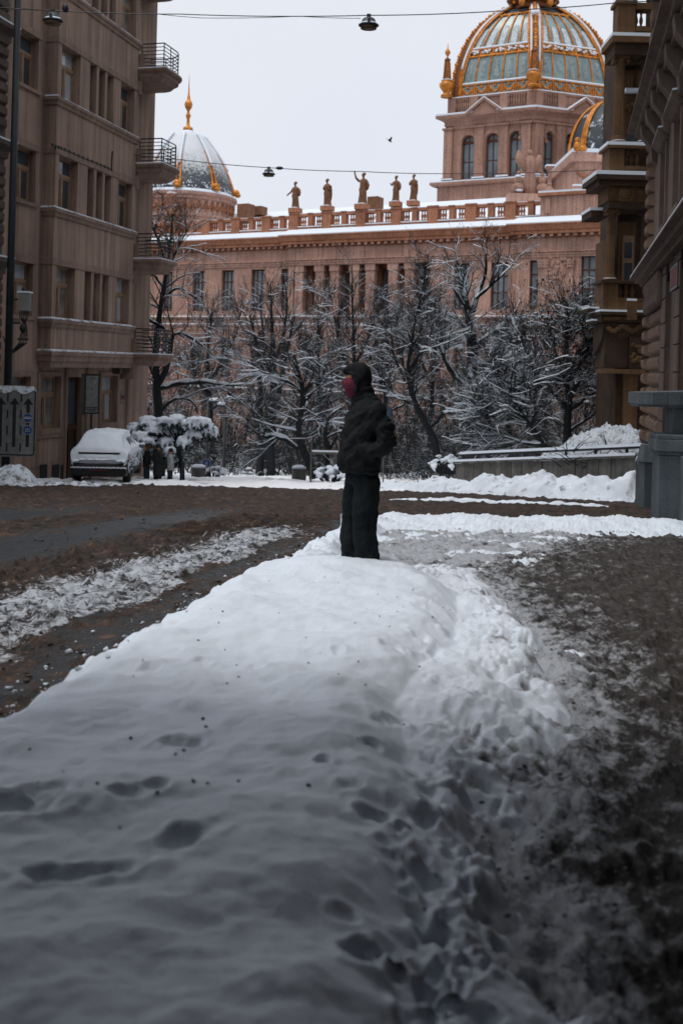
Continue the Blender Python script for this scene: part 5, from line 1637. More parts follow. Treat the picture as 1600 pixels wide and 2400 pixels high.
# stone post with cap on the pavilion's edge
up = unp(1286, 455, 101.5); uq = 101.5 / F
uy = lambda p: unp(1286, p, 101.5).z
pz_ = MB(INV).lathe([(14 * uq, uy(458)), (14 * uq, uy(446)), (11 * uq, uy(444)), (6 * uq, uy(436)), (7.5 * uq, uy(432)), (5.5 * uq, uy(428)), (6.5 * uq, uy(398)), (13 * uq, uy(394)), (15 * uq, uy(391)), (0, uy(390))], 4, (up.x, up.y, 0), a0=math.pi / 4, a1=2.25 * math.pi).build('stone_post', M_TOWER, MU)
MB(INV).lathe([(15 * uq, uy(390.8)), (14 * uq, uy(387)), (0, uy(386))], 4, (up.x, up.y, 0), a0=math.pi / 4, a1=2.25 * math.pi).build('snow', M_SNOW, pz_)
# ------------------------------------------------------------------ rusticated sandstone building on the right
RY = 31.5
RF = Frame(2.55 + 0.226 * RY, RY, math.atan2(-1.0, -0.226), zpf(20) - 1.5)
RB = RF.root('rusticated_building', 'dark rusticated sandstone building at the right edge with heavy cornices', 'building')
rx = lambda px, py, y=0.0: RF.x(px, py, y)
rz = lambda px, py, y=0.0: RF.z(px, py, y)
RLEN, RTOP = 47.0, 25.0
zc1 = rz(1540, 628)                        # cornice above the rusticated storey
zc2 = rz(1530, 300)
# upper storey window openings
uo = [(3.6 + 3.6 * k, 5.0 + 3.6 * k, zc1 + 0.9, zc1 + 3.1) for k in range(9)]
uo += [(a, b, zc2 + 1.2, zc2 + 3.6) for a, b, _, _ in uo[:9]]
m = wall_cells(MB(), 0, RLEN, -1.0, RTOP, uo, 0.0, 0.35)
m.add([(0, 0, -1), (0, 11, -1), (0, 11, RTOP), (0, 0, RTOP)], [(3, 2, 1, 0)])
m.add([(RLEN, 0, -1), (RLEN, 11, -1), (RLEN, 11, RTOP), (RLEN, 0, RTOP)], [(0, 1, 2, 3)])
m.add([(0, 0, RTOP), (RLEN, 0, RTOP), (RLEN, 11, RTOP), (0, 11, RTOP)], [(0, 1, 2, 3)])
m.add([(0, 11, -1), (RLEN, 11, -1), (RLEN, 11, RTOP), (0, 11, RTOP)], [(3, 2, 1, 0)])
m.build('wall', M_RUST2, RB)
for a, b, c, d in uo: put_window(RB, a, b, c, d, 0.24)
# cushion stones: corner piers and courses of the lower storey
def cushion(w, h, e):
    c = MB()
    s = min(w, h) * 0.22
    c.add([(0, 0, 0), (w, 0, 0), (w, 0, h), (0, 0, h), (s, -e * 0.8, s * 0.8), (w - s, -e * 0.8, s * 0.8), (w - s, -e * 0.8, h - s * 0.8), (s, -e * 0.8, h - s * 0.8),
           (s * 2, -e, s * 1.4), (w - s * 2, -e, s * 1.4), (w - s * 2, -e, h - s * 1.4), (s * 2, -e, h - s * 1.4)],
          [(0, 1, 5, 4), (1, 2, 6, 5), (2, 3, 7, 6), (3, 0, 4, 7), (4, 5, 9, 8), (5, 6, 10, 9), (6, 7, 11, 10), (7, 4, 8, 11), (8, 9, 10, 11)])
    return c
hb = 0.44
zr0 = rz(1515, 935)
nrow = int((zc1 - 1.2 - zr0) / hb)
big, small = cushion(0.98, hb - 0.03, 0.22).mesh('stone', M_RUST), cushion(0.92, hb - 0.03, 0.12).mesh('stone', M_RUST)
for i in range(-3, nrow):
    z_ = zr0 + hb * i
    share('stone', big, RB, (0.01, 0, z_))
    for k in range(4):
        share('stone', small, RB, (1.02 + (0.46 if i % 2 else 0.0) + 0.95 * k, 0, z_))
# stacked corner stones of the storey above
for i in range(int((zc2 - zc1 - 0.6) / hb)):
    share('stone', big, RB, (0.01, 0, zc1 + 0.32 + hb * i))
for i in range(10):
    share('stone', big, RB, (0.01, 0, zc2 + 0.9 + hb * 1.6 * i), scale=(1, 1, 1.5))
# smooth pier further along, with drafted edges
for k in range(3):
    a = 5.6 + 3.2 * k
    MB().box(a, a + 1.2, -0.10, -0.002, zr0 - 2, zc1 - 0.75).build('pier', M_RUST2, RB)
    for i in range(9): MB().box(a - 0.02, a + 1.22, -0.135, -0.102, zr0 - 1.0 + 0.62 * i, zr0 - 0.42 + 0.62 * i).build('pier_stone', M_RUST2, RB)
# balustered frieze under the first cornice
rnd = random.Random(2)
for k in range(14):
    fr = MB().lathe([(0.08, 0), (0.14, 0.2), (0.08, 0.5), (0.15, 0.76), (0.07, 1.0)], 8, (1.3 + 0.34 * k, -0.16, zc1 - 1.3)).build('frieze_scroll', M_RUST2, RB, True)
def cornice(z, d, x0=-0.0, name='cornice', dent=True, mat=M_RUST2):
    pr = [(0, z - 0.62 * d - 0.2), (0.1 * d, z - 0.55 * d - 0.15), (0.14 * d, z - 0.4 * d), (0.5 * d, z - 0.3 * d), (0.62 * d, z - 0.28 * d), (0.66 * d, z - 0.12 * d), (0.9 * d, z - 0.05), (0.9 * d, z), (0, z + 0.05)]
    path = [(x0, 3.0), (x0, 0), (RLEN, 0)]
    c = MB().sweep(pr, path).build(name, mat, RB)
    MB().sweep([(0, z + 0.052), (0.88 * d, z + 0.003), (0.87 * d, z + 0.05), (0, z + 0.10)], path).build('snow', M_SNOW, c)
    if dent:
        dm_ = MB()
        n = int(15 / 0.26)
        for i in range(n): dm_.box(0.1 + 0.26 * i, 0.24 + 0.26 * i, -0.46 * d, -0.13 * d, z - 0.52 * d, z - 0.34 * d)
        dm_.build('dentils', mat, c, kind='stuff')
    return c
cornice(zc1, 0.66)
cornice(zc2, 0.85)
cornice(zc2 + 4.6, 1.1)
cornice(RTOP - 0.3, 1.0)
# consoles under the upper cornice and window hoods
for k in range(7):
    c = MB().profile([(-0.002, zc2 - 1.5), (-0.16, zc2 - 1.4), (-0.2, zc2 - 1.0), (-0.46, zc2 - 0.65), (-0.5, zc2 - 0.32), (-0.002, zc2 - 0.32)], 1.2 + 1.9 * k, 1.7 + 1.9 * k)
    c.build('console', M_RUST2, RB)
for a, b, z0, z1 in uo[:9]:
    h = MB().profile([(-0.001, z1 + 0.05), (-0.12, z1 + 0.1), (-0.3, z1 + 0.28), (-0.3, z1 + 0.36), (-0.001, z1 + 0.4)], a - 0.3, b + 0.3)
    ho = h.build('window_hood', M_RUST2, RB)
    MB().profile([(-0.002, z1 + 0.402), (-0.29, z1 + 0.363), (-0.285, z1 + 0.41), (-0.002, z1 + 0.45)], a - 0.28, b + 0.28).build('snow', M_SNOW, ho)
    f_ = MB().box(a - 0.22, a - 0.002, -0.07, -0.001, z0, z1 + 0.05); f_.box(b + 0.002, b + 0.22, -0.07, -0.001, z0, z1 + 0.05); f_.box(a - 0.3, b + 0.3, -0.14, -0.001, z0 - 0.16, z0 - 0.002)
    f_.build('window_surround', M_RUST2, RB)
# dark red street plate with a thin white line border
a0, a1 = rx(1583, 655, -0.02), rx(1583, 655, -0.02) + 1.6
b0, b1 = rz(1583, 686, -0.02), rz(1583, 629, -0.02)
pl_ = MB().box(a0, a1, -0.155, -0.128, b0, b1).build('street_plate', M_SIGNK, RB, label='dark red enamel street plate with a white border')
bd = MB()
for e, t in ((0.03, 0.014), (0.06, 0.008)):
    bd.box(a0 + e, a1 - e, -0.159, -0.156, b0 + e, b0 + e + t); bd.box(a0 + e, a1 - e, -0.159, -0.156, b1 - e - t, b1 - e)
    bd.box(a0 + e, a0 + e + t, -0.159, -0.156, b0 + e + t, b1 - e - t); bd.box(a1 - e - t, a1 - e, -0.159, -0.156, b0 + e + t, b1 - e - t)
bd.build('plate_border', M_PRINTW, pl_)
MB().box(a0 + 0.09, a1 - 0.09, -0.158, -0.1555, b0 + 0.09, b1 - 0.09).build('plate_field', M_RED, pl_)
# added out-of-frame roof on posts with screens, put here to darken the near snow
cv = MB()
cx0, cx1 = RF.x(800, 858) if False else 28.3, 38.5
SHADE_POLY = [(cx0, 0.0), (cx0 + 1.9, -8.6), (cx1, -8.6), (cx1, 0.0)]
cv.prism(SHADE_POLY, 3.6 - RF.zb, 3.9 - RF.zb)
cv.build('added_shade_roof', M_OCHRED, RB)
for x_ in (cx0 + 1.5, cx1 - 0.3):
    MB().tube([(x_ + 3.0, -8.4, -RF.zb - 0.1), (x_ + 3.0, -8.4, 3.6 - RF.zb)], 0.06, 8).build('added_shade_post', M_IRON, RB)
MB().prism([(cx0 + 2.2, -8.58), (cx0 + 2.2, -8.4), (cx1, -8.4), (cx1, -8.58)], -RF.zb - 0.1, 3.59 - RF.zb).build('added_shade_screen', M_OCHRED, RB)
cb_ = MB().box(cx1 - 0.3, cx1 - 0.1, -8.6, 0.0, -RF.zb - 0.1, 3.59 - RF.zb).build('added_shade_screen', M_OCHRED, RB)

# ------------------------------------------------------------------ grey stone parapet in front of it
def pxbox(mb_, px0, py0, px1, py1, Y, dep, dy0=0.0):
    a, b, c, d = unp(px0, py1, Y), unp(px1, py1, Y), unp(px0, py0, Y), unp(px1, py0, Y)
    x0_, x1_ = (a.x + c.x) / 2, (b.x + d.x) / 2
    z0_, z1_ = (a.z + b.z) / 2, (c.z + d.z) / 2
    return mb_.box(x0_, x1_, Y + dy0, Y + dep, z0_, z1_)
SP = thing('stone_parapet', 'grey granite stair parapet with a cantilevered slab at the right edge', 'parapet', unp(1570, 1225, 18.3))
SPI = Matrix.Translation(SP.location).inverted()
def bev(o, w=0.02, s=2):
    b_ = o.modifiers.new('bevel', 'BEVEL'); b_.width = w; b_.segments = s; b_.limit_method = 'ANGLE'
    return o
zc_ = lambda py, Y: unp(1560, py, Y).z
Yp = 18.3
m = MB(SPI)
x0_ = unp(1540, 1140, Yp).x
m.prism([(x0_, Yp), (x0_ + 0.62, Yp - 0.1), (x0_ + 0.75, Yp + 0.7), (x0_ + 0.12, Yp + 0.75)], zc_(1300, Yp), zc_(1066, Yp))
bev(m.build('body', M_GREY, SP), 0.03)
m = MB(SPI)
for ov, za, zb_ in ((0.03, 1066, 1058), (0.07, 1057.8, 1030), (0.05, 1029.8, 1019)):
    m.prism([(x0_ - ov, Yp - ov), (x0_ + 0.64, Yp - 0.1 - ov), (x0_ + 0.77, Yp + 0.72), (x0_ + 0.12 - ov, Yp + 0.75 + ov)], zc_(za, Yp), zc_(zb_, Yp))
bev(m.build('cap', M_GREY, SP), 0.015)
for k in range(5):
    yy = Yp - 0.12 - 1.25 * (k + 1)
    xx = x0_ + 0.02 - 0.226 * 1.25 * (k + 1)
    bev(MB(SPI).prism([(xx + 0.35, yy), (xx + 0.75, yy), (xx + 1.02, yy + 1.24), (xx + 0.62, yy + 1.24)], zc_(1400, Yp), zc_(1066, Yp) + 0.02 * (k % 2)).build('wall_stone', M_GREY, SP), 0.02)
m = MB(SPI); pxbox(m, 1575, 948, 1640, 1018.5, Yp + 0.25, 0.45)
bev(m.build('pier', M_GREY, SP), 0.015)
sx0, sx1 = unp(1491, 930, Yp + 0.2).x, unp(1491, 930, Yp + 0.2).x + 1.3
sz0, sz1 = unp(1540, 946, Yp + 0.2).z, unp(1540, 921, Yp + 0.2).z
n = 5
for k in range(n):                                   # slab stones
    a = sx0 + (sx1 - sx0) * k / n + 0.004; b = sx0 + (sx1 - sx0) * (k + 1) / n - 0.004
    yy0, yy1 = (Yp + 0.05, Yp + 0.85) if k else (Yp + 0.15, Yp + 0.75)
    MB(SPI).hexa([(a, yy0, sz0 - 0.01), (b, Yp + 0.05, sz0 - 0.01), (b, Yp + 0.85, sz0 - 0.01), (a, yy1, sz0 - 0.01), (a, yy0, sz1 + 0.012 * k), (b, Yp + 0.05, sz1 + 0.012 * (k + 1)), (b, Yp + 0.85, sz1 + 0.012 * (k + 1)), (a, yy1, sz1 + 0.012 * k)]).build('slab_stone', M_GREY, SP)
MB(SPI).hexa([(sx0 + 0.02, Yp + 0.2, sz0 - 0.065), (sx1, Yp + 0.12, sz0 - 0.065), (sx1, Yp + 0.8, sz0 - 0.065), (sx0 + 0.02, Yp + 0.7, sz0 - 0.065), (sx0 + 0.01, Yp + 0.18, sz0 - 0.012), (sx1, Yp + 0.1, sz0 - 0.012), (sx1, Yp + 0.82, sz0 - 0.012), (sx0 + 0.01, Yp + 0.72, sz0 - 0.012)]).build('slab_soffit', M_GREY, SP)
# lower pier and bollard beside it
Yq = 25.2
LP = thing('stone_pier', 'low grey stone pier with a hipped cap beside the stair parapet', 'pier', unp(1522, 1190, Yq))
LPI = Matrix.Translation(LP.location).inverted()
m = MB(LPI); pxbox(m, 1507, 1084, 1545, 1240, Yq, 0.5); bev(m.build('body', M_GREY, LP), 0.02)
a, b = unp(1505, 1083, Yq), unp(1547, 1083, Yq); t = unp(1520, 1044, Yq)
MB(LPI).hexa([(a.x, Yq - 0.03, a.z), (b.x, Yq - 0.03, a.z), (b.x, Yq + 0.55, a.z), (a.x, Yq + 0.55, a.z), (a.x + 0.07, Yq + 0.1, t.z), (b.x, Yq + 0.1, t.z + 0.02), (b.x, Yq + 0.45, t.z + 0.02), (a.x + 0.07, Yq + 0.45, t.z)]).build('cap', M_GREY, LP)
Yb = 27.4
bo = unp(1498, 1185, Yb); k = Yb / F
bz = lambda p: unp(1498, p, Yb).z - bo.z
BL = thing('stone_bollard', 'dark rounded stone bollard splashed with slush at the junction corner', 'bollard', bo)
MB().lathe([(14 * k, bz(1200)), (14 * k, bz(1180)), (11 * k, bz(1168)), (11 * k, bz(1105)), (13 * k, bz(1092)), (14 * k, bz(1084)), (10 * k, bz(1072)), (4 * k, bz(1066)), (0, bz(1065))], 16).build('shaft', M_GREY, BL, True)
MB().lathe([(14.3 * k, bz(1083)), (10.5 * k, bz(1071)), (4.2 * k, bz(1064)), (0, bz(1063))], 16).build('snow', M_SNOWDIRT, BL, True)

# ------------------------------------------------------------------ columned ochre house across the side road
OY = 37.0
OB = thing('columned_house', 'sooty ochre house with stacked columned balconies beside the rusticated building', 'building', (unp(1450, 975, OY).x, OY, zpf(OY)))
OI = Matrix.Translation(OB.location).inverted()
def obox(name, px0, py0, px1, py1, dep=1.2, fwd=0.0, mat=M_OCHRE, parent=None, b=0.0):
    m_ = MB(OI); pxbox(m_, px0, py0, px1, py1, OY - fwd, dep)
    o = m_.build(name, mat, parent or OB)
    return o
def osnow(px0, py0, px1, py1, dep=1.2, fwd=0.0, parent=None):
    m_ = MB(OI); pxbox(m_, px0, py0, px1, py1, OY - fwd, dep)
    return m_.build('snow', M_SNOW, parent or OB)
wm = MB(OI)
wa = unp(1500, 500, OY + 1.4)
wm.prism([(wa.x, OY + 1.4), (wa.x + 14, OY + 1.4), (wa.x + 18, OY + 14), (wa.x + 4.3, OY + 14)], zpf(33) - 2, 22)
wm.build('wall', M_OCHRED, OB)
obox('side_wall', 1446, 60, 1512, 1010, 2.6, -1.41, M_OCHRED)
q = OY / F
def ocol(pxc, w, pt, pb, flutes=12, name='column', mat=M_OCHRE):
    """fluted column on its base"""
    zt_, zb_ = unp(pxc, pt, OY).z, unp(pxc, pb, OY).z
    c0 = unp(pxc, (pt + pb) / 2, OY)
    m_ = MB(OI)
    n = flutes * 4
    R_ = w * q / 2
    H_ = zt_ - zb_
    vs_, fs_ = [], []
    lv = [(1.0, 0.09), (1.0, 0.3), (0.97, 0.6), (0.88, 0.88)]
    for kk, hz_ in lv:
        for i in range(n):
            a_ = 2 * math.pi * i / n
            fl = 1.0 - (0.09 if i % 4 in (1, 2) else 0.0)
            vs_.append((c0.x + R_ * kk * fl * math.cos(a_), OY + 0.35 + R_ * kk * fl * math.sin(a_), zb_ + H_ * hz_))
    for k_ in range(len(lv) - 1):
        for i in range(n): fs_.append((k_ * n + i, k_ * n + (i + 1) % n, (k_ + 1) * n + (i + 1) % n, (k_ + 1) * n + i))
    m_.add(vs_, fs_)
    o = m_.build(name, mat, OB)
    MB(OI).lathe([(R_ * 1.55, 0), (R_ * 1.55, H_ * 0.025), (R_ * 1.3, H_ * 0.03), (R_ * 1.4, H_ * 0.05), (R_ * 1.1, H_ * 0.065), (R_ * 1.2, H_ * 0.08), (R_, H_ * 0.09)], 18, (c0.x, OY + 0.35, zb_)).build('base', mat, o, True)
    MB(OI).lathe([(R_ * 1.5, 0), (R_ * 1.3, H_ * 0.012), (R_ * 1.1, H_ * 0.016)], 18, (c0.x, OY + 0.35, zb_ + H_ * 0.026)).build('snow', M_SNOW, o, True)
    cp_ = MB(OI)
    cp_.lathe([(R_ * 0.88, H_ * 0.88), (R_ * 1.0, H_ * 0.9), (R_ * 0.92, H_ * 0.91), (R_ * 1.25, H_ * 0.97), (R_ * 1.4, H_ * 0.975)], 16, (c0.x, OY + 0.35, zb_))
    cp_.box(c0.x - R_ * 1.45, c0.x + R_ * 1.45, OY + 0.35 - R_ * 1.45, OY + 0.35 + R_ * 1.45, zb_ + H_ * 0.975, zt_)
    for s in (-1, 1): cp_.tube([(c0.x + s * R_ * 1.2, OY + 0.35 - R_ * 1.3, zb_ + H_ * 0.945), (c0.x + s * R_ * 1.2, OY + 0.35 + R_ * 1.3, zb_ + H_ * 0.945)], R_ * 0.33, 8)
    cp_.build('capital', mat, o)
    return o
def obal(px0, px1, pt, pb, n=3):
    for i in range(n):
        pxc = px0 + (px1 - px0) * (i + 0.5) / n
        zt_, zb_ = unp(pxc, pt, OY).z, unp(pxc, pb, OY).z
        h_ = zt_ - zb_
        r_ = (px1 - px0) / n * q * 0.42
        MB(OI).lathe([(r_ * 0.9, 0), (r_ * 0.9, h_ * 0.1), (r_ * 0.45, h_ * 0.16), (r_, h_ * 0.42), (r_ * 0.9, h_ * 0.55), (r_ * 0.42, h_ * 0.78), (r_ * 0.7, h_ * 0.86), (r_ * 0.5, h_ * 0.92), (r_ * 0.9, h_)], 10, (unp(pxc, pt, OY).x, OY + 0.25, zb_)).build('baluster', M_OCHRE, OB, True)
# top storey
obox('pedestal', 1447, 8, 1488, 74, 0.7)
obox('pedestal_cap', 1443, 0, 1493, 7.8, 0.8, 0.06); osnow(1444, -4, 1492, -0.2, 0.78, 0.05)
obal(1489, 1512, 22, 62, 2); obox('balustrade_base', 1488.2, 62.2, 1530, 72, 0.5)
obox('handrail', 1488.2, 6, 1530, 21, 0.5)
c1 = obox('upper_cornice', 1434, 84, 1530, 98, 1.6, 0.18); osnow(1434, 76, 1530, 83.8, 1.6, 0.18, c1)
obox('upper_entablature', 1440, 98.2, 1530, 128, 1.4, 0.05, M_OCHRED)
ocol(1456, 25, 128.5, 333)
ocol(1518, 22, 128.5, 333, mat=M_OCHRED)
# arched doorway of the top loggia behind
obox('door_surround', 1464, 165, 1512, 330, 1.8, -1.32, M_OCHRE)
obox('door_glass', 1468, 312, 1490, 336, 1.5, -1.25, M_PANED)
for i in range(9):                                    # carved busts under the arch
    a = unp(1470 + 4.5 * i, 250 + 7 * math.sin(i * 1.9), OY + 1.25)
    MB(OI).ball(a, (0.07, 0.06, 0.10), 8, 6).build('carving', M_OCHRE, OB, True)
for s in (1476, 1492):
    MB(OI).ball(unp(s, 194, OY + 1.2), (0.11, 0.08, 0.26), 8, 8).build('caryatid', M_OCHRE, OB, True)
osnow(1466, 206, 1500, 214, 1.5, -1.0)
p1 = obox('parapet_coping', 1423, 340, 1530, 346, 1.3, 0.12); osnow(1423, 332, 1530, 339.8, 1.3, 0.12, p1)
obox('pedestal', 1426, 346.2, 1462, 398, 0.9)
obal(1463, 1502, 350, 389, 3); obox('balustrade_base', 1462.2, 389.2, 1530, 398, 0.6)
# middle entablature
c2 = obox('main_cornice', 1397, 409, 1530, 420, 2.2, 0.35, M_OCHRED); osnow(1397, 400, 1530, 408.8, 2.2, 0.35, c2)
obox('cornice_bed', 1403, 420.2, 1530, 435, 2.0, 0.22, M_OCHRED)
obox('frieze', 1424, 435.2, 1530, 472, 1.5, 0.03, M_OCHRE)
for c_ in (1437, 1486):
    for i in range(3): obox('triglyph', c_ - 7 + 6 * i, 437, c_ - 3 + 6 * i, 468, 0.02, 0.07, M_OCHRE)
for c_ in (1463, 1508):
    ro = unp(c_, 451, OY - 0.05)
    for R_, z_ in ((0.24, 0.0), (0.15, -0.03), (0.06, -0.05)):
        mm = MB(OI @ Matrix.Translation(ro) @ Matrix.Rotation(math.pi / 2, 4, 'X'))
        mm.lathe([(R_ * 0.8, -0.03 - z_), (R_, 0.0 - z_), (R_ * 0.8, 0.03 - z_)], 16); mm.build('rosette', M_OCHRE, OB, True)
obox('architrave', 1426, 472.2, 1530, 489, 1.45, 0.0, M_OCHRED)
c3 = obox('side_cornice', 1384, 493, 1424, 508, 1.5, -0.9, M_OCHRED); osnow(1382, 486, 1424, 492.8, 1.5, -0.88, c3)
# middle storey
ocol(1436, 21, 489.5, 656)
ocol(1516, 19, 489.5, 656, mat=M_OCHRED)
obox('window_surround', 1449, 520, 1488, 658, 1.7, -1.28, M_OCHRE)
w_ = obox('window', 1458, 552, 1484, 658, 1.5, -1.22, M_FRAMEW)
obox('pane', 1462, 568, 1480, 605, 1.3, -1.2, M_PANED, w_); obox('pane', 1462, 616, 1480, 656, 1.3, -1.2, M_PANED, w_)
obox('side_window_frame', 1418, 560, 1424, 700, 1.6, -1.3, M_OCHRE)
p2 = obox('parapet_coping', 1409, 657, 1512, 663, 1.5, 0.14, M_OCHRED)
obox('pedestal', 1412, 663.2, 1448, 706, 0.9)
obal(1449, 1492, 666, 698, 3); obox('balustrade_base', 1448.2, 698.2, 1512, 706, 0.7); obox('handrail', 1448.2, 663.3, 1512, 666, 0.6)
obox('parapet_panel', 1412, 706.2, 1512, 726, 1.2, 0.02)
l1 = obox('ledge', 1405, 731, 1512, 738, 1.6, 0.18, M_OCHRED); osnow(1405, 726, 1512, 730.8, 1.6, 0.18, l1)
obox('bed_moulding', 1408, 738.2, 1512, 756, 1.4, 0.06, M_OCHRED)
dt = MB(OI)
for i in range(15):
    pxbox(dt, 1416 + 5.2 * i, 743, 1419 + 5.2 * i, 750, OY - 0.12, 0.1)
dt.build('dentils', M_OCHRE, OB, kind='stuff')
# bracket, dark soffit recess and carved side
br = MB(OI)
a, b = unp(1412, 757, OY), unp(1412, 790, OY)
br.profile([(OY, a.z), (OY + 1.4, a.z), (OY + 1.4, b.z - 0.7), (OY + 0.7, b.z - 0.4), (OY + 0.1, b.z)], a.x, unp(1512, 757, OY).x)
br.build('console', M_OCHRED, OB)
for i in range(12):
    a_ = unp(1426 + 7 * i, 770 + 6 * math.sin(i), OY - 0.03)
    MB(OI).ball(a_, (0.10, 0.05, 0.09), 8, 5).build('carving', M_OCHRE, OB, True)
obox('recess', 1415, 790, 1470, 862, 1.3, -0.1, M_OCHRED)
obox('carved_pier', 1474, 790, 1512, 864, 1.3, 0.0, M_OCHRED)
rnd = random.Random(6)
for i in range(16):
    a_ = unp(1480 + 24 * rnd.random(), 796 + 62 * rnd.random(), OY - 0.02)
    MB(OI).ball(a_, (0.09, 0.05, 0.08), 8, 5).build('carving', M_OCHRE, OB, True)
obox('soffit_ledge', 1418, 865, 1512, 876, 1.5, 0.05, M_OCHRE)
obox('pilaster', 1464, 876.2, 1492, 1010, 1.3, -0.7, M_OCHRE)
obox('pilaster', 1440, 876.2, 1456, 1010, 1.5, -1.1, M_OCHRED)
for py_, x0_, x1_ in ((719, 1377, 1408), (748, 1387, 1406)):
    s_ = obox('projecting_sill', x0_, py_ + 4.2, x1_ + 20, py_ + 10, 1.0, -0.5, M_OCHRED); osnow(x0_, py_, x1_ + 20, py_ + 4, 1.0, -0.5, s_)
# ochre box hung on the parapet
m_ = MB(); 
p_ = unp(1479, 750, OY - 0.5)
tag(obox('meter_box', 1468, 705, 1491, 750, -0.02, 0.45, MATS['ochre_stone']), 'ochre box with a snow cap hung on the balcony front', 'box')
mbx = bpy.data.objects['meter_box']; mbx.parent = None; mbx.location = OB.location
osnow(1468, 700, 1491, 704.8, -0.02, 0.45, mbx).location = (0, 0, 0)
# ------------------------------------------------------------------ statues on the museum roof
def statue(px, pfoot, ptop, Y, label, arm=0, lean=0.0, style=0):
    base = unp(px, pfoot, Y)
    h = (pfoot - ptop) * Y / F
    T = thing('statue', label, 'statue', base, rad(-20), 'statues on the museum balustrade')
    s = h / 2.0
    MB().box(-0.42 * s, 0.42 * s, -0.35 * s, 0.35 * s, -0.16 * s - 0.25, 0.02 * s).build('plinth', M_STONE2, T)
    g = MB()
    n = 18
    lv = [(0.25, 0.20, 0.0, 0.0), (0.27, 0.21, 0.12, 0.0), (0.24, 0.19, 0.45, 0.01), (0.22, 0.18, 0.75, 0.0), (0.23, 0.18, 0.95, -0.02), (0.20, 0.15, 1.12, -0.02), (0.22, 0.16, 1.30, 0.0), (0.27, 0.16, 1.46, 0.01), (0.20, 0.12, 1.56, 0.01), (0.075, 0.075, 1.62, 0.0), (0.07, 0.07, 1.70, -0.01)]
    vs_, fs_ = [], []
    for k, (a, b, z_, ox) in enumerate(lv):
        for i in range(n):
            t = 2 * math.pi * i / n
            fold = 1 + (0.13 if z_ < 1.0 else 0.05) * math.sin(t * 5 + z_ * 3 + style) * (1 if z_ < 1.5 else 0)
            vs_.append(((a * fold * math.cos(t) + ox + lean * z_) * s, b * fold * math.sin(t) * s, z_ * s))
    for k in range(len(lv) - 1):
        for i in range(n): fs_.append((k * n + i, k * n + (i + 1) % n, (k + 1) * n + (i + 1) % n, (k + 1) * n + i))
    g.add(vs_, fs_)
    hx = lean * 1.8 * s
    g.ball((hx - 0.02 * s, -0.02 * s, 1.83 * s), (0.10 * s, 0.12 * s, 0.14 * s), 10, 8)
    g.ball((hx + 0.02 * s, 0.03 * s, 1.90 * s), (0.12 * s, 0.12 * s, 0.10 * s), 8, 6)
    g.build('figure', M_STATUE, T, True)
    ar = MB()
    if arm == 0:
        ar.tube([(-0.24 * s, 0, 1.45 * s), (-0.36 * s, -0.08 * s, 1.18 * s), (-0.52 * s, -0.16 * s, 1.05 * s), (-0.62 * s, -0.18 * s, 0.92 * s)], [0.075 * s, 0.07 * s, 0.055 * s, 0.04 * s], 7)
        ar.tube([(0.24 * s, 0, 1.45 * s), (0.34 * s, 0.0, 1.2 * s), (0.25 * s, -0.16 * s, 1.05 * s)], [0.075 * s, 0.075 * s, 0.05 * s], 7)
    elif arm == 1:
        ar.tube([(-0.22 * s, 0, 1.46 * s), (-0.27 * s, -0.1 * s, 1.2 * s), (-0.26 * s, -0.2 * s, 1.36 * s)], [0.07 * s, 0.065 * s, 0.05 * s], 7)
        ar.tube([(0.22 * s, 0, 1.46 * s), (0.29 * s, -0.02 * s, 1.2 * s), (0.05 * s, -0.2 * s, 1.22 * s)], [0.08 * s, 0.07 * s, 0.05 * s], 7)
    elif arm == 2:
        ar.tube([(-0.24 * s, 0, 1.46 * s), (-0.45 * s, 0, 1.66 * s), (-0.56 * s, -0.02 * s, 2.02 * s)], [0.085 * s, 0.07 * s, 0.045 * s], 7)
        ar.ball((-0.55 * s, -0.02 * s, 2.06 * s), 0.06 * s, 6, 5)
        ar.tube([(0.24 * s, 0, 1.46 * s), (0.36 * s, 0.0, 1.2 * s), (0.34 * s, -0.08 * s, 0.95 * s)], [0.085 * s, 0.08 * s, 0.05 * s], 7)
    else:
        ar.tube([(-0.22 * s, 0, 1.46 * s), (-0.30 * s, -0.12 * s, 1.25 * s), (-0.38 * s, -0.25 * s, 1.38 * s)], [0.08 * s, 0.07 * s, 0.05 * s], 7)
        ar.tube([(0.22 * s, 0, 1.46 * s), (0.30 * s, 0.0, 1.15 * s), (0.24 * s, -0.08 * s, 0.9 * s)], [0.08 * s, 0.07 * s, 0.05 * s], 7)
    ar.build('arms', M_STATUE, T, True)
    cl = MB()
    if arm in (0, 2, 3):
        cl.ball((0.24 * s, 0.06 * s, 1.18 * s), (0.14 * s, 0.12 * s, 0.30 * s), 8, 8)
    else:
        cl.ball((0.16 * s, 0.08 * s, 0.9 * s), (0.16 * s, 0.10 * s, 0.60 * s), 8, 8)
    cl.build('cloak', M_STATUE, T, True)
    sn = MB().ball((0.0, -0.14 * s, 0.03 * s), (0.36 * s, 0.26 * s, 0.06 * s), 8, 5)
    sn.ball((hx - 0.2 * s, 0.0, 1.52 * s), (0.09 * s, 0.08 * s, 0.04 * s), 8, 5)
    sn.build('snow', M_SNOW, T, True)
def mY(px, off=0.4):
    x_, _ = MF.hit(px, 480, YC + off)
    return MF.w(x_, YC + off, 0).y
statue(692, 489, 425, mY(692), 'stone statue stretching one arm low to the left, leftmost on the museum balustrade', 0, -0.02)
statue(767, 484, 418, mY(767), 'stone statue holding hands at its chest, second from the left on the balustrade', 1, -0.03, 1)
statue(849, 480, 404, mY(849), 'stone statue raising one arm high, third from the left on the balustrade', 2, 0.02, 2)
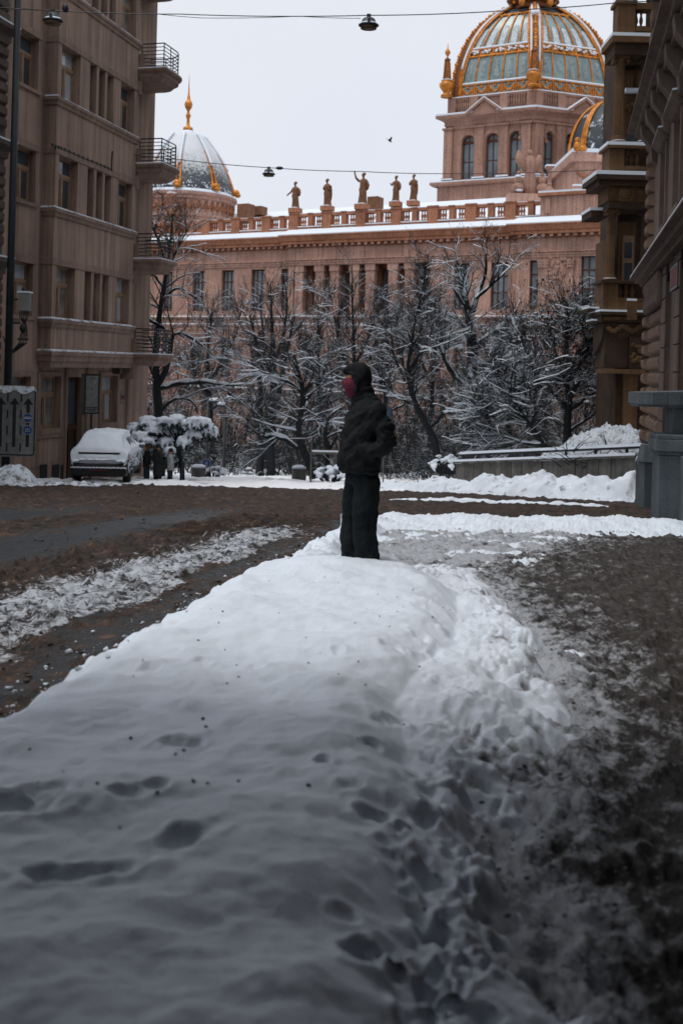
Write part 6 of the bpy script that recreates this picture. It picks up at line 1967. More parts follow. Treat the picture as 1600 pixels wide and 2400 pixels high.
statue(927, 474, 411, mY(927), 'stone statue with bent forearm, fourth from the left on the balustrade', 3, 0.0, 3)
statue(968, 472, 408, mY(968), 'slim stone statue nearest the dome tower, fifth on the balustrade', 1, 0.0, 4)
# winged group below the dome
gp = unp(1240, 457, 108.0)
k = 108.0 / F
G = thing('winged_statue_group', 'winged stone figure with two seated figures below the dome corner', 'statue', gp)
def gz(p): return (457 - p) * k
m = MB()
lv = [(0.85, 0), (0.75, 0.9), (0.62, 1.8), (0.5, 2.8), (0.58, 3.5), (0.42, 4.1), (0.16, 4.35)]
m.lathe([(r_, z_) for r_, z_ in lv], 14, (0, 0, 0), 1.0, 0.7); m.ball((-0.05, 0, gz(358)), (0.28, 0.28, 0.36), 10, 8)
m.build('figure', M_TOWER, G, True)
for s, tip, rot in ((-1, (-1.3, 0.2, gz(352)), 0), (1, (0.95, 0.1, gz(362)), 0)):
    w_ = MB()
    root = Vector((s * 0.25, 0.2, gz(400)))
    tp_ = Vector(tip)
    mid = root * 0.45 + tp_ * 0.55 + Vector((s * 0.35, 0.1, 0.1))
    w_.tube([root, mid, tp_], [0.42, 0.5, 0.12], 8)
    w_.build('wing', M_TOWER, G, True)
for s in (-1, 1):
    f_ = MB(); f_.ball((s * 1.35, -0.3, 0.6), (0.72, 0.7, 0.65), 10, 8); f_.ball((s * 1.3, -0.2, 1.45), (0.42, 0.4, 0.62), 10, 8); f_.ball((s * 1.3, -0.25, 2.25), (0.23, 0.25, 0.29), 8, 8)
    f_.tube([(s * 1.3, -0.3, 0.5), (s * 1.9, -0.6, 0.6), (s * 1.85, -0.7, -0.1)], [0.3, 0.26, 0.2], 8)
    f_.build('seated_figure', M_TOWER, G, True)
sn = MB().ball((-1.3, -0.75, 0.35), (0.45, 0.3, 0.14), 8, 6); sn.ball((-1.35, -0.35, 1.95), (0.36, 0.3, 0.16), 8, 5); sn.ball((0.45, -0.05, gz(392)), (0.2, 0.15, 0.5), 8, 5)
sn.build('snow', M_SNOW, G, True, kind='stuff')
ped = MB().box(-2.4, 2.4, -1.0, 1.0, -2.0, 0.0).build('plinth', M_STONE, G)

# ------------------------------------------------------------------ hanging street lamps and their span wires
def wire(name, pts, r, label):
    o = MB()
    P = [unp(*p) for p in pts]
    out_ = []
    for i in range(len(P) - 1):
        for t in range(8):
            f_ = t / 8
            p = P[i] * (1 - f_) + P[i + 1] * f_
            p.z -= 0.12 * 4 * f_ * (1 - f_) * min(1.0, (P[i + 1] - P[i]).length / 14)
            out_.append(p)
    out_.append(P[-1])
    o.tube(out_, r, 5)
    return tag(o.build(name, M_IRON), label, 'wire', 'span wires over the street')
wire('span_wire', [(-60, 12, 27), (125, 25, 27), (420, 33, 27), (863, 36, 27), (1200, 24, 27), (1460, 5, 27), (1560, 0, 27)], 0.014, 'upper span wire carrying two hanging lamps across the street')
wire('span_wire', [(265, 357, 39.2), (420, 374, 40), (630, 393, 41), (850, 402, 41), (1060, 407, 41), (1395, 398, 40)], 0.016, 'lower span wire running from the bay window past the dome tower')
wire('feeder_wire', [(320, 27, 27.3), (470, 42, 27.3), (700, 38, 27.2), (845, 43, 27.05)], 0.009, 'thin feeder cable sagging below the upper span wire')
wire('feeder_wire', [(-60, 28, 26.9), (60, 20, 26.95), (110, 24, 27.0)], 0.009, 'short feeder cable left of the leftmost hanging lamp')
def hang_lamp(px, ptop, w, Y, label, s=1.0):
    q = Y / F
    p = unp(px, ptop, Y)
    T = thing('hanging_lamp', label, 'street lamp', p, 0, 'lamps hung on span wires')
    W = w * q / 2
    MB().lathe([(0, 0.0), (W * 0.42, -0.01), (W * 0.62, -W * 0.18), (W * 0.78, -W * 0.62), (W * 0.98, -W * 0.72), (W * 1.0, -W * 0.82), (W * 0.82, -W * 0.86), (W * 0.8, -W * 0.8)], 20, (0, 0, 0), 1, 0.8).build('shade', M_LAMP, T, True)
    MB().lathe([(W * 0.8, -W * 0.84), (W * 0.78, -W * 1.12), (0, -W * 1.15)], 20, (0, 0, 0), 1, 0.8).build('lens', M_LENS, T, True)
    MB().box(-W * 0.2, W * 0.2, -W * 0.15, W * 0.15, -0.01, W * 0.32).build('hanger', M_IRON, T)
    MB().box(-W * 0.13, W * 0.13, -W * 0.78, -W * 0.66, -W * 0.72, -W * 0.3).build('latch', M_IRON, T)
    MB().lathe([(W * 0.99, -W * 0.715), (W * 0.80, -W * 0.60), (W * 0.76, -W * 0.52)], 20, (0, 0, 0), 1.01, 0.81).build('snow', M_SNOWDIRT, T, True)
M_LAMP = simple('lamp_enamel', (0.045, 0.055, 0.06), 0.45, 0.25, 4)
M_LENS = simple('lamp_lens', (0.11, 0.075, 0.04), 0.3, 0.2, 6)
hang_lamp(864, 41, 48, 27, 'dark hanging lamp in the sky left of the gilded dome')
hang_lamp(125, 30, 48, 27, 'grey hanging lamp in front of the apartment house')
hang_lamp(630, 396, 31, 41, 'small dark hanging lamp above the museum roof')
jb = unp(154, 19, 27)
tag(MB().ball((jb.x, jb.y, jb.z), (0.09, 0.09, 0.12), 10, 8).build('insulator', M_IRON, None, True), 'dark round insulator on the wire beside the leftmost hanging lamp', 'insulator')
jb2 = unp(655, 394, 41)
tag(MB().tube([(jb2.x - 0.15, jb2.y, jb2.z), (jb2.x - 0.06, jb2.y, jb2.z), (jb2.x + 0.06, jb2.y, jb2.z), (jb2.x + 0.15, jb2.y, jb2.z)], [0.03, 0.07, 0.07, 0.03], 8).build('insulator', M_IRON, None, True), 'small insulator on the lower wire right of its lamp', 'insulator')
# ------------------------------------------------------------------ dark mast with equipment box
YM = 29.6
mb0, mt0 = unp(13, 1130, YM), unp(30, -40, YM)
mast = MB().tube([(mb0.x, YM, mb0.z - 0.3), (mb0.x, YM, mt0.z)], [0.12, 0.095], 12)
mast = tag(mast.build('mast', M_MAST, None, True), 'thick dark steel mast in front of the houses at the left edge', 'mast')
for p in (702, 757):
    e = unp(50, p, YM)
    MB().tube([(mb0.x + 0.1, YM - 0.05, e.z), (e.x, YM - 0.05, e.z)], 0.035, 6).build('bracket_arm', M_IRON, mast)
bt, bb_ = unp(48, 687, YM), unp(72, 730, YM)
EB = thing('equipment_box', 'grey equipment box with a snow cap and looped cables on the mast', 'box', ((bt.x + bb_.x) / 2, YM - 0.05, bb_.z))
w_ = (bb_.x - bt.x) / 2
hb_ = bt.z - bb_.z
bev(MB().box(-w_, w_, -0.16, 0.16, 0, hb_).build('housing', M_GREYBOX, EB), 0.02)
MB().box(-w_ - 0.02, w_ + 0.02, -0.18, 0.18, hb_ + 0.002, hb_ + 0.05).build('snow', M_SNOW, EB)
MB().tube([(-0.05, 0, hb_ + 0.05), (-0.05, 0, hb_ + 0.18)], 0.05, 8).build('knob', M_IRON, EB, True)
rnd = random.Random(1)
for i in range(6):
    x_ = -w_ * 0.85 + w_ * 1.7 * i / 5
    MB().tube([(x_, -0.02, 0), (x_ * 0.95, -0.03, -0.15), (x_ * 0.3, -0.02, -0.32), (-0.02 + 0.02 * i, 0, -0.42), (-0.1 + 0.04 * i, 0, -0.7), (-0.14 + 0.045 * i, 0, -0.95), (-0.3, 0, -1.15 - 0.02 * i), (-0.5, 0, -1.1), (-0.62, 0, -0.75)], 0.016, 5).build('cable', M_IRON, EB, True)
MB().ball((-0.02, -0.03, -0.5), (0.11, 0.09, 0.14), 8, 6).build('cable_clamp', M_IRON, EB, True)
MB().box(-0.18, 0.14, -0.04, 0.04, -0.86, -0.80).build('cable_clamp', M_IRON, EB)

# ------------------------------------------------------------------ lane sign
YS = 29.3
sl, sr_, stp, sbt = -48, 86, 908, 1070
o_ = unp(32, 1130, YS)
LS = thing('lane_sign', 'dirty white lane arrow sign with two blue discs at the left edge', 'traffic sign', o_)
X_ = lambda px: unp(px, 990, YS).x - o_.x
Z_ = lambda py: unp(20, py, YS).z - o_.z
def rrect(x0, x1, z0, z1, r, n=5):
    p = []
    for cx_, cz_, a0 in ((x1 - r, z1 - r, 0), (x0 + r, z1 - r, 1), (x0 + r, z0 + r, 2), (x1 - r, z0 + r, 3)):
        for i in range(n + 1):
            a_ = (a0 + i / n) * math.pi / 2
            p.append((cx_ + r * math.cos(a_), cz_ + r * math.sin(a_)))
    return p[::-1]
MB().slabxz(rrect(X_(sl), X_(sr_), Z_(sbt), Z_(stp), 0.13), 0.0, 0.04).build('border', M_SIGNW, LS)
MB().slabxz(rrect(X_(sl) + 0.035, X_(sr_) - 0.035, Z_(sbt) + 0.035, Z_(stp) - 0.035, 0.11), -0.003, -0.001).build('border_line', M_SIGNK, LS)
MB().slabxz(rrect(X_(sl) + 0.075, X_(sr_) - 0.075, Z_(sbt) + 0.075, Z_(stp) - 0.075, 0.07), -0.006, -0.0035).build('face', M_SIGNW, LS)
y0_, y1_ = -0.009, -0.0065
for pxa in (-30, 2, 34, 66):
    a = MB()
    if pxa == 66:
        for pa, pb in ((945, 968), (990, 995), (1018, 1047)):
            if pa > 945: MB().slabxz([(X_(pxa - 4), Z_(pb)), (X_(pxa - 4), Z_(pa)), (X_(pxa + 4), Z_(pa)), (X_(pxa + 4), Z_(pb))], y0_, y1_).build('arrow_shaft', M_SIGNK, LS)
            else: a.slabxz([(X_(pxa - 4), Z_(pb)), (X_(pxa - 4), Z_(pa)), (X_(pxa + 4), Z_(pa)), (X_(pxa + 4), Z_(pb))], y0_, y1_)
    else:
        a.slabxz([(X_(pxa - 4), Z_(1047)), (X_(pxa - 4), Z_(945)), (X_(pxa + 4), Z_(945)), (X_(pxa + 4), Z_(1047))], y0_, y1_)
    a.slabxz([(X_(pxa - 12), Z_(947.5)), (X_(pxa), Z_(931)), (X_(pxa + 12), Z_(947.5))], y0_ - 0.001, y1_)
    a.build('arrow', M_SIGNK, LS)
for pxd in (-14, 18, 49.5):
    for pa, pb in ((921, 942), (960, 980), (998, 1018), (1038, 1058)):
        MB().slabxz([(X_(pxd - 1.9), Z_(pb)), (X_(pxd - 1.9), Z_(pa)), (X_(pxd + 1.9), Z_(pa)), (X_(pxd + 1.9), Z_(pb))], y0_, y1_).build('lane_dash', M_SIGNK, LS)
def disc(cx_, cz_, r, y, mat, name, par, n=28):
    o = MB().slabxz([(cx_ + r * math.cos(-2 * math.pi * i / n), cz_ + r * math.sin(-2 * math.pi * i / n)) for i in range(n)], y - 0.002, y).build(name, mat, par)
    return o
def text(s, size, loc, mat, parent, name='lettering', rot=(math.pi / 2, 0, 0), sx=1.0):
    c = bpy.data.curves.new(name, 'FONT')
    c.body = s; c.size = size; c.align_x = 'CENTER'; c.align_y = 'CENTER'
    c.extrude = 0.0008
    c.materials.append(mat)
    o = bpy.data.objects.new(name, c)
    COL.objects.link(o)
    dg = bpy.context.evaluated_depsgraph_get()
    me = bpy.data.meshes.new_from_object(o.evaluated_get(dg))
    bpy.data.objects.remove(o)
    o = bpy.data.objects.new(name, me)
    COL.objects.link(o)
    o.parent = parent; o.location = loc; o.rotation_euler = rot; o.scale = (sx, 1, 1)
    return o
r_ = 11.2 * YS / F
for pyc, tx in ((978, None), (1007, 'JZS')):
    disc(X_(66), Z_(pyc), r_, -0.0105, M_PRINTW, 'disc_rim', LS)
    d_ = disc(X_(66), Z_(pyc), r_ * 0.94, -0.0135, M_SIGNB, 'blue_disc', LS)
    if tx: text(tx, r_ * 0.95, (X_(66), -0.0165, Z_(pyc)), M_PRINTW, LS, 'lettering', sx=0.85)
    else:
        MB().box(X_(66) - r_ * 0.8, X_(66) + r_ * 0.8, -0.0165, -0.0158, Z_(pyc) - r_ * 0.22, Z_(pyc) - r_ * 0.02).build('print_line', M_PRINTW, LS)
        MB().box(X_(66) - r_ * 0.75, X_(66) + r_ * 0.75, -0.0165, -0.0158, Z_(pyc) + r_ * 0.08, Z_(pyc) + r_ * 0.2).build('print_line', M_PRINTW, LS)
sn = MB()
rnd = random.Random(9)
n = 26
tp = [(X_(sl) + (X_(sr_) - X_(sl)) * i / n) for i in range(n + 1)]
pts = [(x_, Z_(stp) - 0.11 - 0.05 * rnd.random() - 0.04 * math.sin(i * 0.7)) for i, x_ in enumerate(tp)]
sn.slabxz([(tp[0] + 0.1, Z_(stp) + 0.05), (tp[-1] - 0.13, Z_(stp) + 0.05), (tp[-1] - 0.02, Z_(stp) - 0.10)] + pts[::-1][1:-1] + [(tp[0] + 0.02, Z_(stp) - 0.1)], -0.028, 0.05)
sn.build('snow', M_SNOWDIRT, LS)
for pxp in (-34, 32):
    MB().tube([(X_(pxp), 0.07, -0.5), (X_(pxp), 0.07, Z_(stp) - 0.1)], 0.04, 8).build('post', M_GREYBOX, LS)

# ------------------------------------------------------------------ information board on a post by the door
YI = 35.6
o_ = unp(211, 1115, YI)
IB = thing('information_board', 'tall pale notice board on a post beside the house door', 'sign', o_, rad(12))
z0_, z1_ = unp(211, 970, YI).z - o_.z, unp(211, 876, YI).z - o_.z
w_ = 17 * YI / F
MB().box(-w_, w_, 0, 0.1, z0_, z1_).build('frame', M_SIGNK, IB)
MB().box(-w_ + 0.05, w_ - 0.05, -0.01, -0.001, z0_ + 0.05, z1_ - 0.07).build('sheet', M_SIGNW, IB)
MB().box(-w_ - 0.12, -w_ - 0.002, 0, 0.3, z0_ - 0.05, z1_).build('side_box', M_SOOT, IB)
for zf, ww in ((0.93, 0.4), (0.62, 0.12), (0.22, 0.1), (0.12, 0.75), (0.07, 0.7), (0.025, 0.4)):
    zz_ = z0_ + 0.06 + (z1_ - z0_ - 0.14) * zf
    MB().box(-w_ * ww, w_ * ww, -0.013, -0.0105, zz_, zz_ + 0.03).build('print_line', M_SIGNK, IB)
MB().tube([(0, 0.05, -0.3), (0, 0.05, z0_)], 0.045, 8).build('post', M_IRON, IB)

# ------------------------------------------------------------------ park furniture beyond the junction
def park_lamp(px, ptop, pbase, Y, headdx, label):
    b = unp(px, pbase, Y)
    T = thing('park_lamp', label, 'street lamp', b, 0, 'park lamps')
    H_ = (pbase - ptop) * Y / F
    q = Y / F
    MB().tube([(0, 0, -0.3), (0, 0, 0.5), (0, 0, 0.55), (0, 0, H_ + 0.05)], [0.13, 0.13, 0.095, 0.085], 10).build('pole', M_IRON, T, True)
    dx = headdx * q
    MB().tube([(0, 0, H_ - 0.1), (dx * 0.5, 0, H_ - 0.02), (dx, 0, H_ - 0.04)], 0.03, 6).build('arm', M_IRON, T, True)
    hd = MB().ball((dx * 1.15, 0, H_ - 0.06), (abs(dx) * 0.85 + 0.05, 0.2, 0.09), 14, 8).build('lamp_head', M_IRON, T, True)
    MB().ball((dx * 1.15, 0, H_ + 0.03), (abs(dx) * 0.9 + 0.05, 0.21, 0.13), 14, 8).build('snow', M_SNOW, T, True)
park_lamp(484, 938, 1112, 56, 13, 'dark park lamp whose head reaches right, the left one of the pair')
park_lamp(524, 948, 1120, 52, -8, 'dark park lamp whose head reaches left, the right one of the pair')
park_lamp(1061, 965, 1085, 50, -8, 'dark park lamp with snowy head above the concrete parapet')
# blue footpath sign
o_ = unp(483, 1112, 47); q = 47 / F
PS = thing('footpath_sign', 'round blue footpath sign with two white walking figures', 'traffic sign', o_)
zc_ = (1112 - 1086) * q + 0.0
r_ = 10.3 * q
mm = MB().tube([(0, 0.03, -0.3), (0, 0.03, zc_ + r_)], 0.035, 8).build('post', M_GREYBOX, PS)
disc(0, zc_, r_, -0.002, M_PRINTW, 'rim', PS)
disc(0, zc_, r_ * 0.93, -0.005, M_SIGNB, 'blue_disc', PS)
fg = MB()
for cx_, s in ((0.06, 1.0), (-0.09, 0.62)):
    c0 = r_ * cx_ * 2.2
    fg.ball((c0, -0.009, zc_ + r_ * (0.55 * s - 0.05)), (r_ * 0.12 * s, 0.003, r_ * 0.13 * s), 8, 6)
    fg.slabxz([(c0 - r_ * 0.16 * s, zc_ - r_ * 0.15), (c0 - r_ * 0.1 * s, zc_ + r_ * 0.4 * s - 0.03), (c0 + r_ * 0.1 * s, zc_ + r_ * 0.4 * s - 0.03), (c0 + r_ * 0.16 * s, zc_ - r_ * 0.15)], -0.01, -0.0075)
    fg.slabxz([(c0 - r_ * 0.2 * s, zc_ - r_ * 0.62 * s - 0.03), (c0 - r_ * 0.03, zc_ - r_ * 0.12), (c0 + r_ * 0.03, zc_ - r_ * 0.12), (c0 - r_ * 0.08 * s, zc_ - r_ * 0.62 * s - 0.03)], -0.01, -0.0075)
    fg.slabxz([(c0 + r_ * 0.08 * s, zc_ - r_ * 0.62 * s - 0.03), (c0 - r_ * 0.01, zc_ - r_ * 0.13), (c0 + r_ * 0.05, zc_ - r_ * 0.13), (c0 + r_ * 0.2 * s, zc_ - r_ * 0.62 * s - 0.03)], -0.01, -0.0075)
fg.build('walking_figures', M_PRINTW, PS)
MB().box(-0.14, 0.16, -0.02, 0.0, 0.03, 0.28).build('plate', M_SIGNW, PS)
# litter bin / planter boxes with snow
def planter(px, pb, w, h, Y, label, kind='planter', mat=M_CONC):
    o_ = unp(px, pb, Y); q = Y / F
    T = thing(kind, label, kind, o_, rad(8))
    MB().taper(-w * q / 2 * 0.9, w * q / 2 * 0.9, -0.35, 0.35, -0.15, h * q, 1.12).build('body', mat, T)
    n = 10
    s = MB()
    s.lathe([(w * q / 2 * 1.35, 0.0), (w * q / 2 * 1.3, 0.07), (w * q / 2 * 0.7, 0.14), (0, 0.16)], 4, (0, 0, h * q + 0.002), 1, 0.8, math.pi / 4, 2.25 * math.pi)
    s.build('snow', M_SNOW, T, True)
planter(700, 1122, 32, 24, 44, 'square concrete planter with a snow cap beside the leaning tree')
planter(465, 1120, 34, 24, 45, 'dark planter under the snowy conifer by the footpath sign')
planter(583, 1120, 17, 19, 58, 'small dark litter bin between the park tree trunks', 'bin', M_IRON)
# frame of a rail behind the standing person
def hoop(px0, px1, pt, pb, Y, label, lower=True):
    a, b = unp(px0, pb, Y), unp(px1, pb, Y)
    zt_ = unp((px0 + px1) / 2, pt, Y).z - a.z
    T = thing('park_railing', label, 'railing', a, math.atan2(b.y - a.y, b.x - a.x))
    L_ = (b - a).length
    for x_ in (0, L_ * 0.5, L_): MB().tube([(x_, 0, -0.4), (x_, 0, zt_ + (0.45 if x_ == 0 else 0))], 0.045, 6).build('post', M_CONC, T)
    MB().box(0.04, L_ - 0.04, -0.05, 0.05, zt_ - 0.09, zt_).build('rail', M_CONC, T)
    MB().box(0.03, L_ - 0.03, -0.06, 0.06, zt_ + 0.002, zt_ + 0.07).build('snow', M_SNOW, T)
    if lower: MB().box(0.04, L_ - 0.04, -0.03, 0.03, zt_ * 0.4 - 0.05, zt_ * 0.4).build('rail', M_CONC, T)
hoop(728, 840, 1060, 1120, 42, 'snow-topped railing left of the standing person')
# blue board behind the person's back
o_ = unp(903, 1110, 40); q = 40 / F
BB = thing('blue_board', 'blue notice board on posts behind the standing person', 'sign', o_, rad(-10))
MB().box(-0.12, 0.16, 0, 0.05, (1110 - 1045) * q, (1110 - 955) * q).build('panel', simple('faded_blue_board', (0.03, 0.055, 0.085), 0.6, 0.3, 4), BB)
MB().tube([(-0.10, 0.08, -0.4), (-0.10, 0.08, (1110 - 955) * q)], 0.03, 6).build('post', M_CONC, BB); MB().tube([(0.18, 0.08, -0.4), (0.18, 0.08, (1110 - 955) * q)], 0.03, 6).build('post', M_CONC, BB)
# delineator post at the kerb right of the group
o_ = unp(425, 1148, 37)
tag(MB().tube([(o_.x, o_.y, o_.z - 0.2), (o_.x, o_.y, unp(425, 1078, 37).z)], 0.035, 8).build('kerb_post', M_IRON), 'thin dark post standing in the snow right of the three people', 'post')
# concrete parapet of the underpass
pa, pb_ = unp(1068, 1100, 36.4), unp(1490, 1088, 29.6)
ang = math.atan2(pb_.y - pa.y, pb_.x - pa.x)
CPW = thing('underpass_parapet', 'weathered concrete panel parapet with two snow-topped rails', 'parapet', (pa.x, pa.y, pa.z - 0.6), ang)
L_ = math.hypot(pb_.x - pa.x, pb_.y - pa.y)
z1_ = unp(1068, 1087, 36.4).z - (pa.z - 0.6)
slope = (unp(1490, 1072, 29.6).z - unp(1068, 1087, 36.4).z) / L_
n = 17
rnd = random.Random(31)
for i in range(n):
    x0_, x1_ = L_ * i / n + 0.012, L_ * (i + 1) / n - 0.012
    d_ = rnd.uniform(-0.015, 0.015)
    MB().hexa([(x0_, d_, -0.6), (x1_, d_, -0.6), (x1_, 0.16, -0.6), (x0_, 0.16, -0.6), (x0_, d_, z1_ + slope * x0_), (x1_, d_, z1_ + slope * x1_), (x1_, 0.16, z1_ + slope * x1_), (x0_, 0.16, z1_ + slope * x0_)]).build('panel', (M_CONC, M_CONC2, M_CONC)[rnd.randint(0, 2)] if False else M_CONC, CPW)
def srail(zo, h, y0, y1, mat, name, par=CPW):
    return MB().hexa([(-0.1, y0, z1_ + zo), (L_, y0, z1_ + zo + slope * L_), (L_, y1, z1_ + zo + slope * L_), (-0.1, y1, z1_ + zo), (-0.1, y0, z1_ + zo + h), (L_, y0, z1_ + zo + h + slope * L_), (L_, y1, z1_ + zo + h + slope * L_), (-0.1, y1, z1_ + zo + h)]).build(name, mat, par)
srail(0.003, 0.06, -0.08, 0.2, M_CONC, 'coping'); srail(0.065, 0.08, -0.07, 0.19, M_SNOW, 'snow')
srail(0.26, 0.07, 0.25, 0.36, M_IRON, 'rail'); srail(0.332, 0.09, 0.23, 0.38, M_SNOW, 'snow')
for i in range(7):
    x_ = L_ * (i + 0.1) / 6.6
    MB().box(x_ - 0.03, x_ + 0.03, 0.27, 0.34, 0.0, z1_ + 0.26 + slope * x_).build('rail_post', M_IRON, CPW)
# birds
def bird(px, py, Y, s, label, a=0.0):
    o_ = unp(px, py, Y)
    m_ = MB(Matrix.Translation(o_) @ Matrix.Rotation(a, 4, 'Y'))
    m_.ball((0, 0, 0), (0.16 * s, 0.05 * s, 0.05 * s), 8, 6)
    m_.add([(0.06 * s, 0, 0.02 * s), (-0.08 * s, 0, 0.02 * s), (-0.05 * s, 0.3 * s, 0.18 * s), (0.03 * s, 0.3 * s, 0.18 * s)], [(0, 1, 2, 3)])
    m_.add([(0.06 * s, 0, 0.025 * s), (-0.08 * s, 0, 0.025 * s), (-0.05 * s, -0.25 * s, 0.2 * s), (0.03 * s, -0.25 * s, 0.2 * s)], [(0, 1, 2, 3)])
    m_.add([(-0.14 * s, 0.03 * s, 0), (-0.14 * s, -0.03 * s, 0), (-0.26 * s, -0.05 * s, 0), (-0.26 * s, 0.05 * s, 0)], [(0, 1, 2, 3)])
    tag(m_.build('bird', M_COAT), label, 'bird')
bird(913, 330, 60, 1.0, 'small dark bird flying in the sky left of the dome', 0.6)
# ------------------------------------------------------------------ bare snowy trees
def tubes(P, R, n):
    """P (N,k,3), R (N,k) -> vertices and quads of N tubes"""
    N, k, _ = P.shape
    T = np.gradient(P, axis=1)
    T /= np.linalg.norm(T, axis=2, keepdims=True) + 1e-9
    ref = np.where(np.abs(T[:, :1, 2:3]) > 0.85, np.array([1.0, 0.2, 0.0]), np.array([0.0, 0.0, 1.0]))
    U = np.cross(T, np.broadcast_to(ref, T.shape)); U /= np.linalg.norm(U, axis=2, keepdims=True) + 1e-9
    W = np.cross(U, T)
    a = np.arange(n) * 2 * np.pi / n + np.pi / 2
    V = P[:, :, None, :] + R[:, :, None, None] * (np.cos(a)[None, None, :, None] * U[:, :, None, :] + np.sin(a)[None, None, :, None] * W[:, :, None, :])
    i = np.arange(k - 1)[:, None] * n
    j = np.arange(n)[None, :]
    q = np.stack([i + j, i + (j + 1) % n, i + n + (j + 1) % n, i + n + j], -1).reshape(-1, 4)
    Fq = (q[None] + (np.arange(N) * k * n)[:, None, None]).reshape(-1, 4)
    return V.reshape(-1, 3), Fq

def join(parts):
    V, Fs, o = [], [], 0
    for v, f in parts:
        V.append(v); Fs.append(f + o); o += len(v)
    return np.concatenate(V), np.concatenate(Fs)

def resample(pts, rads, k):
    pts = np.array(pts, float); rads = np.array(rads, float)
    s = np.concatenate([[0], np.cumsum(np.linalg.norm(np.diff(pts, axis=0), axis=1))])
    # Catmull-like smoothing through dense cubic interpolation
    t = np.linspace(0, s[-1], k)
    out = np.stack([np.interp(t, s, pts[:, i]) for i in range(3)], 1)
    for _ in range(2):
        out[1:-1] = 0.25 * out[:-2] + 0.5 * out[1:-1] + 0.25 * out[2:]
    return out, np.interp(t, s, rads)

def sprout(P, R, n, lng, ang, k2, rng, up=0.0, wander=0.25, umin=0.2, rk=0.55, rmin=0.004, flat=1.0):
    """n child branches growing off the parents"""
    N, k, _ = P.shape
    L = np.linalg.norm(np.diff(P, axis=1), axis=2).sum(1)
    w = L / L.sum()
    pi = rng.choice(N, n, p=w)
    u = umin + (1 - umin) * rng.random(n)
    f = u * (k - 1); i = np.minimum(f.astype(int), k - 2); f = (f - i)[:, None]
    base = P[pi, i] * (1 - f) + P[pi, i + 1] * f
    t = P[pi, i + 1] - P[pi, i]; t /= np.linalg.norm(t, axis=1, keepdims=True) + 1e-9
    r = R[pi, i] * (1 - f[:, 0]) + R[pi, i + 1] * f[:, 0]
    rv = rng.normal(size=(n, 3)); rv[:, 1] *= flat
    perp = rv - (rv * t).sum(1, keepdims=True) * t
    perp /= np.linalg.norm(perp, axis=1, keepdims=True) + 1e-9
    a = np.radians(ang[0] + (ang[1] - ang[0]) * rng.random(n))[:, None]
    d = t * np.cos(a) + perp * np.sin(a)
    d[:, 2] += up
    d /= np.linalg.norm(d, axis=1, keepdims=True)
    l = (lng[0] + (lng[1] - lng[0]) * rng.random(n)) * (1.15 - 0.55 * u)
    seg = l / (k2 - 1)
    C = np.zeros((n, k2, 3)); C[:, 0] = base
    for j in range(1, k2):
        d = d + rng.normal(size=(n, 3)) * wander * 0.5
        d[:, 2] += up * 0.25
        d /= np.linalg.norm(d, axis=1, keepdims=True)
        C[:, j] = C[:, j - 1] + d * seg[:, None]
    r0 = np.maximum(rmin, np.minimum(r * rk, l * 0.02 + 0.002))
    RR = r0[:, None] * np.linspace(1, 0.35, k2)[None]
    return C, np.maximum(RR, rmin * 0.6)

def snow_on(P, R, rng, n=5, k=0.85, minr=0.02):
    """ridge of snow resting on top of a set of limbs"""
    T = np.gradient(P, axis=1); T /= np.linalg.norm(T, axis=2, keepdims=True) + 1e-9
    hz = np.clip(1.25 - np.abs(T[:, :, 2]) * 1.35, 0, 1)
    nz = rng.random(hz.shape) * 0.5 + 0.65
    r = R * k * hz * nz + 0.012 * hz
    Q = P.copy(); Q[:, :, 2] += R * 0.62 + 0.006
    return tubes(Q, np.maximum(r, 0.0005), n)

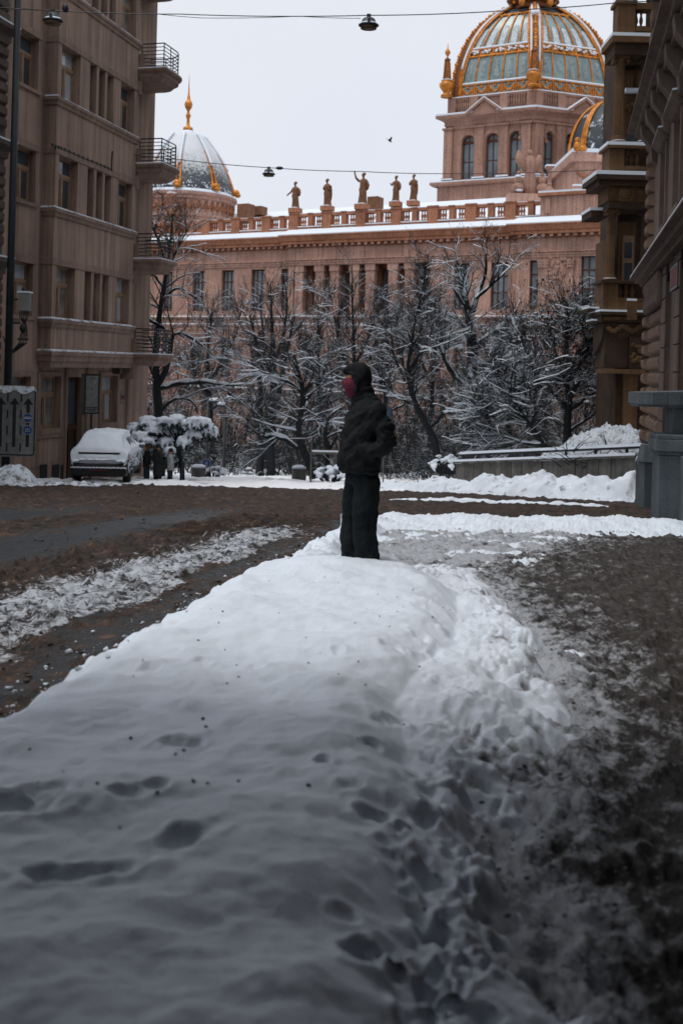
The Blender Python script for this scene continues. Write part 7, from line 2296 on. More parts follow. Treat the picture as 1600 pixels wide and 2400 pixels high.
def make_tree(name, label, limbs, Y, seed, n2=70, n3=500, n4=1500, l2=(1.2, 2.8), l3=(0.5, 1.4), l4=(0.25, 0.7), up=0.12, group='bare park trees', jit=0.9, twig=M_TWIG, rt=0.0075, snowk=1.1, bark=None, thick=1.2):
    """limbs: photo polylines [(px, py, radius m), ...] at distance Y; the first is the trunk"""
    rng = np.random.default_rng(seed)
    bark = bark or M_BARK
    n4 = int(n4 * 0.85)
    P, R = [], []
    for li, L in enumerate(limbs):
        ph = rng.random() * 6
        pts = []
        for j, (px, py, r) in enumerate(L):
            dy = 0.0 if (li == 0 or j == 0) else jit * math.sin(ph + j * 1.1) * (j / len(L))
            pts.append(tuple(unp(px, py, Y + dy)))
        p, r = resample(pts, [q[2] for q in L], 14)
        p = p + rng.normal(size=p.shape) * np.minimum(0.02, r[:, None] * 0.25)
        P.append(p); R.append(r)
    b = P[0][0]
    T = thing(name, label, 'tree', tuple(b), 0, group)
    o = np.array(b)
    P = np.stack(P) - o; R = np.stack(R) * thick
    v, f = tubes(P[:1], R[:1], 10)
    tri_mesh('trunk', v, f, bark, T)
    if len(P) > 1:
        for i_ in range(1, len(P)):
            v, f = tubes(P[i_:i_ + 1], R[i_:i_ + 1], 8)
            tri_mesh('limb', v, f, bark, T)
    P2, R2 = sprout(P, R, int(n2 * 1.35), l2, (28, 70), 8, rng, up, 0.28, 0.3, 0.5, 0.016)
    P3, R3 = sprout(np.concatenate([P2]), R2, n3, l3, (25, 65), 5, rng, up * 0.6, 0.35, 0.15, 0.6, 0.009)
    P4, R4 = sprout(P3, R3, n4, l4, (20, 60), 3, rng, up * 0.5, 0.4, 0.1, 0.7, rt)
    v, f = tubes(P2, R2, 6)
    tri_mesh('branches', v, f, bark, T)['kind'] = 'stuff'
    parts = [tubes(P3, R3, 3), tubes(P4, R4, 3)]
    v, f = join(parts)
    tri_mesh('crown', v, f, twig, T)['kind'] = 'stuff'
    s = [snow_on(P, R, rng, 5, snowk), snow_on(P2, R2, rng, 4, snowk * 1.35)]
    sel = rng.random(len(P3)) < 0.22
    s.append(snow_on(P3[sel], R3[sel], rng, 3, 1.35))
    v, f = join(s)
    tri_mesh('snow', v, f, M_SNOW, T)['kind'] = 'stuff'
    return T

# tree at the house corner
make_tree('park_tree', 'black-trunked tree with a long snowy bough rising behind the corner balconies',
          [[(375, 1120, 0.19), (376, 1040, 0.18), (368, 960, 0.17), (372, 905, 0.17), (358, 850, 0.13), (362, 790, 0.11), (385, 700, 0.09), (388, 640, 0.07), (402, 560, 0.04), (405, 500, 0.02)],
           [(370, 905, 0.12), (392, 862, 0.11), (402, 800, 0.09), (402, 770, 0.06), (440, 785, 0.05), (470, 805, 0.04), (520, 850, 0.02)],
           [(369, 912, 0.10), (400, 902, 0.10), (440, 896, 0.09), (490, 896, 0.075), (530, 904, 0.05), (590, 900, 0.03)],
           [(366, 985, 0.08), (385, 950, 0.07), (420, 928, 0.06), (455, 940, 0.04), (470, 985, 0.015)],
           [(388, 680, 0.06), (360, 640, 0.05), (345, 650, 0.03), (320, 640, 0.015)],
           [(385, 770, 0.06), (345, 745, 0.06), (310, 742, 0.04), (300, 700, 0.02)],
           [(392, 690, 0.05), (420, 672, 0.04), (445, 690, 0.03), (478, 712, 0.015)],
           [(372, 1000, 0.05), (345, 1015, 0.04), (315, 1005, 0.02)],
           [(390, 620, 0.05), (370, 560, 0.035), (340, 500, 0.015)],
           [(390, 640, 0.05), (420, 575, 0.035), (450, 520, 0.015)]], 46, 11, 85, 800, 2600)
# twin upright trees
make_tree('park_tree', 'tall upright twin-stemmed tree behind the small litter bin',
          [[(634, 1120, 0.21), (634, 1060, 0.2), (640, 960, 0.17), (642, 870, 0.14), (640, 800, 0.10), (636, 740, 0.06), (634, 660, 0.025)],
           [(612, 1122, 0.15), (612, 1050, 0.14), (606, 960, 0.11), (615, 880, 0.09), (600, 800, 0.06), (585, 740, 0.03)],
           [(638, 980, 0.10), (660, 900, 0.09), (672, 820, 0.07), (690, 740, 0.03)],
           [(640, 900, 0.08), (622, 840, 0.07), (615, 770, 0.05), (608, 690, 0.02)],
           [(640, 860, 0.07), (665, 780, 0.05), (676, 700, 0.03), (660, 640, 0.012)],
           [(640, 900, 0.06), (590, 850, 0.05), (550, 830, 0.03), (520, 800, 0.015)],
           [(636, 1050, 0.08), (655, 1020, 0.07), (690, 985, 0.04), (730, 960, 0.02)]], 55, 12, 95, 1000, 3200, up=0.22)
# leaning tree by the planter
make_tree('park_tree', 'crooked leaning tree with a snow-lined arching bough left of the person',
          [[(738, 1122, 0.16), (728, 1095, 0.15), (705, 1050, 0.14), (696, 1010, 0.12), (704, 960, 0.10), (716, 920, 0.09), (700, 880, 0.06), (690, 830, 0.03)],
           [(700, 1055, 0.10), (672, 1030, 0.09), (640, 1020, 0.08), (618, 1024, 0.06), (605, 1018, 0.04), (570, 990, 0.015)],
           [(712, 930, 0.06), (690, 900, 0.055), (650, 885, 0.05), (610, 870, 0.03), (570, 850, 0.015)],
           [(764, 1122, 0.11), (770, 1060, 0.09), (760, 1010, 0.08), (775, 970, 0.06), (800, 955, 0.03)],
           [(716, 925, 0.05), (735, 890, 0.05), (765, 880, 0.04), (800, 860, 0.02)],
           [(700, 1000, 0.05), (720, 975, 0.04), (760, 1000, 0.02)],
           [(706, 950, 0.05), (750, 900, 0.03), (745, 830, 0.02)]], 43, 13, 80, 700, 2300, up=0.05)
make_tree('park_tree', 'slender upright tree rising directly behind the hooded person',
          [[(838, 1115, 0.14), (838, 1000, 0.13), (832, 900, 0.11), (828, 800, 0.08), (826, 720, 0.05), (824, 620, 0.02)],
           [(832, 900, 0.07), (800, 830, 0.05), (785, 760, 0.03), (775, 690, 0.012)],
           [(830, 860, 0.07), (860, 800, 0.05), (880, 740, 0.03), (905, 690, 0.012)],
           [(836, 950, 0.07), (790, 900, 0.05), (740, 870, 0.03)],
           [(836, 930, 0.07), (880, 890, 0.05), (930, 850, 0.02)]], 58, 14, 90, 950, 3000, up=0.22)
make_tree('park_tree', 'dark slim tree between the person and the white forked tree',
          [[(1030, 1105, 0.15), (1022, 1040, 0.15), (1000, 985, 0.14), (965, 950, 0.11), (950, 900, 0.09), (958, 840, 0.07), (965, 780, 0.05), (990, 690, 0.03), (1000, 620, 0.015)],
           [(960, 945, 0.08), (930, 930, 0.06), (900, 900, 0.04), (880, 860, 0.02)],
           [(1010, 1000, 0.07), (1050, 960, 0.05), (1090, 950, 0.03)],
           [(955, 870, 0.06), (985, 830, 0.05), (1005, 800, 0.03), (1020, 740, 0.015)],
           [(952, 900, 0.05), (920, 830, 0.04), (915, 760, 0.02)]], 44, 15, 80, 750, 2300, up=0.08)
# big forked snow-plastered tree
make_tree('park_tree', 'big forked tree with wind-plastered white limbs left of the columned house',
          [[(1098, 1090, 0.26), (1098, 1000, 0.25), (1100, 930, 0.24), (1106, 860, 0.22), (1108, 805, 0.20), (1102, 760, 0.17), (1094, 720, 0.14), (1082, 670, 0.10), (1068, 620, 0.05), (1064, 570, 0.02)],
           [(1100, 740, 0.12), (1116, 705, 0.11), (1122, 680, 0.10), (1140, 640, 0.06), (1136, 600, 0.03), (1142, 580, 0.012)],
           [(1112, 700, 0.08), (1150, 668, 0.06), (1180, 640, 0.04), (1210, 610, 0.015)],
           [(1106, 820, 0.14), (1150, 780, 0.11), (1175, 765, 0.09), (1205, 735, 0.06), (1205, 790, 0.03), (1180, 830, 0.02)],
           [(1102, 860, 0.13), (1140, 850, 0.10), (1180, 838, 0.07), (1230, 800, 0.03)],
           [(1090, 905, 0.12), (1062, 880, 0.11), (1045, 850, 0.09), (1035, 830, 0.07), (1030, 745, 0.08)],
           [(1098, 730, 0.07), (1070, 690, 0.05), (1050, 655, 0.02)],
           [(1106, 830, 0.07), (1085, 760, 0.05), (1060, 720, 0.03)]], 50, 16, 95, 800, 2300, up=0.10, snowk=1.35, bark=M_BARKW, thick=1.35)
make_tree('park_tree', 'thin-stemmed tree behind the white forked tree',
          [[(1008, 1100, 0.13), (1008, 1000, 0.12), (1012, 900, 0.10), (1018, 800, 0.08), (1008, 720, 0.05), (1000, 640, 0.02)],
           [(1010, 900, 0.07), (985, 840, 0.05), (960, 770, 0.03), (955, 700, 0.012)],
           [(1014, 860, 0.07), (1040, 810, 0.05), (1062, 770, 0.02)]], 60, 17, 90, 850, 2600, up=0.2)
# right-hand thicket
make_tree('park_tree', 'sprawling low tree with drooping withered leaves beside the columned house',
          [[(1330, 1085, 0.16), (1325, 1020, 0.15), (1335, 950, 0.13), (1325, 880, 0.11), (1330, 800, 0.08), (1320, 730, 0.05), (1330, 700, 0.02)],
           [(1330, 960, 0.09), (1280, 900, 0.08), (1240, 850, 0.06), (1220, 790, 0.03)],
           [(1328, 900, 0.08), (1370, 840, 0.07), (1395, 770, 0.05), (1370, 710, 0.02)],
           [(1325, 1000, 0.08), (1260, 960, 0.07), (1200, 930, 0.05), (1150, 880, 0.02)],
           [(1335, 960, 0.08), (1390, 920, 0.06), (1440, 900, 0.03)],
           [(1330, 1010, 0.06), (1380, 980, 0.05), (1430, 930, 0.02)]], 43, 18, 150, 1700, 5600, up=0.04, l3=(0.5, 1.5))
make_tree('park_tree', 'leaning snow-lined tree rising above the concrete parapet',
          [[(1290, 1085, 0.13), (1275, 1040, 0.12), (1240, 1000, 0.11), (1212, 960, 0.09), (1180, 900, 0.06), (1150, 850, 0.03)],
           [(1240, 1000, 0.08), (1260, 970, 0.07), (1240, 920, 0.05), (1255, 870, 0.03)],
           [(1275, 1040, 0.07), (1230, 1040, 0.05), (1170, 1020, 0.03), (1130, 1010, 0.015)],
           [(1225, 980, 0.06), (1170, 980, 0.05), (1110, 960, 0.02)]], 40, 19, 100, 1000, 3000, up=0.05)
make_tree('park_tree', 'dense grey tree in front of the pavilion, left of the sprawling low tree',
          [[(1190, 1090, 0.15), (1190, 1000, 0.14), (1200, 920, 0.11), (1195, 840, 0.08), (1210, 770, 0.04)],
           [(1192, 960, 0.08), (1230, 890, 0.06), (1260, 820, 0.04), (1290, 760, 0.015)],
           [(1192, 980, 0.08), (1150, 920, 0.06), (1120, 860, 0.03)],
           [(1195, 900, 0.07), (1170, 840, 0.05), (1160, 780, 0.02)]], 52, 20, 140, 1600, 5000, up=0.10)
make_tree('park_tree', 'fine-twigged tree at the left, behind the two park lamps',
          [[(500, 1112, 0.15), (498, 1020, 0.14), (490, 930, 0.12), (485, 850, 0.09), (492, 770, 0.05), (500, 700, 0.02)],
           [(490, 930, 0.08), (450, 870, 0.06), (430, 810, 0.03)],
           [(490, 900, 0.08), (530, 840, 0.06), (560, 770, 0.03), (565, 710, 0.012)],
           [(494, 960, 0.07), (540, 930, 0.05), (590, 940, 0.02)]], 63, 21, 100, 1100, 3600, up=0.14)
make_tree('park_tree', 'fine-twigged tree filling the gap between the leaning tree and the person',
          [[(745, 1112, 0.14), (745, 1010, 0.13), (750, 920, 0.11), (742, 840, 0.08), (748, 760, 0.05), (744, 680, 0.02)],
           [(748, 920, 0.08), (710, 850, 0.06), (700, 770, 0.03)],
           [(748, 900, 0.08), (780, 830, 0.06), (800, 750, 0.03)],
           [(746, 960, 0.07), (800, 930, 0.05)]], 66, 22, 100, 1100, 3600, up=0.18)
make_tree('park_tree', 'fine-twigged tree to the right of the person, behind the blue notice board',
          [[(905, 1112, 0.14), (905, 1010, 0.13), (902, 920, 0.11), (910, 840, 0.08), (905, 760, 0.05), (912, 690, 0.02)],
           [(903, 920, 0.08), (870, 850, 0.06), (860, 780, 0.03)],
           [(903, 900, 0.08), (940, 830, 0.06), (955, 760, 0.03)],
           [(904, 970, 0.07), (960, 940, 0.05), (1000, 930, 0.02)]], 64, 23, 100, 1100, 3600, up=0.16)

# tangled shrubbery in front of the museum: nobody could count it
rng = np.random.default_rng(55)
n = 900
Yb_ = rng.uniform(58, 80, n)
Xb_ = rng.uniform(-0.36, 0.36, n) * Yb_
base = np.stack([Xb_, Yb_, zp(Yb_)], 1)
d = rng.normal(size=(n, 3)) * 0.35; d[:, 2] = 1.0
d /= np.linalg.norm(d, axis=1, keepdims=True)
h_ = rng.uniform(3.0, 8.5, n) * np.interp(Xb_ / Yb_, [-0.25, -0.1, 0.05, 0.3], [0.75, 0.95, 1.0, 1.1])
P = base[:, None, :] + d[:, None, :] * (np.linspace(0, 1, 7)[None, :, None] * h_[:, None, None])
P[:, 1:] += np.cumsum(rng.normal(size=(n, 6, 3)) * 0.16, axis=1)
R = np.linspace(0.05, 0.012, 7)[None] * np.ones((n, 1))
P2, R2 = sprout(P, R, 7500, (0.8, 2.4), (25, 75), 4, rng, 0.05, 0.35, 0.1, 0.6, 0.017)
P3, R3 = sprout(P2, R2, 25000, (0.4, 1.3), (25, 70), 3, rng, 0.02, 0.4, 0.1, 0.7, 0.014)
v, f = join([tubes(P, R, 4), tubes(P2, R2, 3), tubes(P3, R3, 3)])
o = tri_mesh('thicket', v, f, M_TWIG, None); o['kind'] = 'stuff'; o['label'] = 'tangled snowy thicket filling the park before the museum'
# low snowy undergrowth in the near park on both sides
n = 420
Yb_ = rng.uniform(44, 58, n)
Xb_ = rng.uniform(-0.30, 0.33, n) * Yb_
keep = (Xb_ / Yb_ > 0.07) | (Yb_ > 53)
Xb_, Yb_ = Xb_[keep], Yb_[keep]; n = len(Xb_)
base = np.stack([Xb_, Yb_, zp(Yb_)], 1)
d = rng.normal(size=(n, 3)) * 0.7; d[:, 2] = 1.0
d /= np.linalg.norm(d, axis=1, keepdims=True)
h_ = rng.uniform(0.8, 3.2, n) * np.where(Xb_ / Yb_ > 0.1, 1.3, 0.8)
P = base[:, None, :] + d[:, None, :] * (np.linspace(0, 1, 7)[None, :, None] * h_[:, None, None])
P[:, 1:] += np.cumsum(rng.normal(size=(n, 6, 3)) * 0.12, axis=1)
P[:, :, 2] -= np.linspace(0, 1, 7)[None] ** 2 * 0.5
R = np.linspace(0.03, 0.009, 7)[None] * np.ones((n, 1))
P2, R2 = sprout(P, R, 2800, (0.5, 1.5), (25, 75), 4, rng, 0.0, 0.4, 0.1, 0.6, 0.010)
P3, R3 = sprout(P2, R2, 7500, (0.3, 0.8), (25, 70), 3, rng, 0.0, 0.4, 0.1, 0.7, 0.008)
v, f = join([tubes(P, R, 4), tubes(P2, R2, 3), tubes(P3, R3, 3)])
o = tri_mesh('undergrowth', v, f, M_TWIG, None); o['kind'] = 'stuff'; o['label'] = 'low arching snowy undergrowth below the park trees'

# withered leaves on the sprawling tree
n = 2600
c0 = unp(1330, 800, 43)
A = rng.normal(size=(n, 3)) * np.array([1.25, 0.9, 1.3]) + np.array([c0.x, c0.y, c0.z - 0.2])
keep = A[:, 0] / A[:, 1] < 0.262
A = A[keep]; n = len(A)
ax = rng.normal(size=(n, 3)) * 0.04; ax[:, 2] = -0.11 - 0.07 * rng.random(n)
sd = rng.normal(size=(n, 3)) * 0.028
V = np.stack([A, A + ax * 0.5 + sd, A + ax, A + ax * 0.5 - sd], 1).reshape(-1, 3)
Fq = np.arange(n * 4).reshape(-1, 4)
lv = tri_mesh('withered_leaves', V, Fq, M_TWIGB, [x for x in bpy.data.objects if x.get('label', '').startswith('sprawling low tree')][0], False)
lv['kind'] = 'stuff'
pr = lv.parent
lv.location = -pr.location

# snow-covered heap of clipped branches right of the parapet
X, Y = np.meshgrid(np.linspace(-1, 1, 110), np.linspace(-1, 1, 60))
hc = unp(1420, 1060, 31.2)
Xh = hc.x + X * 2.35; Yh = np.interp(Xh / 31.0, [0.20, 0.30], [34.2, 31.0]) + 0.9 + Y * 1.0
prof = np.clip(1 - X ** 2 * 0.9, 0, 1) ** 0.6 * np.clip(1 - Y ** 2, 0, 1) ** 0.7
ht = np.interp(X, [-1, -0.72, -0.45, -0.2, 0.15, 0.45, 1], [0.5, 1.0, 1.2, 1.65, 1.95, 2.1, 2.1])
Zh = zp(Yh) + 0.3 + prof * ht * 1.02 + fbm(X * 4, Y * 3, 4, 301) * 0.3 * prof + fbm(X * 17, Y * 10, 3, 305) * 0.34 * prof + fbm(X * 45, Y * 24, 2, 309) * 0.07 * prof
hp_o = grid_mesh('snowy_bush', np.stack([Xh, Yh, Zh], 2), snow_mat('bush_snow', 14.0, 0.9, 0.08, 0.10, 7.0))
tag(hp_o, 'snow-buried bush heap between the concrete parapet and the columned house', 'bush')
rr = np.random.default_rng(88)
tw = MB()
for i in range(34):
    x_ = hc.x + rr.uniform(-1.6, 1.2); y_ = 31.5 - rr.random() * 0.4
    z_ = zpf(32) + rr.uniform(0.9, 1.7)
    d_ = Vector((rr.normal() * 0.35, -0.1, rr.uniform(0.1, 0.5)))
    tw.tube([(x_, y_, z_), Vector((x_, y_, z_)) + d_ * 0.8, Vector((x_, y_, z_)) + d_ * 1.6 + Vector((rr.normal() * 0.15, 0, -0.15))], [0.018, 0.013, 0.006], 5)
tw.build('twigs', M_BARK, hp_o, True, kind='stuff')
# ------------------------------------------------------------------ people, car, snowy conifer
def voxel(mb_, size, smooth_n=6, name='m', mat=None, parent=None, fold=None, dec=None):
    """fuse overlapping shapes into one continuous skin"""
    tmp = bpy.data.objects.new('tmp', mb_.mesh('tmp', None))
    COL.objects.link(tmp)
    rm = tmp.modifiers.new('r', 'REMESH'); rm.mode = 'VOXEL'; rm.voxel_size = size
    if smooth_n:
        sm = tmp.modifiers.new('s', 'SMOOTH'); sm.iterations = smooth_n; sm.factor = 0.5
    dg = bpy.context.evaluated_depsgraph_get()
    me = bpy.data.meshes.new_from_object(tmp.evaluated_get(dg))
    bpy.data.objects.remove(tmp)
    me.name = name
    if fold is not None:
        n = len(me.vertices)
        co = np.zeros(n * 3, np.float32); me.vertices.foreach_get('co', co); co = co.reshape(-1, 3)
        no = np.zeros(n * 3, np.float32); me.vertices.foreach_get('normal', no); no = no.reshape(-1, 3)
        co = co + no * fold(co.astype(float))[:, None]
        me.vertices.foreach_set('co', co.reshape(-1).astype(np.float32))
    me.materials.clear()
    me.materials.append(mat)
    me.polygons.foreach_set('use_smooth', np.ones(len(me.polygons), bool))
    me.update()
    o = bpy.data.objects.new(name, me)
    COL.objects.link(o)
    if parent is not None: o.parent = parent
    return o
def loft(mb_, secs, n=20, oy=0.0):
    """(z, cx, rx, ry[, cy]) stacked ellipses"""
    vs_, fs_ = [], []
    for s in secs:
        z_, c_, a, b = s[:4]
        cy = (s[4] if len(s) > 4 else 0.0) + oy
        for i in range(n):
            t = 2 * math.pi * i / n
            vs_.append((c_ + a * math.cos(t), cy + b * math.sin(t), z_))
    m_ = len(secs)
    for k in range(m_ - 1):
        for i in range(n): fs_.append((k * n + i, k * n + (i + 1) % n, (k + 1) * n + (i + 1) % n, (k + 1) * n + i))
    up_ = secs[-1][0] > secs[0][0]
    fs_ += [tuple(range(n - 1, -1, -1)), tuple((m_ - 1) * n + i for i in range(n))]
    if not up_: fs_ = [f[::-1] for f in fs_]
    return mb_.add(vs_, fs_)

# the hooded person standing on the end of the snow bank, facing left, hands in the jacket pockets
YPE = 8.55
pp = unp(841, 1335, YPE)
PBASE = Vector((pp.x, pp.y, pp.z))
bd = MB()
bd.ball((-0.055, 0, 1.625), (0.092, 0.074, 0.118), 16, 12)                     # skull and face
bd.ball((-0.095, 0, 1.565), (0.062, 0.055, 0.075), 14, 10)                     # jaw
bd.tube([(-0.140, 0, 1.66), (-0.170, 0, 1.615), (-0.150, 0, 1.598)], [0.012, 0.017, 0.015], 8)   # nose
bd.ball((-0.045, -0.076, 1.62), (0.022, 0.012, 0.032), 8, 6); bd.ball((-0.045, 0.076, 1.62), (0.022, 0.012, 0.032), 8, 6)
for s in (-1, 1): bd.ball((-0.134, 0.032 * s, 1.652), (0.014, 0.022, 0.012), 8, 6)
bd.ball((-0.142, 0, 1.550), (0.014, 0.03, 0.012), 8, 6)
bd.tube([(-0.01, 0, 1.42), (-0.03, 0, 1.52), (-0.04, 0, 1.58)], [0.066, 0.056, 0.054], 12)
loft(bd, [(0.86, 0.0, 0.11, 0.15), (1.0, 0.0, 0.105, 0.15), (1.2, 0.01, 0.115, 0.17), (1.36, 0.03, 0.10, 0.18), (1.44, 0.03, 0.06, 0.12)])
for s in (-1, 1):
    bd.tube([(0.04, 0.16 * s, 1.40), (0.16, 0.22 * s, 1.12), (0.0, 0.19 * s, 1.045), (-0.05, 0.16 * s, 1.03)], [0.055, 0.042, 0.032, 0.03], 10)
    # hand inside the pocket: palm, four curled fingers, thumb
    bd.ball((-0.075, 0.150 * s, 1.02), (0.045, 0.018, 0.04), 10, 8)
    for k in range(4):
        bd.tube([(-0.10, 0.145 * s, 1.045 - 0.02 * k), (-0.125 + 0.004 * k, 0.130 * s, 1.035 - 0.02 * k), (-0.135 + 0.006 * k, 0.112 * s, 1.02 - 0.02 * k)], [0.0095, 0.009, 0.008], 6)
    bd.tube([(-0.06, 0.14 * s, 1.05), (-0.09, 0.125 * s, 1.075)], [0.011, 0.009], 6)
for s, cx_ in ((-1, 0.02), (1, -0.03)):
    bd.tube([(0.0, 0.08 * s, 0.9), (cx_ * 0.8, 0.09 * s, 0.5), (cx_ * 1.6 + 0.01, 0.09 * s, 0.09), (cx_ * 1.6 - 0.02, 0.09 * s, 0.05)], [0.085, 0.06, 0.042, 0.04], 10)
PE = voxel(bd, 0.011, 3, 'person', M_SKIN)
PE.location = PBASE
PE.rotation_euler = (0, 0, rad(6))
tag(PE, 'person in black hooded jacket and magenta face mask standing on the snow bank', 'person')
jk = MB()
loft(jk, [(0.835, -0.02, 0.176, 0.20), (0.86, -0.022, 0.186, 0.215), (0.95, -0.024, 0.190, 0.222), (1.10, -0.012, 0.180, 0.222), (1.25, 0.008, 0.165, 0.218), (1.36, 0.025, 0.148, 0.205), (1.43, 0.035, 0.122, 0.18), (1.48, 0.025, 0.095, 0.12), (1.53, -0.005, 0.082, 0.09), (1.575, -0.02, 0.078, 0.082)], 28)
for s in (-1, 1):
    jk.tube([(0.055, 0.15 * s, 1.395), (0.075, 0.20 * s, 1.37), (0.145, 0.235 * s, 1.23), (0.182, 0.245 * s, 1.115), (0.12, 0.24 * s, 1.06), (0.02, 0.225 * s, 1.045), (-0.05, 0.205 * s, 1.03)], [0.085, 0.088, 0.084, 0.080, 0.074, 0.060, 0.052], 14)
def jfold(c):
    arm = np.exp(-((c[:, 0] - 0.16) / 0.10) ** 2)
    a = fbm(c[:, 0] * 7 + c[:, 2] * 4, c[:, 2] * 9 - c[:, 0] * 5 + c[:, 1] * 6, 4, 401) * 0.040
    b = np.maximum(0, np.sin((c[:, 2] * 1.0 + c[:, 0] * 0.8) * 60 + fbm(c[:, 0] * 6, c[:, 2] * 6, 2, 5) * 14)) * 0.010 * arm
    hem = -0.012 * np.exp(-((c[:, 2] - 0.872) / 0.012) ** 2)
    zipl = 0.006 * np.exp(-((c[:, 1] + 0.05 - (1.4 - c[:, 2]) * 0.05) / 0.012) ** 2) * (c[:, 0] < -0.04)
    pk = -0.008 * np.exp(-(((c[:, 0] + 0.02) * 0.94 + (c[:, 2] - 1.07) * 0.34) / 0.008) ** 2) * (np.abs(c[:, 2] - 1.07) < 0.09) * (c[:, 1] < -0.1)
    return a + b + hem + zipl + pk
voxel(jk, 0.0115, 4, 'jacket', M_BLACKCLOTH, PE, jfold)
tr = MB()
loft(tr, [(0.95, 0.0, 0.13, 0.15), (0.85, 0.005, 0.15, 0.178), (0.78, 0.002, 0.156, 0.186), (0.74, 0.0, 0.150, 0.18)], 24)
loft(tr, [(0.80, 0.03, 0.125, 0.10), (0.66, 0.032, 0.122, 0.105), (0.50, 0.022, 0.112, 0.10), (0.38, 0.028, 0.110, 0.098), (0.25, 0.048, 0.112, 0.10), (0.12, 0.056, 0.106, 0.10), (0.03, 0.060, 0.106, 0.10)], 20, -0.095)
loft(tr, [(0.80, -0.01, 0.125, 0.10), (0.66, -0.03, 0.125, 0.105), (0.50, -0.055, 0.108, 0.10), (0.38, -0.060, 0.104, 0.098), (0.25, -0.064, 0.100, 0.098), (0.12, -0.066, 0.098, 0.10), (0.03, -0.068, 0.096, 0.10)], 20, 0.095)
def tfold(c):
    a = fbm(c[:, 0] * 8 + c[:, 1] * 5, c[:, 2] * 5, 4, 411) * 0.034
    b = np.maximum(0, np.sin(c[:, 2] * 42 + c[:, 0] * 25 + fbm(c[:, 0] * 7, c[:, 2] * 5, 2, 9) * 12)) * 0.012 * np.exp(-((c[:, 2] - 0.10) / 0.14) ** 2)
    k = np.maximum(0, np.sin(c[:, 2] * 50 - c[:, 0] * 30)) * 0.009 * np.exp(-((c[:, 2] - 0.5) / 0.12) ** 2)
    return a + b + k
tro = voxel(tr, 0.0115, 3, 'trousers', M_TROUSER, PE, tfold)
tro.scale = (0.93, 0.96, 1.0)
hd = MB()
hd.ball((-0.030, 0, 1.655), (0.098, 0.105, 0.122), 20, 14)
hd.ball((-0.015, 0, 1.60), (0.078, 0.100, 0.13), 18, 12)
hd.tube([(-0.005, 0, 1.46), (-0.008, 0, 1.55)], [0.105, 0.085], 16)
hd.tube([(-0.02, 0, 1.70), (-0.09, 0, 1.712), (-0.15, 0, 1.704), (-0.196, 0, 1.690)], [0.086, 0.066, 0.040, 0.014], 14)
for s_ in (-1, 1):
    hd.tube([(-0.150, 0.035 * s_, 1.695), (-0.105, 0.082 * s_, 1.675), (-0.072, 0.094 * s_, 1.60), (-0.075, 0.082 * s_, 1.52)], [0.014, 0.018, 0.020, 0.022], 8)
voxel(hd, 0.0085, 3, 'hood', M_BLACKCLOTH, PE, lambda c: fbm(c[:, 0] * 12 + c[:, 1] * 9, c[:, 2] * 14, 3, 421) * 0.014)
mk = MB()
mk.ball((-0.095, 0, 1.583), (0.085, 0.085, 0.085), 18, 12)
mk.ball((-0.100, 0, 1.525), (0.062, 0.070, 0.055), 14, 10)
mk.tube([(-0.150, 0, 1.632), (-0.184, 0, 1.606), (-0.172, 0, 1.585)], [0.018, 0.020, 0.022], 10)
mk.ball((-0.06, 0, 1.57), (0.08, 0.094, 0.07), 14, 10)
voxel(mk, 0.008, 3, 'face_mask', M_MASK, PE, lambda c: np.sin(c[:, 2] * 230 + c[:, 0] * 140) * 0.0016 + fbm(c[:, 0] * 25, c[:, 2] * 25 + c[:, 1] * 20, 2, 431) * 0.006)
for s, x_ in ((-1, 0.055), (1, -0.07)):
    bt = MB(); bt.ball((x_ - 0.05, 0.095 * s, 0.035), (0.135, 0.05, 0.05), 14, 8); bt.ball((x_ + 0.02, 0.095 * s, 0.06), (0.065, 0.05, 0.07), 12, 8); bt.box(x_ - 0.17, x_ + 0.075, 0.095 * s - 0.043, 0.095 * s + 0.043, -0.015, 0.015)
    voxel(bt, 0.011, 3, 'boot', M_RUBBER, PE)

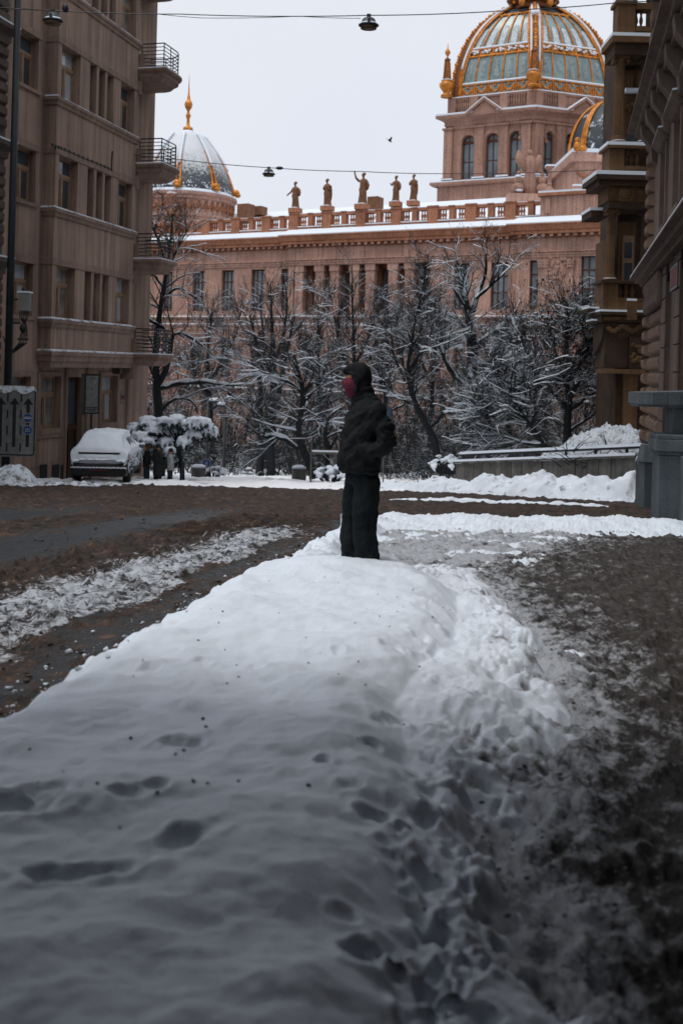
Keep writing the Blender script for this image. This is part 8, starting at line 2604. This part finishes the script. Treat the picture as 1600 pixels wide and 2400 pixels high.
# three people on the far footway
def far_person(px, pfoot, Y, h, face, coat, legs, hat, label, skirted=0.0, bag=None):
    b = unp(px, pfoot, Y)
    s = h / 1.75
    g = MB()
    g.ball((0, 0, 1.62), (0.085, 0.075, 0.115), 12, 8); g.ball((-0.09, 0, 1.61), (0.02, 0.015, 0.02), 6, 5)
    g.tube([(0, 0, 1.4), (0, 0, 1.56)], 0.055, 8)
    loft(g, [(0.88, 0, 0.10, 0.15), (1.1, 0, 0.10, 0.15), (1.3, 0, 0.11, 0.18), (1.44, 0, 0.06, 0.12)], 12)
    for t in (-1, 1):
        g.tube([(0, 0.17 * t, 1.38), (0.05, 0.23 * t, 1.10), (-0.08, 0.20 * t, 0.92)], [0.05, 0.04, 0.03], 8)
        g.ball((-0.10, 0.20 * t, 0.87), (0.03, 0.018, 0.05), 8, 6)
        for k in range(4): g.tube([(-0.12 + 0.014 * k, 0.2 * t, 0.84), (-0.125 + 0.014 * k, 0.195 * t, 0.79 + 0.006 * abs(k - 1.5))], [0.009, 0.007], 5)
        g.tube([(-0.12, 0.19 * t, 0.87), (-0.145, 0.18 * t, 0.83)], [0.011, 0.008], 5)
        g.tube([(0, 0.08 * t, 0.9), (-0.02 * t, 0.09 * t, 0.5), (0.02 * t, 0.09 * t, 0.07)], [0.08, 0.055, 0.04], 8)
    body = voxel(g, 0.02, 2, 'person', M_SKIN)
    body.location = b; body.rotation_euler = (0, 0, face); body.scale = (s, s, s)
    tag(body, label, 'person')
    c = MB()
    loft(c, [(0.80 - skirted, 0, 0.17, 0.22), (1.0, 0, 0.165, 0.22), (1.3, 0, 0.16, 0.225), (1.42, 0, 0.12, 0.19), (1.5, 0, 0.08, 0.09)], 16)
    for t in (-1, 1): c.tube([(0, 0.18 * t, 1.38), (0.05, 0.255 * t, 1.12), (-0.07, 0.22 * t, 0.95)], [0.085, 0.075, 0.06], 8)
    voxel(c, 0.022, 3, 'coat', coat, body, lambda q: fbm(q[:, 0] * 7, q[:, 2] * 7 + q[:, 1] * 5, 2, 7) * 0.02)
    t_ = MB()
    loft(t_, [(0.92, 0, 0.13, 0.17), (0.75, 0, 0.14, 0.18)], 14)
    for t in (-1, 1): loft(t_, [(0.8, 0.0, 0.12, 0.095), (0.45, -0.03 * t, 0.09, 0.085), (0.06, 0.02 * t, 0.085, 0.085)], 12, 0.10 * t)
    voxel(t_, 0.022, 2, 'trousers', legs, body)
    ht = MB().ball((0.01, 0, 1.67), (0.105, 0.098, 0.10), 12, 8)
    ht.build('hat', hat, body, True)
    for t in (-1, 1): MB().ball((-0.04 + 0.02 * t, 0.1 * t, 0.04), (0.13, 0.05, 0.05), 10, 6).build('shoe', M_RUBBER, body, True)
    if bag is not None:
        bg = MB(); bg.ball((-0.22, -0.12, 1.05), (0.12, 0.10, 0.22), 10, 8); bg.build('bag', bag, body, True)
    return body
far_person(343, 1140, 36.9, 1.55, rad(200), M_COAT, M_JEANS, M_ORANGE, 'person in an orange hat and jeans partly hidden by the parked car')
far_person(369, 1143, 36.5, 1.60, rad(230), M_COAT, M_COAT, M_COAT, 'person in a long dark coat, middle of the three people by the parked car', 0.30, M_PALECOAT)
far_person(398, 1144, 36.6, 1.46, rad(10), M_PALECOAT, M_COAT, M_COAT, 'person in a pale jacket and dark trousers, rightmost of the three people', 0.0, M_COAT)

# ------------------------------------------------------------------ snow-covered parked car
CARY = 31.6
cb_ = unp(231, 1134, CARY)
CAR = thing('parked_car', 'grey hatchback seen from behind under thick snow', 'car', cb_, rad(4.6))
ST_ = [  # y, sill z, belt half width, belt z, top z, top half width
    (0.00, 0.34, 0.78, 0.60, 0.66, 0.70), (0.04, 0.28, 0.86, 0.72, 0.78, 0.78), (0.10, 0.26, 0.88, 0.86, 1.00, 0.74), (0.30, 0.26, 0.89, 0.92, 1.18, 0.68), (0.62, 0.25, 0.90, 0.95, 1.42, 0.60),
    (0.95, 0.25, 0.90, 0.96, 1.49, 0.59), (1.7, 0.25, 0.90, 0.95, 1.52, 0.60), (2.4, 0.25, 0.90, 0.94, 1.47, 0.60), (2.9, 0.25, 0.90, 0.93, 1.20, 0.64), (3.25, 0.25, 0.90, 0.90, 0.98, 0.72), (3.8, 0.26, 0.87, 0.82, 0.90, 0.70), (4.15, 0.28, 0.82, 0.70, 0.78, 0.62), (4.25, 0.34, 0.72, 0.58, 0.62, 0.55)]
def car_sec(y, zs, w, zb_, zt_, wt):
    half = [(0.0, zs), (w * 0.80, zs), (w * 0.97, zs + 0.12), (w, (zs + zb_) / 2 + 0.05), (w * 0.985, zb_), (wt + (w - wt) * 0.25, zb_ + (zt_ - zb_) * 0.55), (wt, zt_ - 0.05 * (zt_ - zb_) - 0.01), (wt * 0.8, zt_), (0.0, zt_ + 0.015)]
    return [(x_, y, z_) for x_, z_ in half] + [(-x_, y, z_) for x_, z_ in half[-2:0:-1]]
secs = [car_sec(*s) for s in ST_]
n = len(secs[0])
m = MB()
vs_ = [v for s in secs for v in s]
fs_ = []
for k in range(len(secs) - 1):
    for i in range(n): fs_.append((k * n + i, k * n + (i + 1) % n, (k + 1) * n + (i + 1) % n, (k + 1) * n + i))
fs_ += [tuple(range(n)), tuple((len(secs) - 1) * n + i for i in range(n - 1, -1, -1))]
m.add(vs_, fs_)
body = m.build('body', M_CARPAINT, CAR, True)
ss = body.modifiers.new('s', 'SUBSURF'); ss.levels = 2; ss.render_levels = 2
for y_ in (0.72, 3.32):
    for s in (-1, 1):
        wm_ = MB(Matrix.Translation((s * 0.80, y_, 0.30)) @ Matrix.Rotation(math.pi / 2, 4, 'Y'))
        wm_.lathe([(0.19, -0.10), (0.29, -0.11), (0.32, -0.08), (0.325, 0.0), (0.32, 0.08), (0.29, 0.11), (0.19, 0.10)], 24)
        wh = wm_.build('wheel', M_RUBBER, CAR, True)
        rm_ = MB(Matrix.Translation((s * 0.80, y_, 0.30)) @ Matrix.Rotation(math.pi / 2, 4, 'Y'))
        rm_.lathe([(0.0, 0.085 * s), (0.06, 0.09 * s), (0.19, 0.06 * s), (0.20, 0.10 * s)], 20)
        rm_.build('rim', M_GREYBOX, wh, True)
        ar = MB()
        N = 12
        for i in range(N):
            a0, a1 = math.pi * i / N, math.pi * (i + 1) / N
            ar.add([(s * 0.905, y_ - 0.40 * math.cos(a0), 0.28 + 0.40 * math.sin(a0)), (s * 0.905, y_ - 0.40 * math.cos(a1), 0.28 + 0.40 * math.sin(a1)), (s * 0.90, y_ - 0.33 * math.cos(a1), 0.28 + 0.33 * math.sin(a1)), (s * 0.90, y_ - 0.33 * math.cos(a0), 0.28 + 0.33 * math.sin(a0))], [(0, 1, 2, 3)])
        ar.build('wheel_arch', M_BUMPER, CAR)
bp_ = MB()
bp_.hexa([(-0.84, -0.09, 0.24), (0.84, -0.09, 0.24), (0.90, 0.25, 0.24), (-0.90, 0.25, 0.24), (-0.86, -0.10, 0.60), (0.86, -0.10, 0.60), (0.915, 0.25, 0.62), (-0.915, 0.25, 0.62)])
bo_ = bev(bp_.build('bumper', M_BUMPER, CAR), 0.05, 3)
bx_ = MB()
n_ = 30
for i in range(n_):
    x0_ = -0.86 + 1.72 * i / n_
    bx_.ball((x0_ + 0.03, -0.085, 0.52 + 0.008 * math.sin(i * 2.3)), (0.05, 0.035, 0.018 + 0.012 * abs(math.sin(i * 1.7))), 8, 5)
bx_.build('bumper_snow', M_SNOW, CAR, True)
MB().box(-0.26, 0.26, -0.125, -0.10, 0.42, 0.46).build('reflector', M_RED, CAR)
MB().hexa([(-0.60, -0.02, 0.945), (0.60, -0.02, 0.945), (0.62, 0.12, 0.945), (-0.62, 0.12, 0.945), (-0.66, -0.03, 1.0), (0.66, -0.03, 1.0), (0.66, 0.12, 1.0), (-0.66, 0.12, 1.0)]).build('plate_recess', M_BUMPER, CAR)
for s in (-1, 1):
    mr = MB(); mr.ball((s * 1.02, 2.78, 1.0), (0.11, 0.07, 0.08), 10, 8)
    mi = mr.build('mirror', M_CARPAINT, CAR, True)
    MB().ball((s * 1.02, 2.78, 1.07), (0.11, 0.08, 0.035), 10, 6).build('snow', M_SNOW, mi, True)
    MB().hexa([(s * 0.72, -0.005, 0.70), (s * 0.90, 0.06, 0.70), (s * 0.93, 0.26, 0.72), (s * 0.74, 0.1, 0.72), (s * 0.72, 0.0, 0.93), (s * 0.89, 0.07, 0.93), (s * 0.92, 0.26, 0.95), (s * 0.74, 0.1, 0.95)]).build('tail_light', M_RED, CAR)
    sw = MB()
    sw.add([(s * 0.905, 1.1, 0.99), (s * 0.905, 2.5, 0.98), (s * 0.70, 2.35, 1.38), (s * 0.695, 1.1, 1.40)], [(0, 1, 2, 3)]); 
    sw.build('side_window', M_PANED, CAR)
# snow blanket: roof, rear window, tailgate, flanks in patches
bl_ = MB()
loft_s = []
rows_, cols_ = 90, 60
ys = np.linspace(-0.06, 4.2, rows_)
Sy = [s[0] for s in ST_]
def ci(y, k): return np.interp(y, Sy, [s[k] for s in ST_])
U = np.linspace(-1, 1, cols_)
Pg = np.zeros((rows_, cols_, 3))
for i, y in enumerate(ys):
    w, zb_, zt_, wt = ci(y, 2), ci(y, 3), ci(y, 4), ci(y, 5)
    prof_x = [w * 1.0, w * 1.01, wt + (w - wt) * 0.3, wt, wt * 0.6, 0.0]
    prof_z = [zb_ - 0.10, zb_ + 0.02, zb_ + (zt_ - zb_) * 0.55, zt_ - 0.02, zt_ + 0.02, zt_ + 0.04]
    a = np.abs(U) * 5
    xs = np.interp(5 - a, np.arange(6), prof_x); zs = np.interp(5 - a, np.arange(6), prof_z)
    Pg[i, :, 0] = np.sign(U) * xs; Pg[i, :, 1] = y; Pg[i, :, 2] = zs
X_, Y_ = Pg[:, :, 0], Pg[:, :, 1]
nz = fbm(X_ * 3, Y_ * 3, 4, 501) * 0.09 + fbm(X_ * 11, Y_ * 9, 3, 505) * 0.035
edgef = np.clip((1 - np.abs(U)) * 6, 0, 1)[None, :]
Pg[:, :, 2] += (0.065 + nz) * (0.25 + 0.75 * edgef) + 0.02
Pg[:, :, 1] += (-0.06 + nz * 0.6) * (Y_ < 0.8)
Pg[:, :, 0] *= 1.0 + 0.012 + nz * 0.12
grid_mesh('snow_blanket', Pg, M_SNOW, CAR)
rows_, cols_ = 30, 70
U, Vv = np.meshgrid(np.linspace(-1, 1, cols_), np.linspace(0, 1, rows_))
zc_ = 0.635 + Vv * 0.31
ww = np.interp(zc_, [0.6, 0.7, 0.95], [0.84, 0.88, 0.80])
Pg = np.stack([U * ww, 0.03 - 0.075 * np.sin(np.pi * np.clip(Vv, 0.0, 1)) ** 0.5 + 0.10 * np.abs(U) ** 6 - 0.02 + fbm(U * 4, Vv * 3, 4, 511) * 0.03, zc_ + fbm(U * 6, Vv * 0 + 2, 3, 515) * 0.02 * (Vv < 0.2)], 2)
grid_mesh('tailgate_snow', Pg, M_SNOW, CAR)
fl = MB()
rnd = random.Random(77)
for i in range(260):
    s = 1
    y_ = 0.1 + 3.9 * rnd.random() ** 1.2
    z_ = 0.9 - 0.55 * rnd.random() ** 1.8
    fl.ball((s * (0.895 + 0.008 * rnd.random()), y_, z_), (0.012, 0.02 + 0.06 * rnd.random(), 0.015 + 0.05 * rnd.random()), 6, 4)
fl.build('flank_snow', M_SNOW, CAR, True, kind='stuff')
sk = MB().hexa([(0.86, 1.0, 0.24), (0.93, 1.0, 0.24), (0.93, 2.9, 0.24), (0.86, 2.9, 0.24), (0.86, 1.0, 0.33), (0.92, 1.0, 0.33), (0.92, 2.9, 0.33), (0.86, 2.9, 0.33)]).build('sill', M_BUMPER, CAR)

# ------------------------------------------------------------------ conifer bowed down by snow
YCN = 37.6
ct = unp(428, 1128, YCN)
CN = thing('snowy_conifer', 'bowed conifer thickly laden with snow above the three people', 'tree', ct)
CI = Matrix.Translation(ct).inverted()
def cp(px, py, Y=YCN): return CI @ unp(px, py, Y)
MB().tube([(0, 0, -0.3), cp(427, 1090), cp(418, 1055), cp(400, 1020)], [0.10, 0.09, 0.08, 0.05], 9).build('trunk', M_BARK, CN, True)
rnd = random.Random(42)
sn, nd_ = MB(), []
crown = [(405, 1005), (360, 1000), (440, 995), (480, 1000), (330, 1015), (380, 985), (460, 985), (350, 1030), (390, 1030), (430, 1030), (325, 1040), (370, 1045), (315, 1000), (498, 1008), (450, 1018), (345, 985), (420, 980), (480, 985), (395, 1055), (405, 1070), (315, 1030), (338, 1052)]
for (px_, py_) in crown:
    for j in range(3):
        Y_ = YCN + rnd.uniform(-0.9, 0.9)
        c_ = cp(px_ + rnd.uniform(-9, 9), py_ + rnd.uniform(-5, 5), Y_)
        w_ = rnd.uniform(0.18, 0.34)
        sn.ball(c_, (w_, w_ * 0.9, w_ * 0.36), 10, 7)
        for t in range(11):
            a_ = rnd.uniform(0, 6.28)
            l_ = rnd.uniform(0.7, 1.2) * w_
            tip = c_ + Vector((math.cos(a_) * l_, math.sin(a_) * l_, -rnd.uniform(0.10, 0.34)))
            mid = c_ + Vector((math.cos(a_) * l_ * 0.75, math.sin(a_) * l_ * 0.75, -0.06))
            sn.tube([c_, mid, tip], [w_ * 0.26, 0.07, 0.028], 7)
            nd_.append((mid, tip))
voxel(sn, 0.034, 1, 'snow', M_SNOW, CN, lambda q: fbm(q[:, 0] * 9, q[:, 2] * 9 + q[:, 1] * 7, 3, 521) * 0.07)
rng = np.random.default_rng(91)
Pn = []
for mid, tip in nd_:
    for k in range(6):
        b0 = np.array(mid) * (1 - k / 5) + np.array(tip) * (k / 5)
        b0 = b0 + np.array([0, 0, -0.05])
        d_ = rng.normal(size=3) * 0.10; d_[2] = -0.04 - 0.09 * rng.random()
        Pn.append(np.stack([b0, b0 + d_ * 0.6, b0 + d_ + np.array([0, 0, -0.04])]))
Pn = np.stack(Pn)
v, f = tubes(Pn, np.broadcast_to(np.array([0.014, 0.012, 0.004]), Pn.shape[:2]), 3)
tri_mesh('needles', v, f, M_NEEDLE, CN)['kind'] = 'stuff'
br_ = []
for (px_, py_) in crown:
    a_ = np.array(cp(415, 1050)); b_ = np.array(cp(px_, py_ + 5))
    br_.append(np.stack([a_ * (1 - t) + b_ * t + np.array([0, 0, 0.35 * math.sin(math.pi * t) * 0.5]) for t in np.linspace(0, 1, 6)]))
for b1_ in br_:
    v, f = tubes(b1_[None], np.linspace(0.045, 0.015, 6)[None], 5)
    tri_mesh('branch', v, f, M_BARK, CN)
# snowy shrubs in the park edge
def snow_shrub(px, py, Y, w, h, seed, label):
    c = unp(px, py, Y); rnd = random.Random(seed)
    m_ = MB()
    for i in range(26):
        a_, r_ = rnd.uniform(0, 6.28), rnd.random() ** 0.5
        hh = h * (1 - 0.7 * r_ * r_) * rnd.uniform(0.6, 1.0)
        b_ = Vector((math.cos(a_) * r_ * w, math.sin(a_) * r_ * w * 0.6, hh))
        m_.ball(b_, (0.15, 0.12, 0.055), 8, 6)
        m_.tube([b_, b_ + Vector((rnd.uniform(-0.15, 0.15), rnd.uniform(-0.15, 0.15), -0.18))], [0.07, 0.02], 6)
    o = voxel(m_, 0.035, 1, 'snowy_shrub', M_SNOW, None, lambda q: fbm(q[:, 0] * 8, q[:, 2] * 8 + q[:, 1] * 6, 3, seed) * 0.05)
    o.location = c
    tag(o, label, 'shrub')
    tw_ = MB()
    for i in range(46):
        a_, r_ = rnd.uniform(0, 6.28), rnd.random() ** 0.5
        tw_.tube([(math.cos(a_) * r_ * w * 0.5, math.sin(a_) * r_ * w * 0.3, -0.1), (math.cos(a_) * r_ * w, math.sin(a_) * r_ * w * 0.6, h * (1 - 0.6 * r_ * r_) * rnd.uniform(0.5, 1.15))], [0.02, 0.006], 4)
    tw_.build('stems', M_BARK, o, kind='stuff')
snow_shrub(500, 1112, 47, 0.65, 0.5, 601, 'low snowy shrub right of the blue footpath sign')
snow_shrub(775, 1122, 41, 0.75, 0.6, 602, 'snowy shrub at the foot of the leaning tree beside the person')
snow_shrub(1040, 1105, 40, 0.75, 0.75, 603, 'snow-loaded shrub at the left end of the concrete parapet')
snow_shrub(570, 1118, 57, 0.9, 0.35, 604, 'low snow hummock shrub left of the twin-stemmed tree')
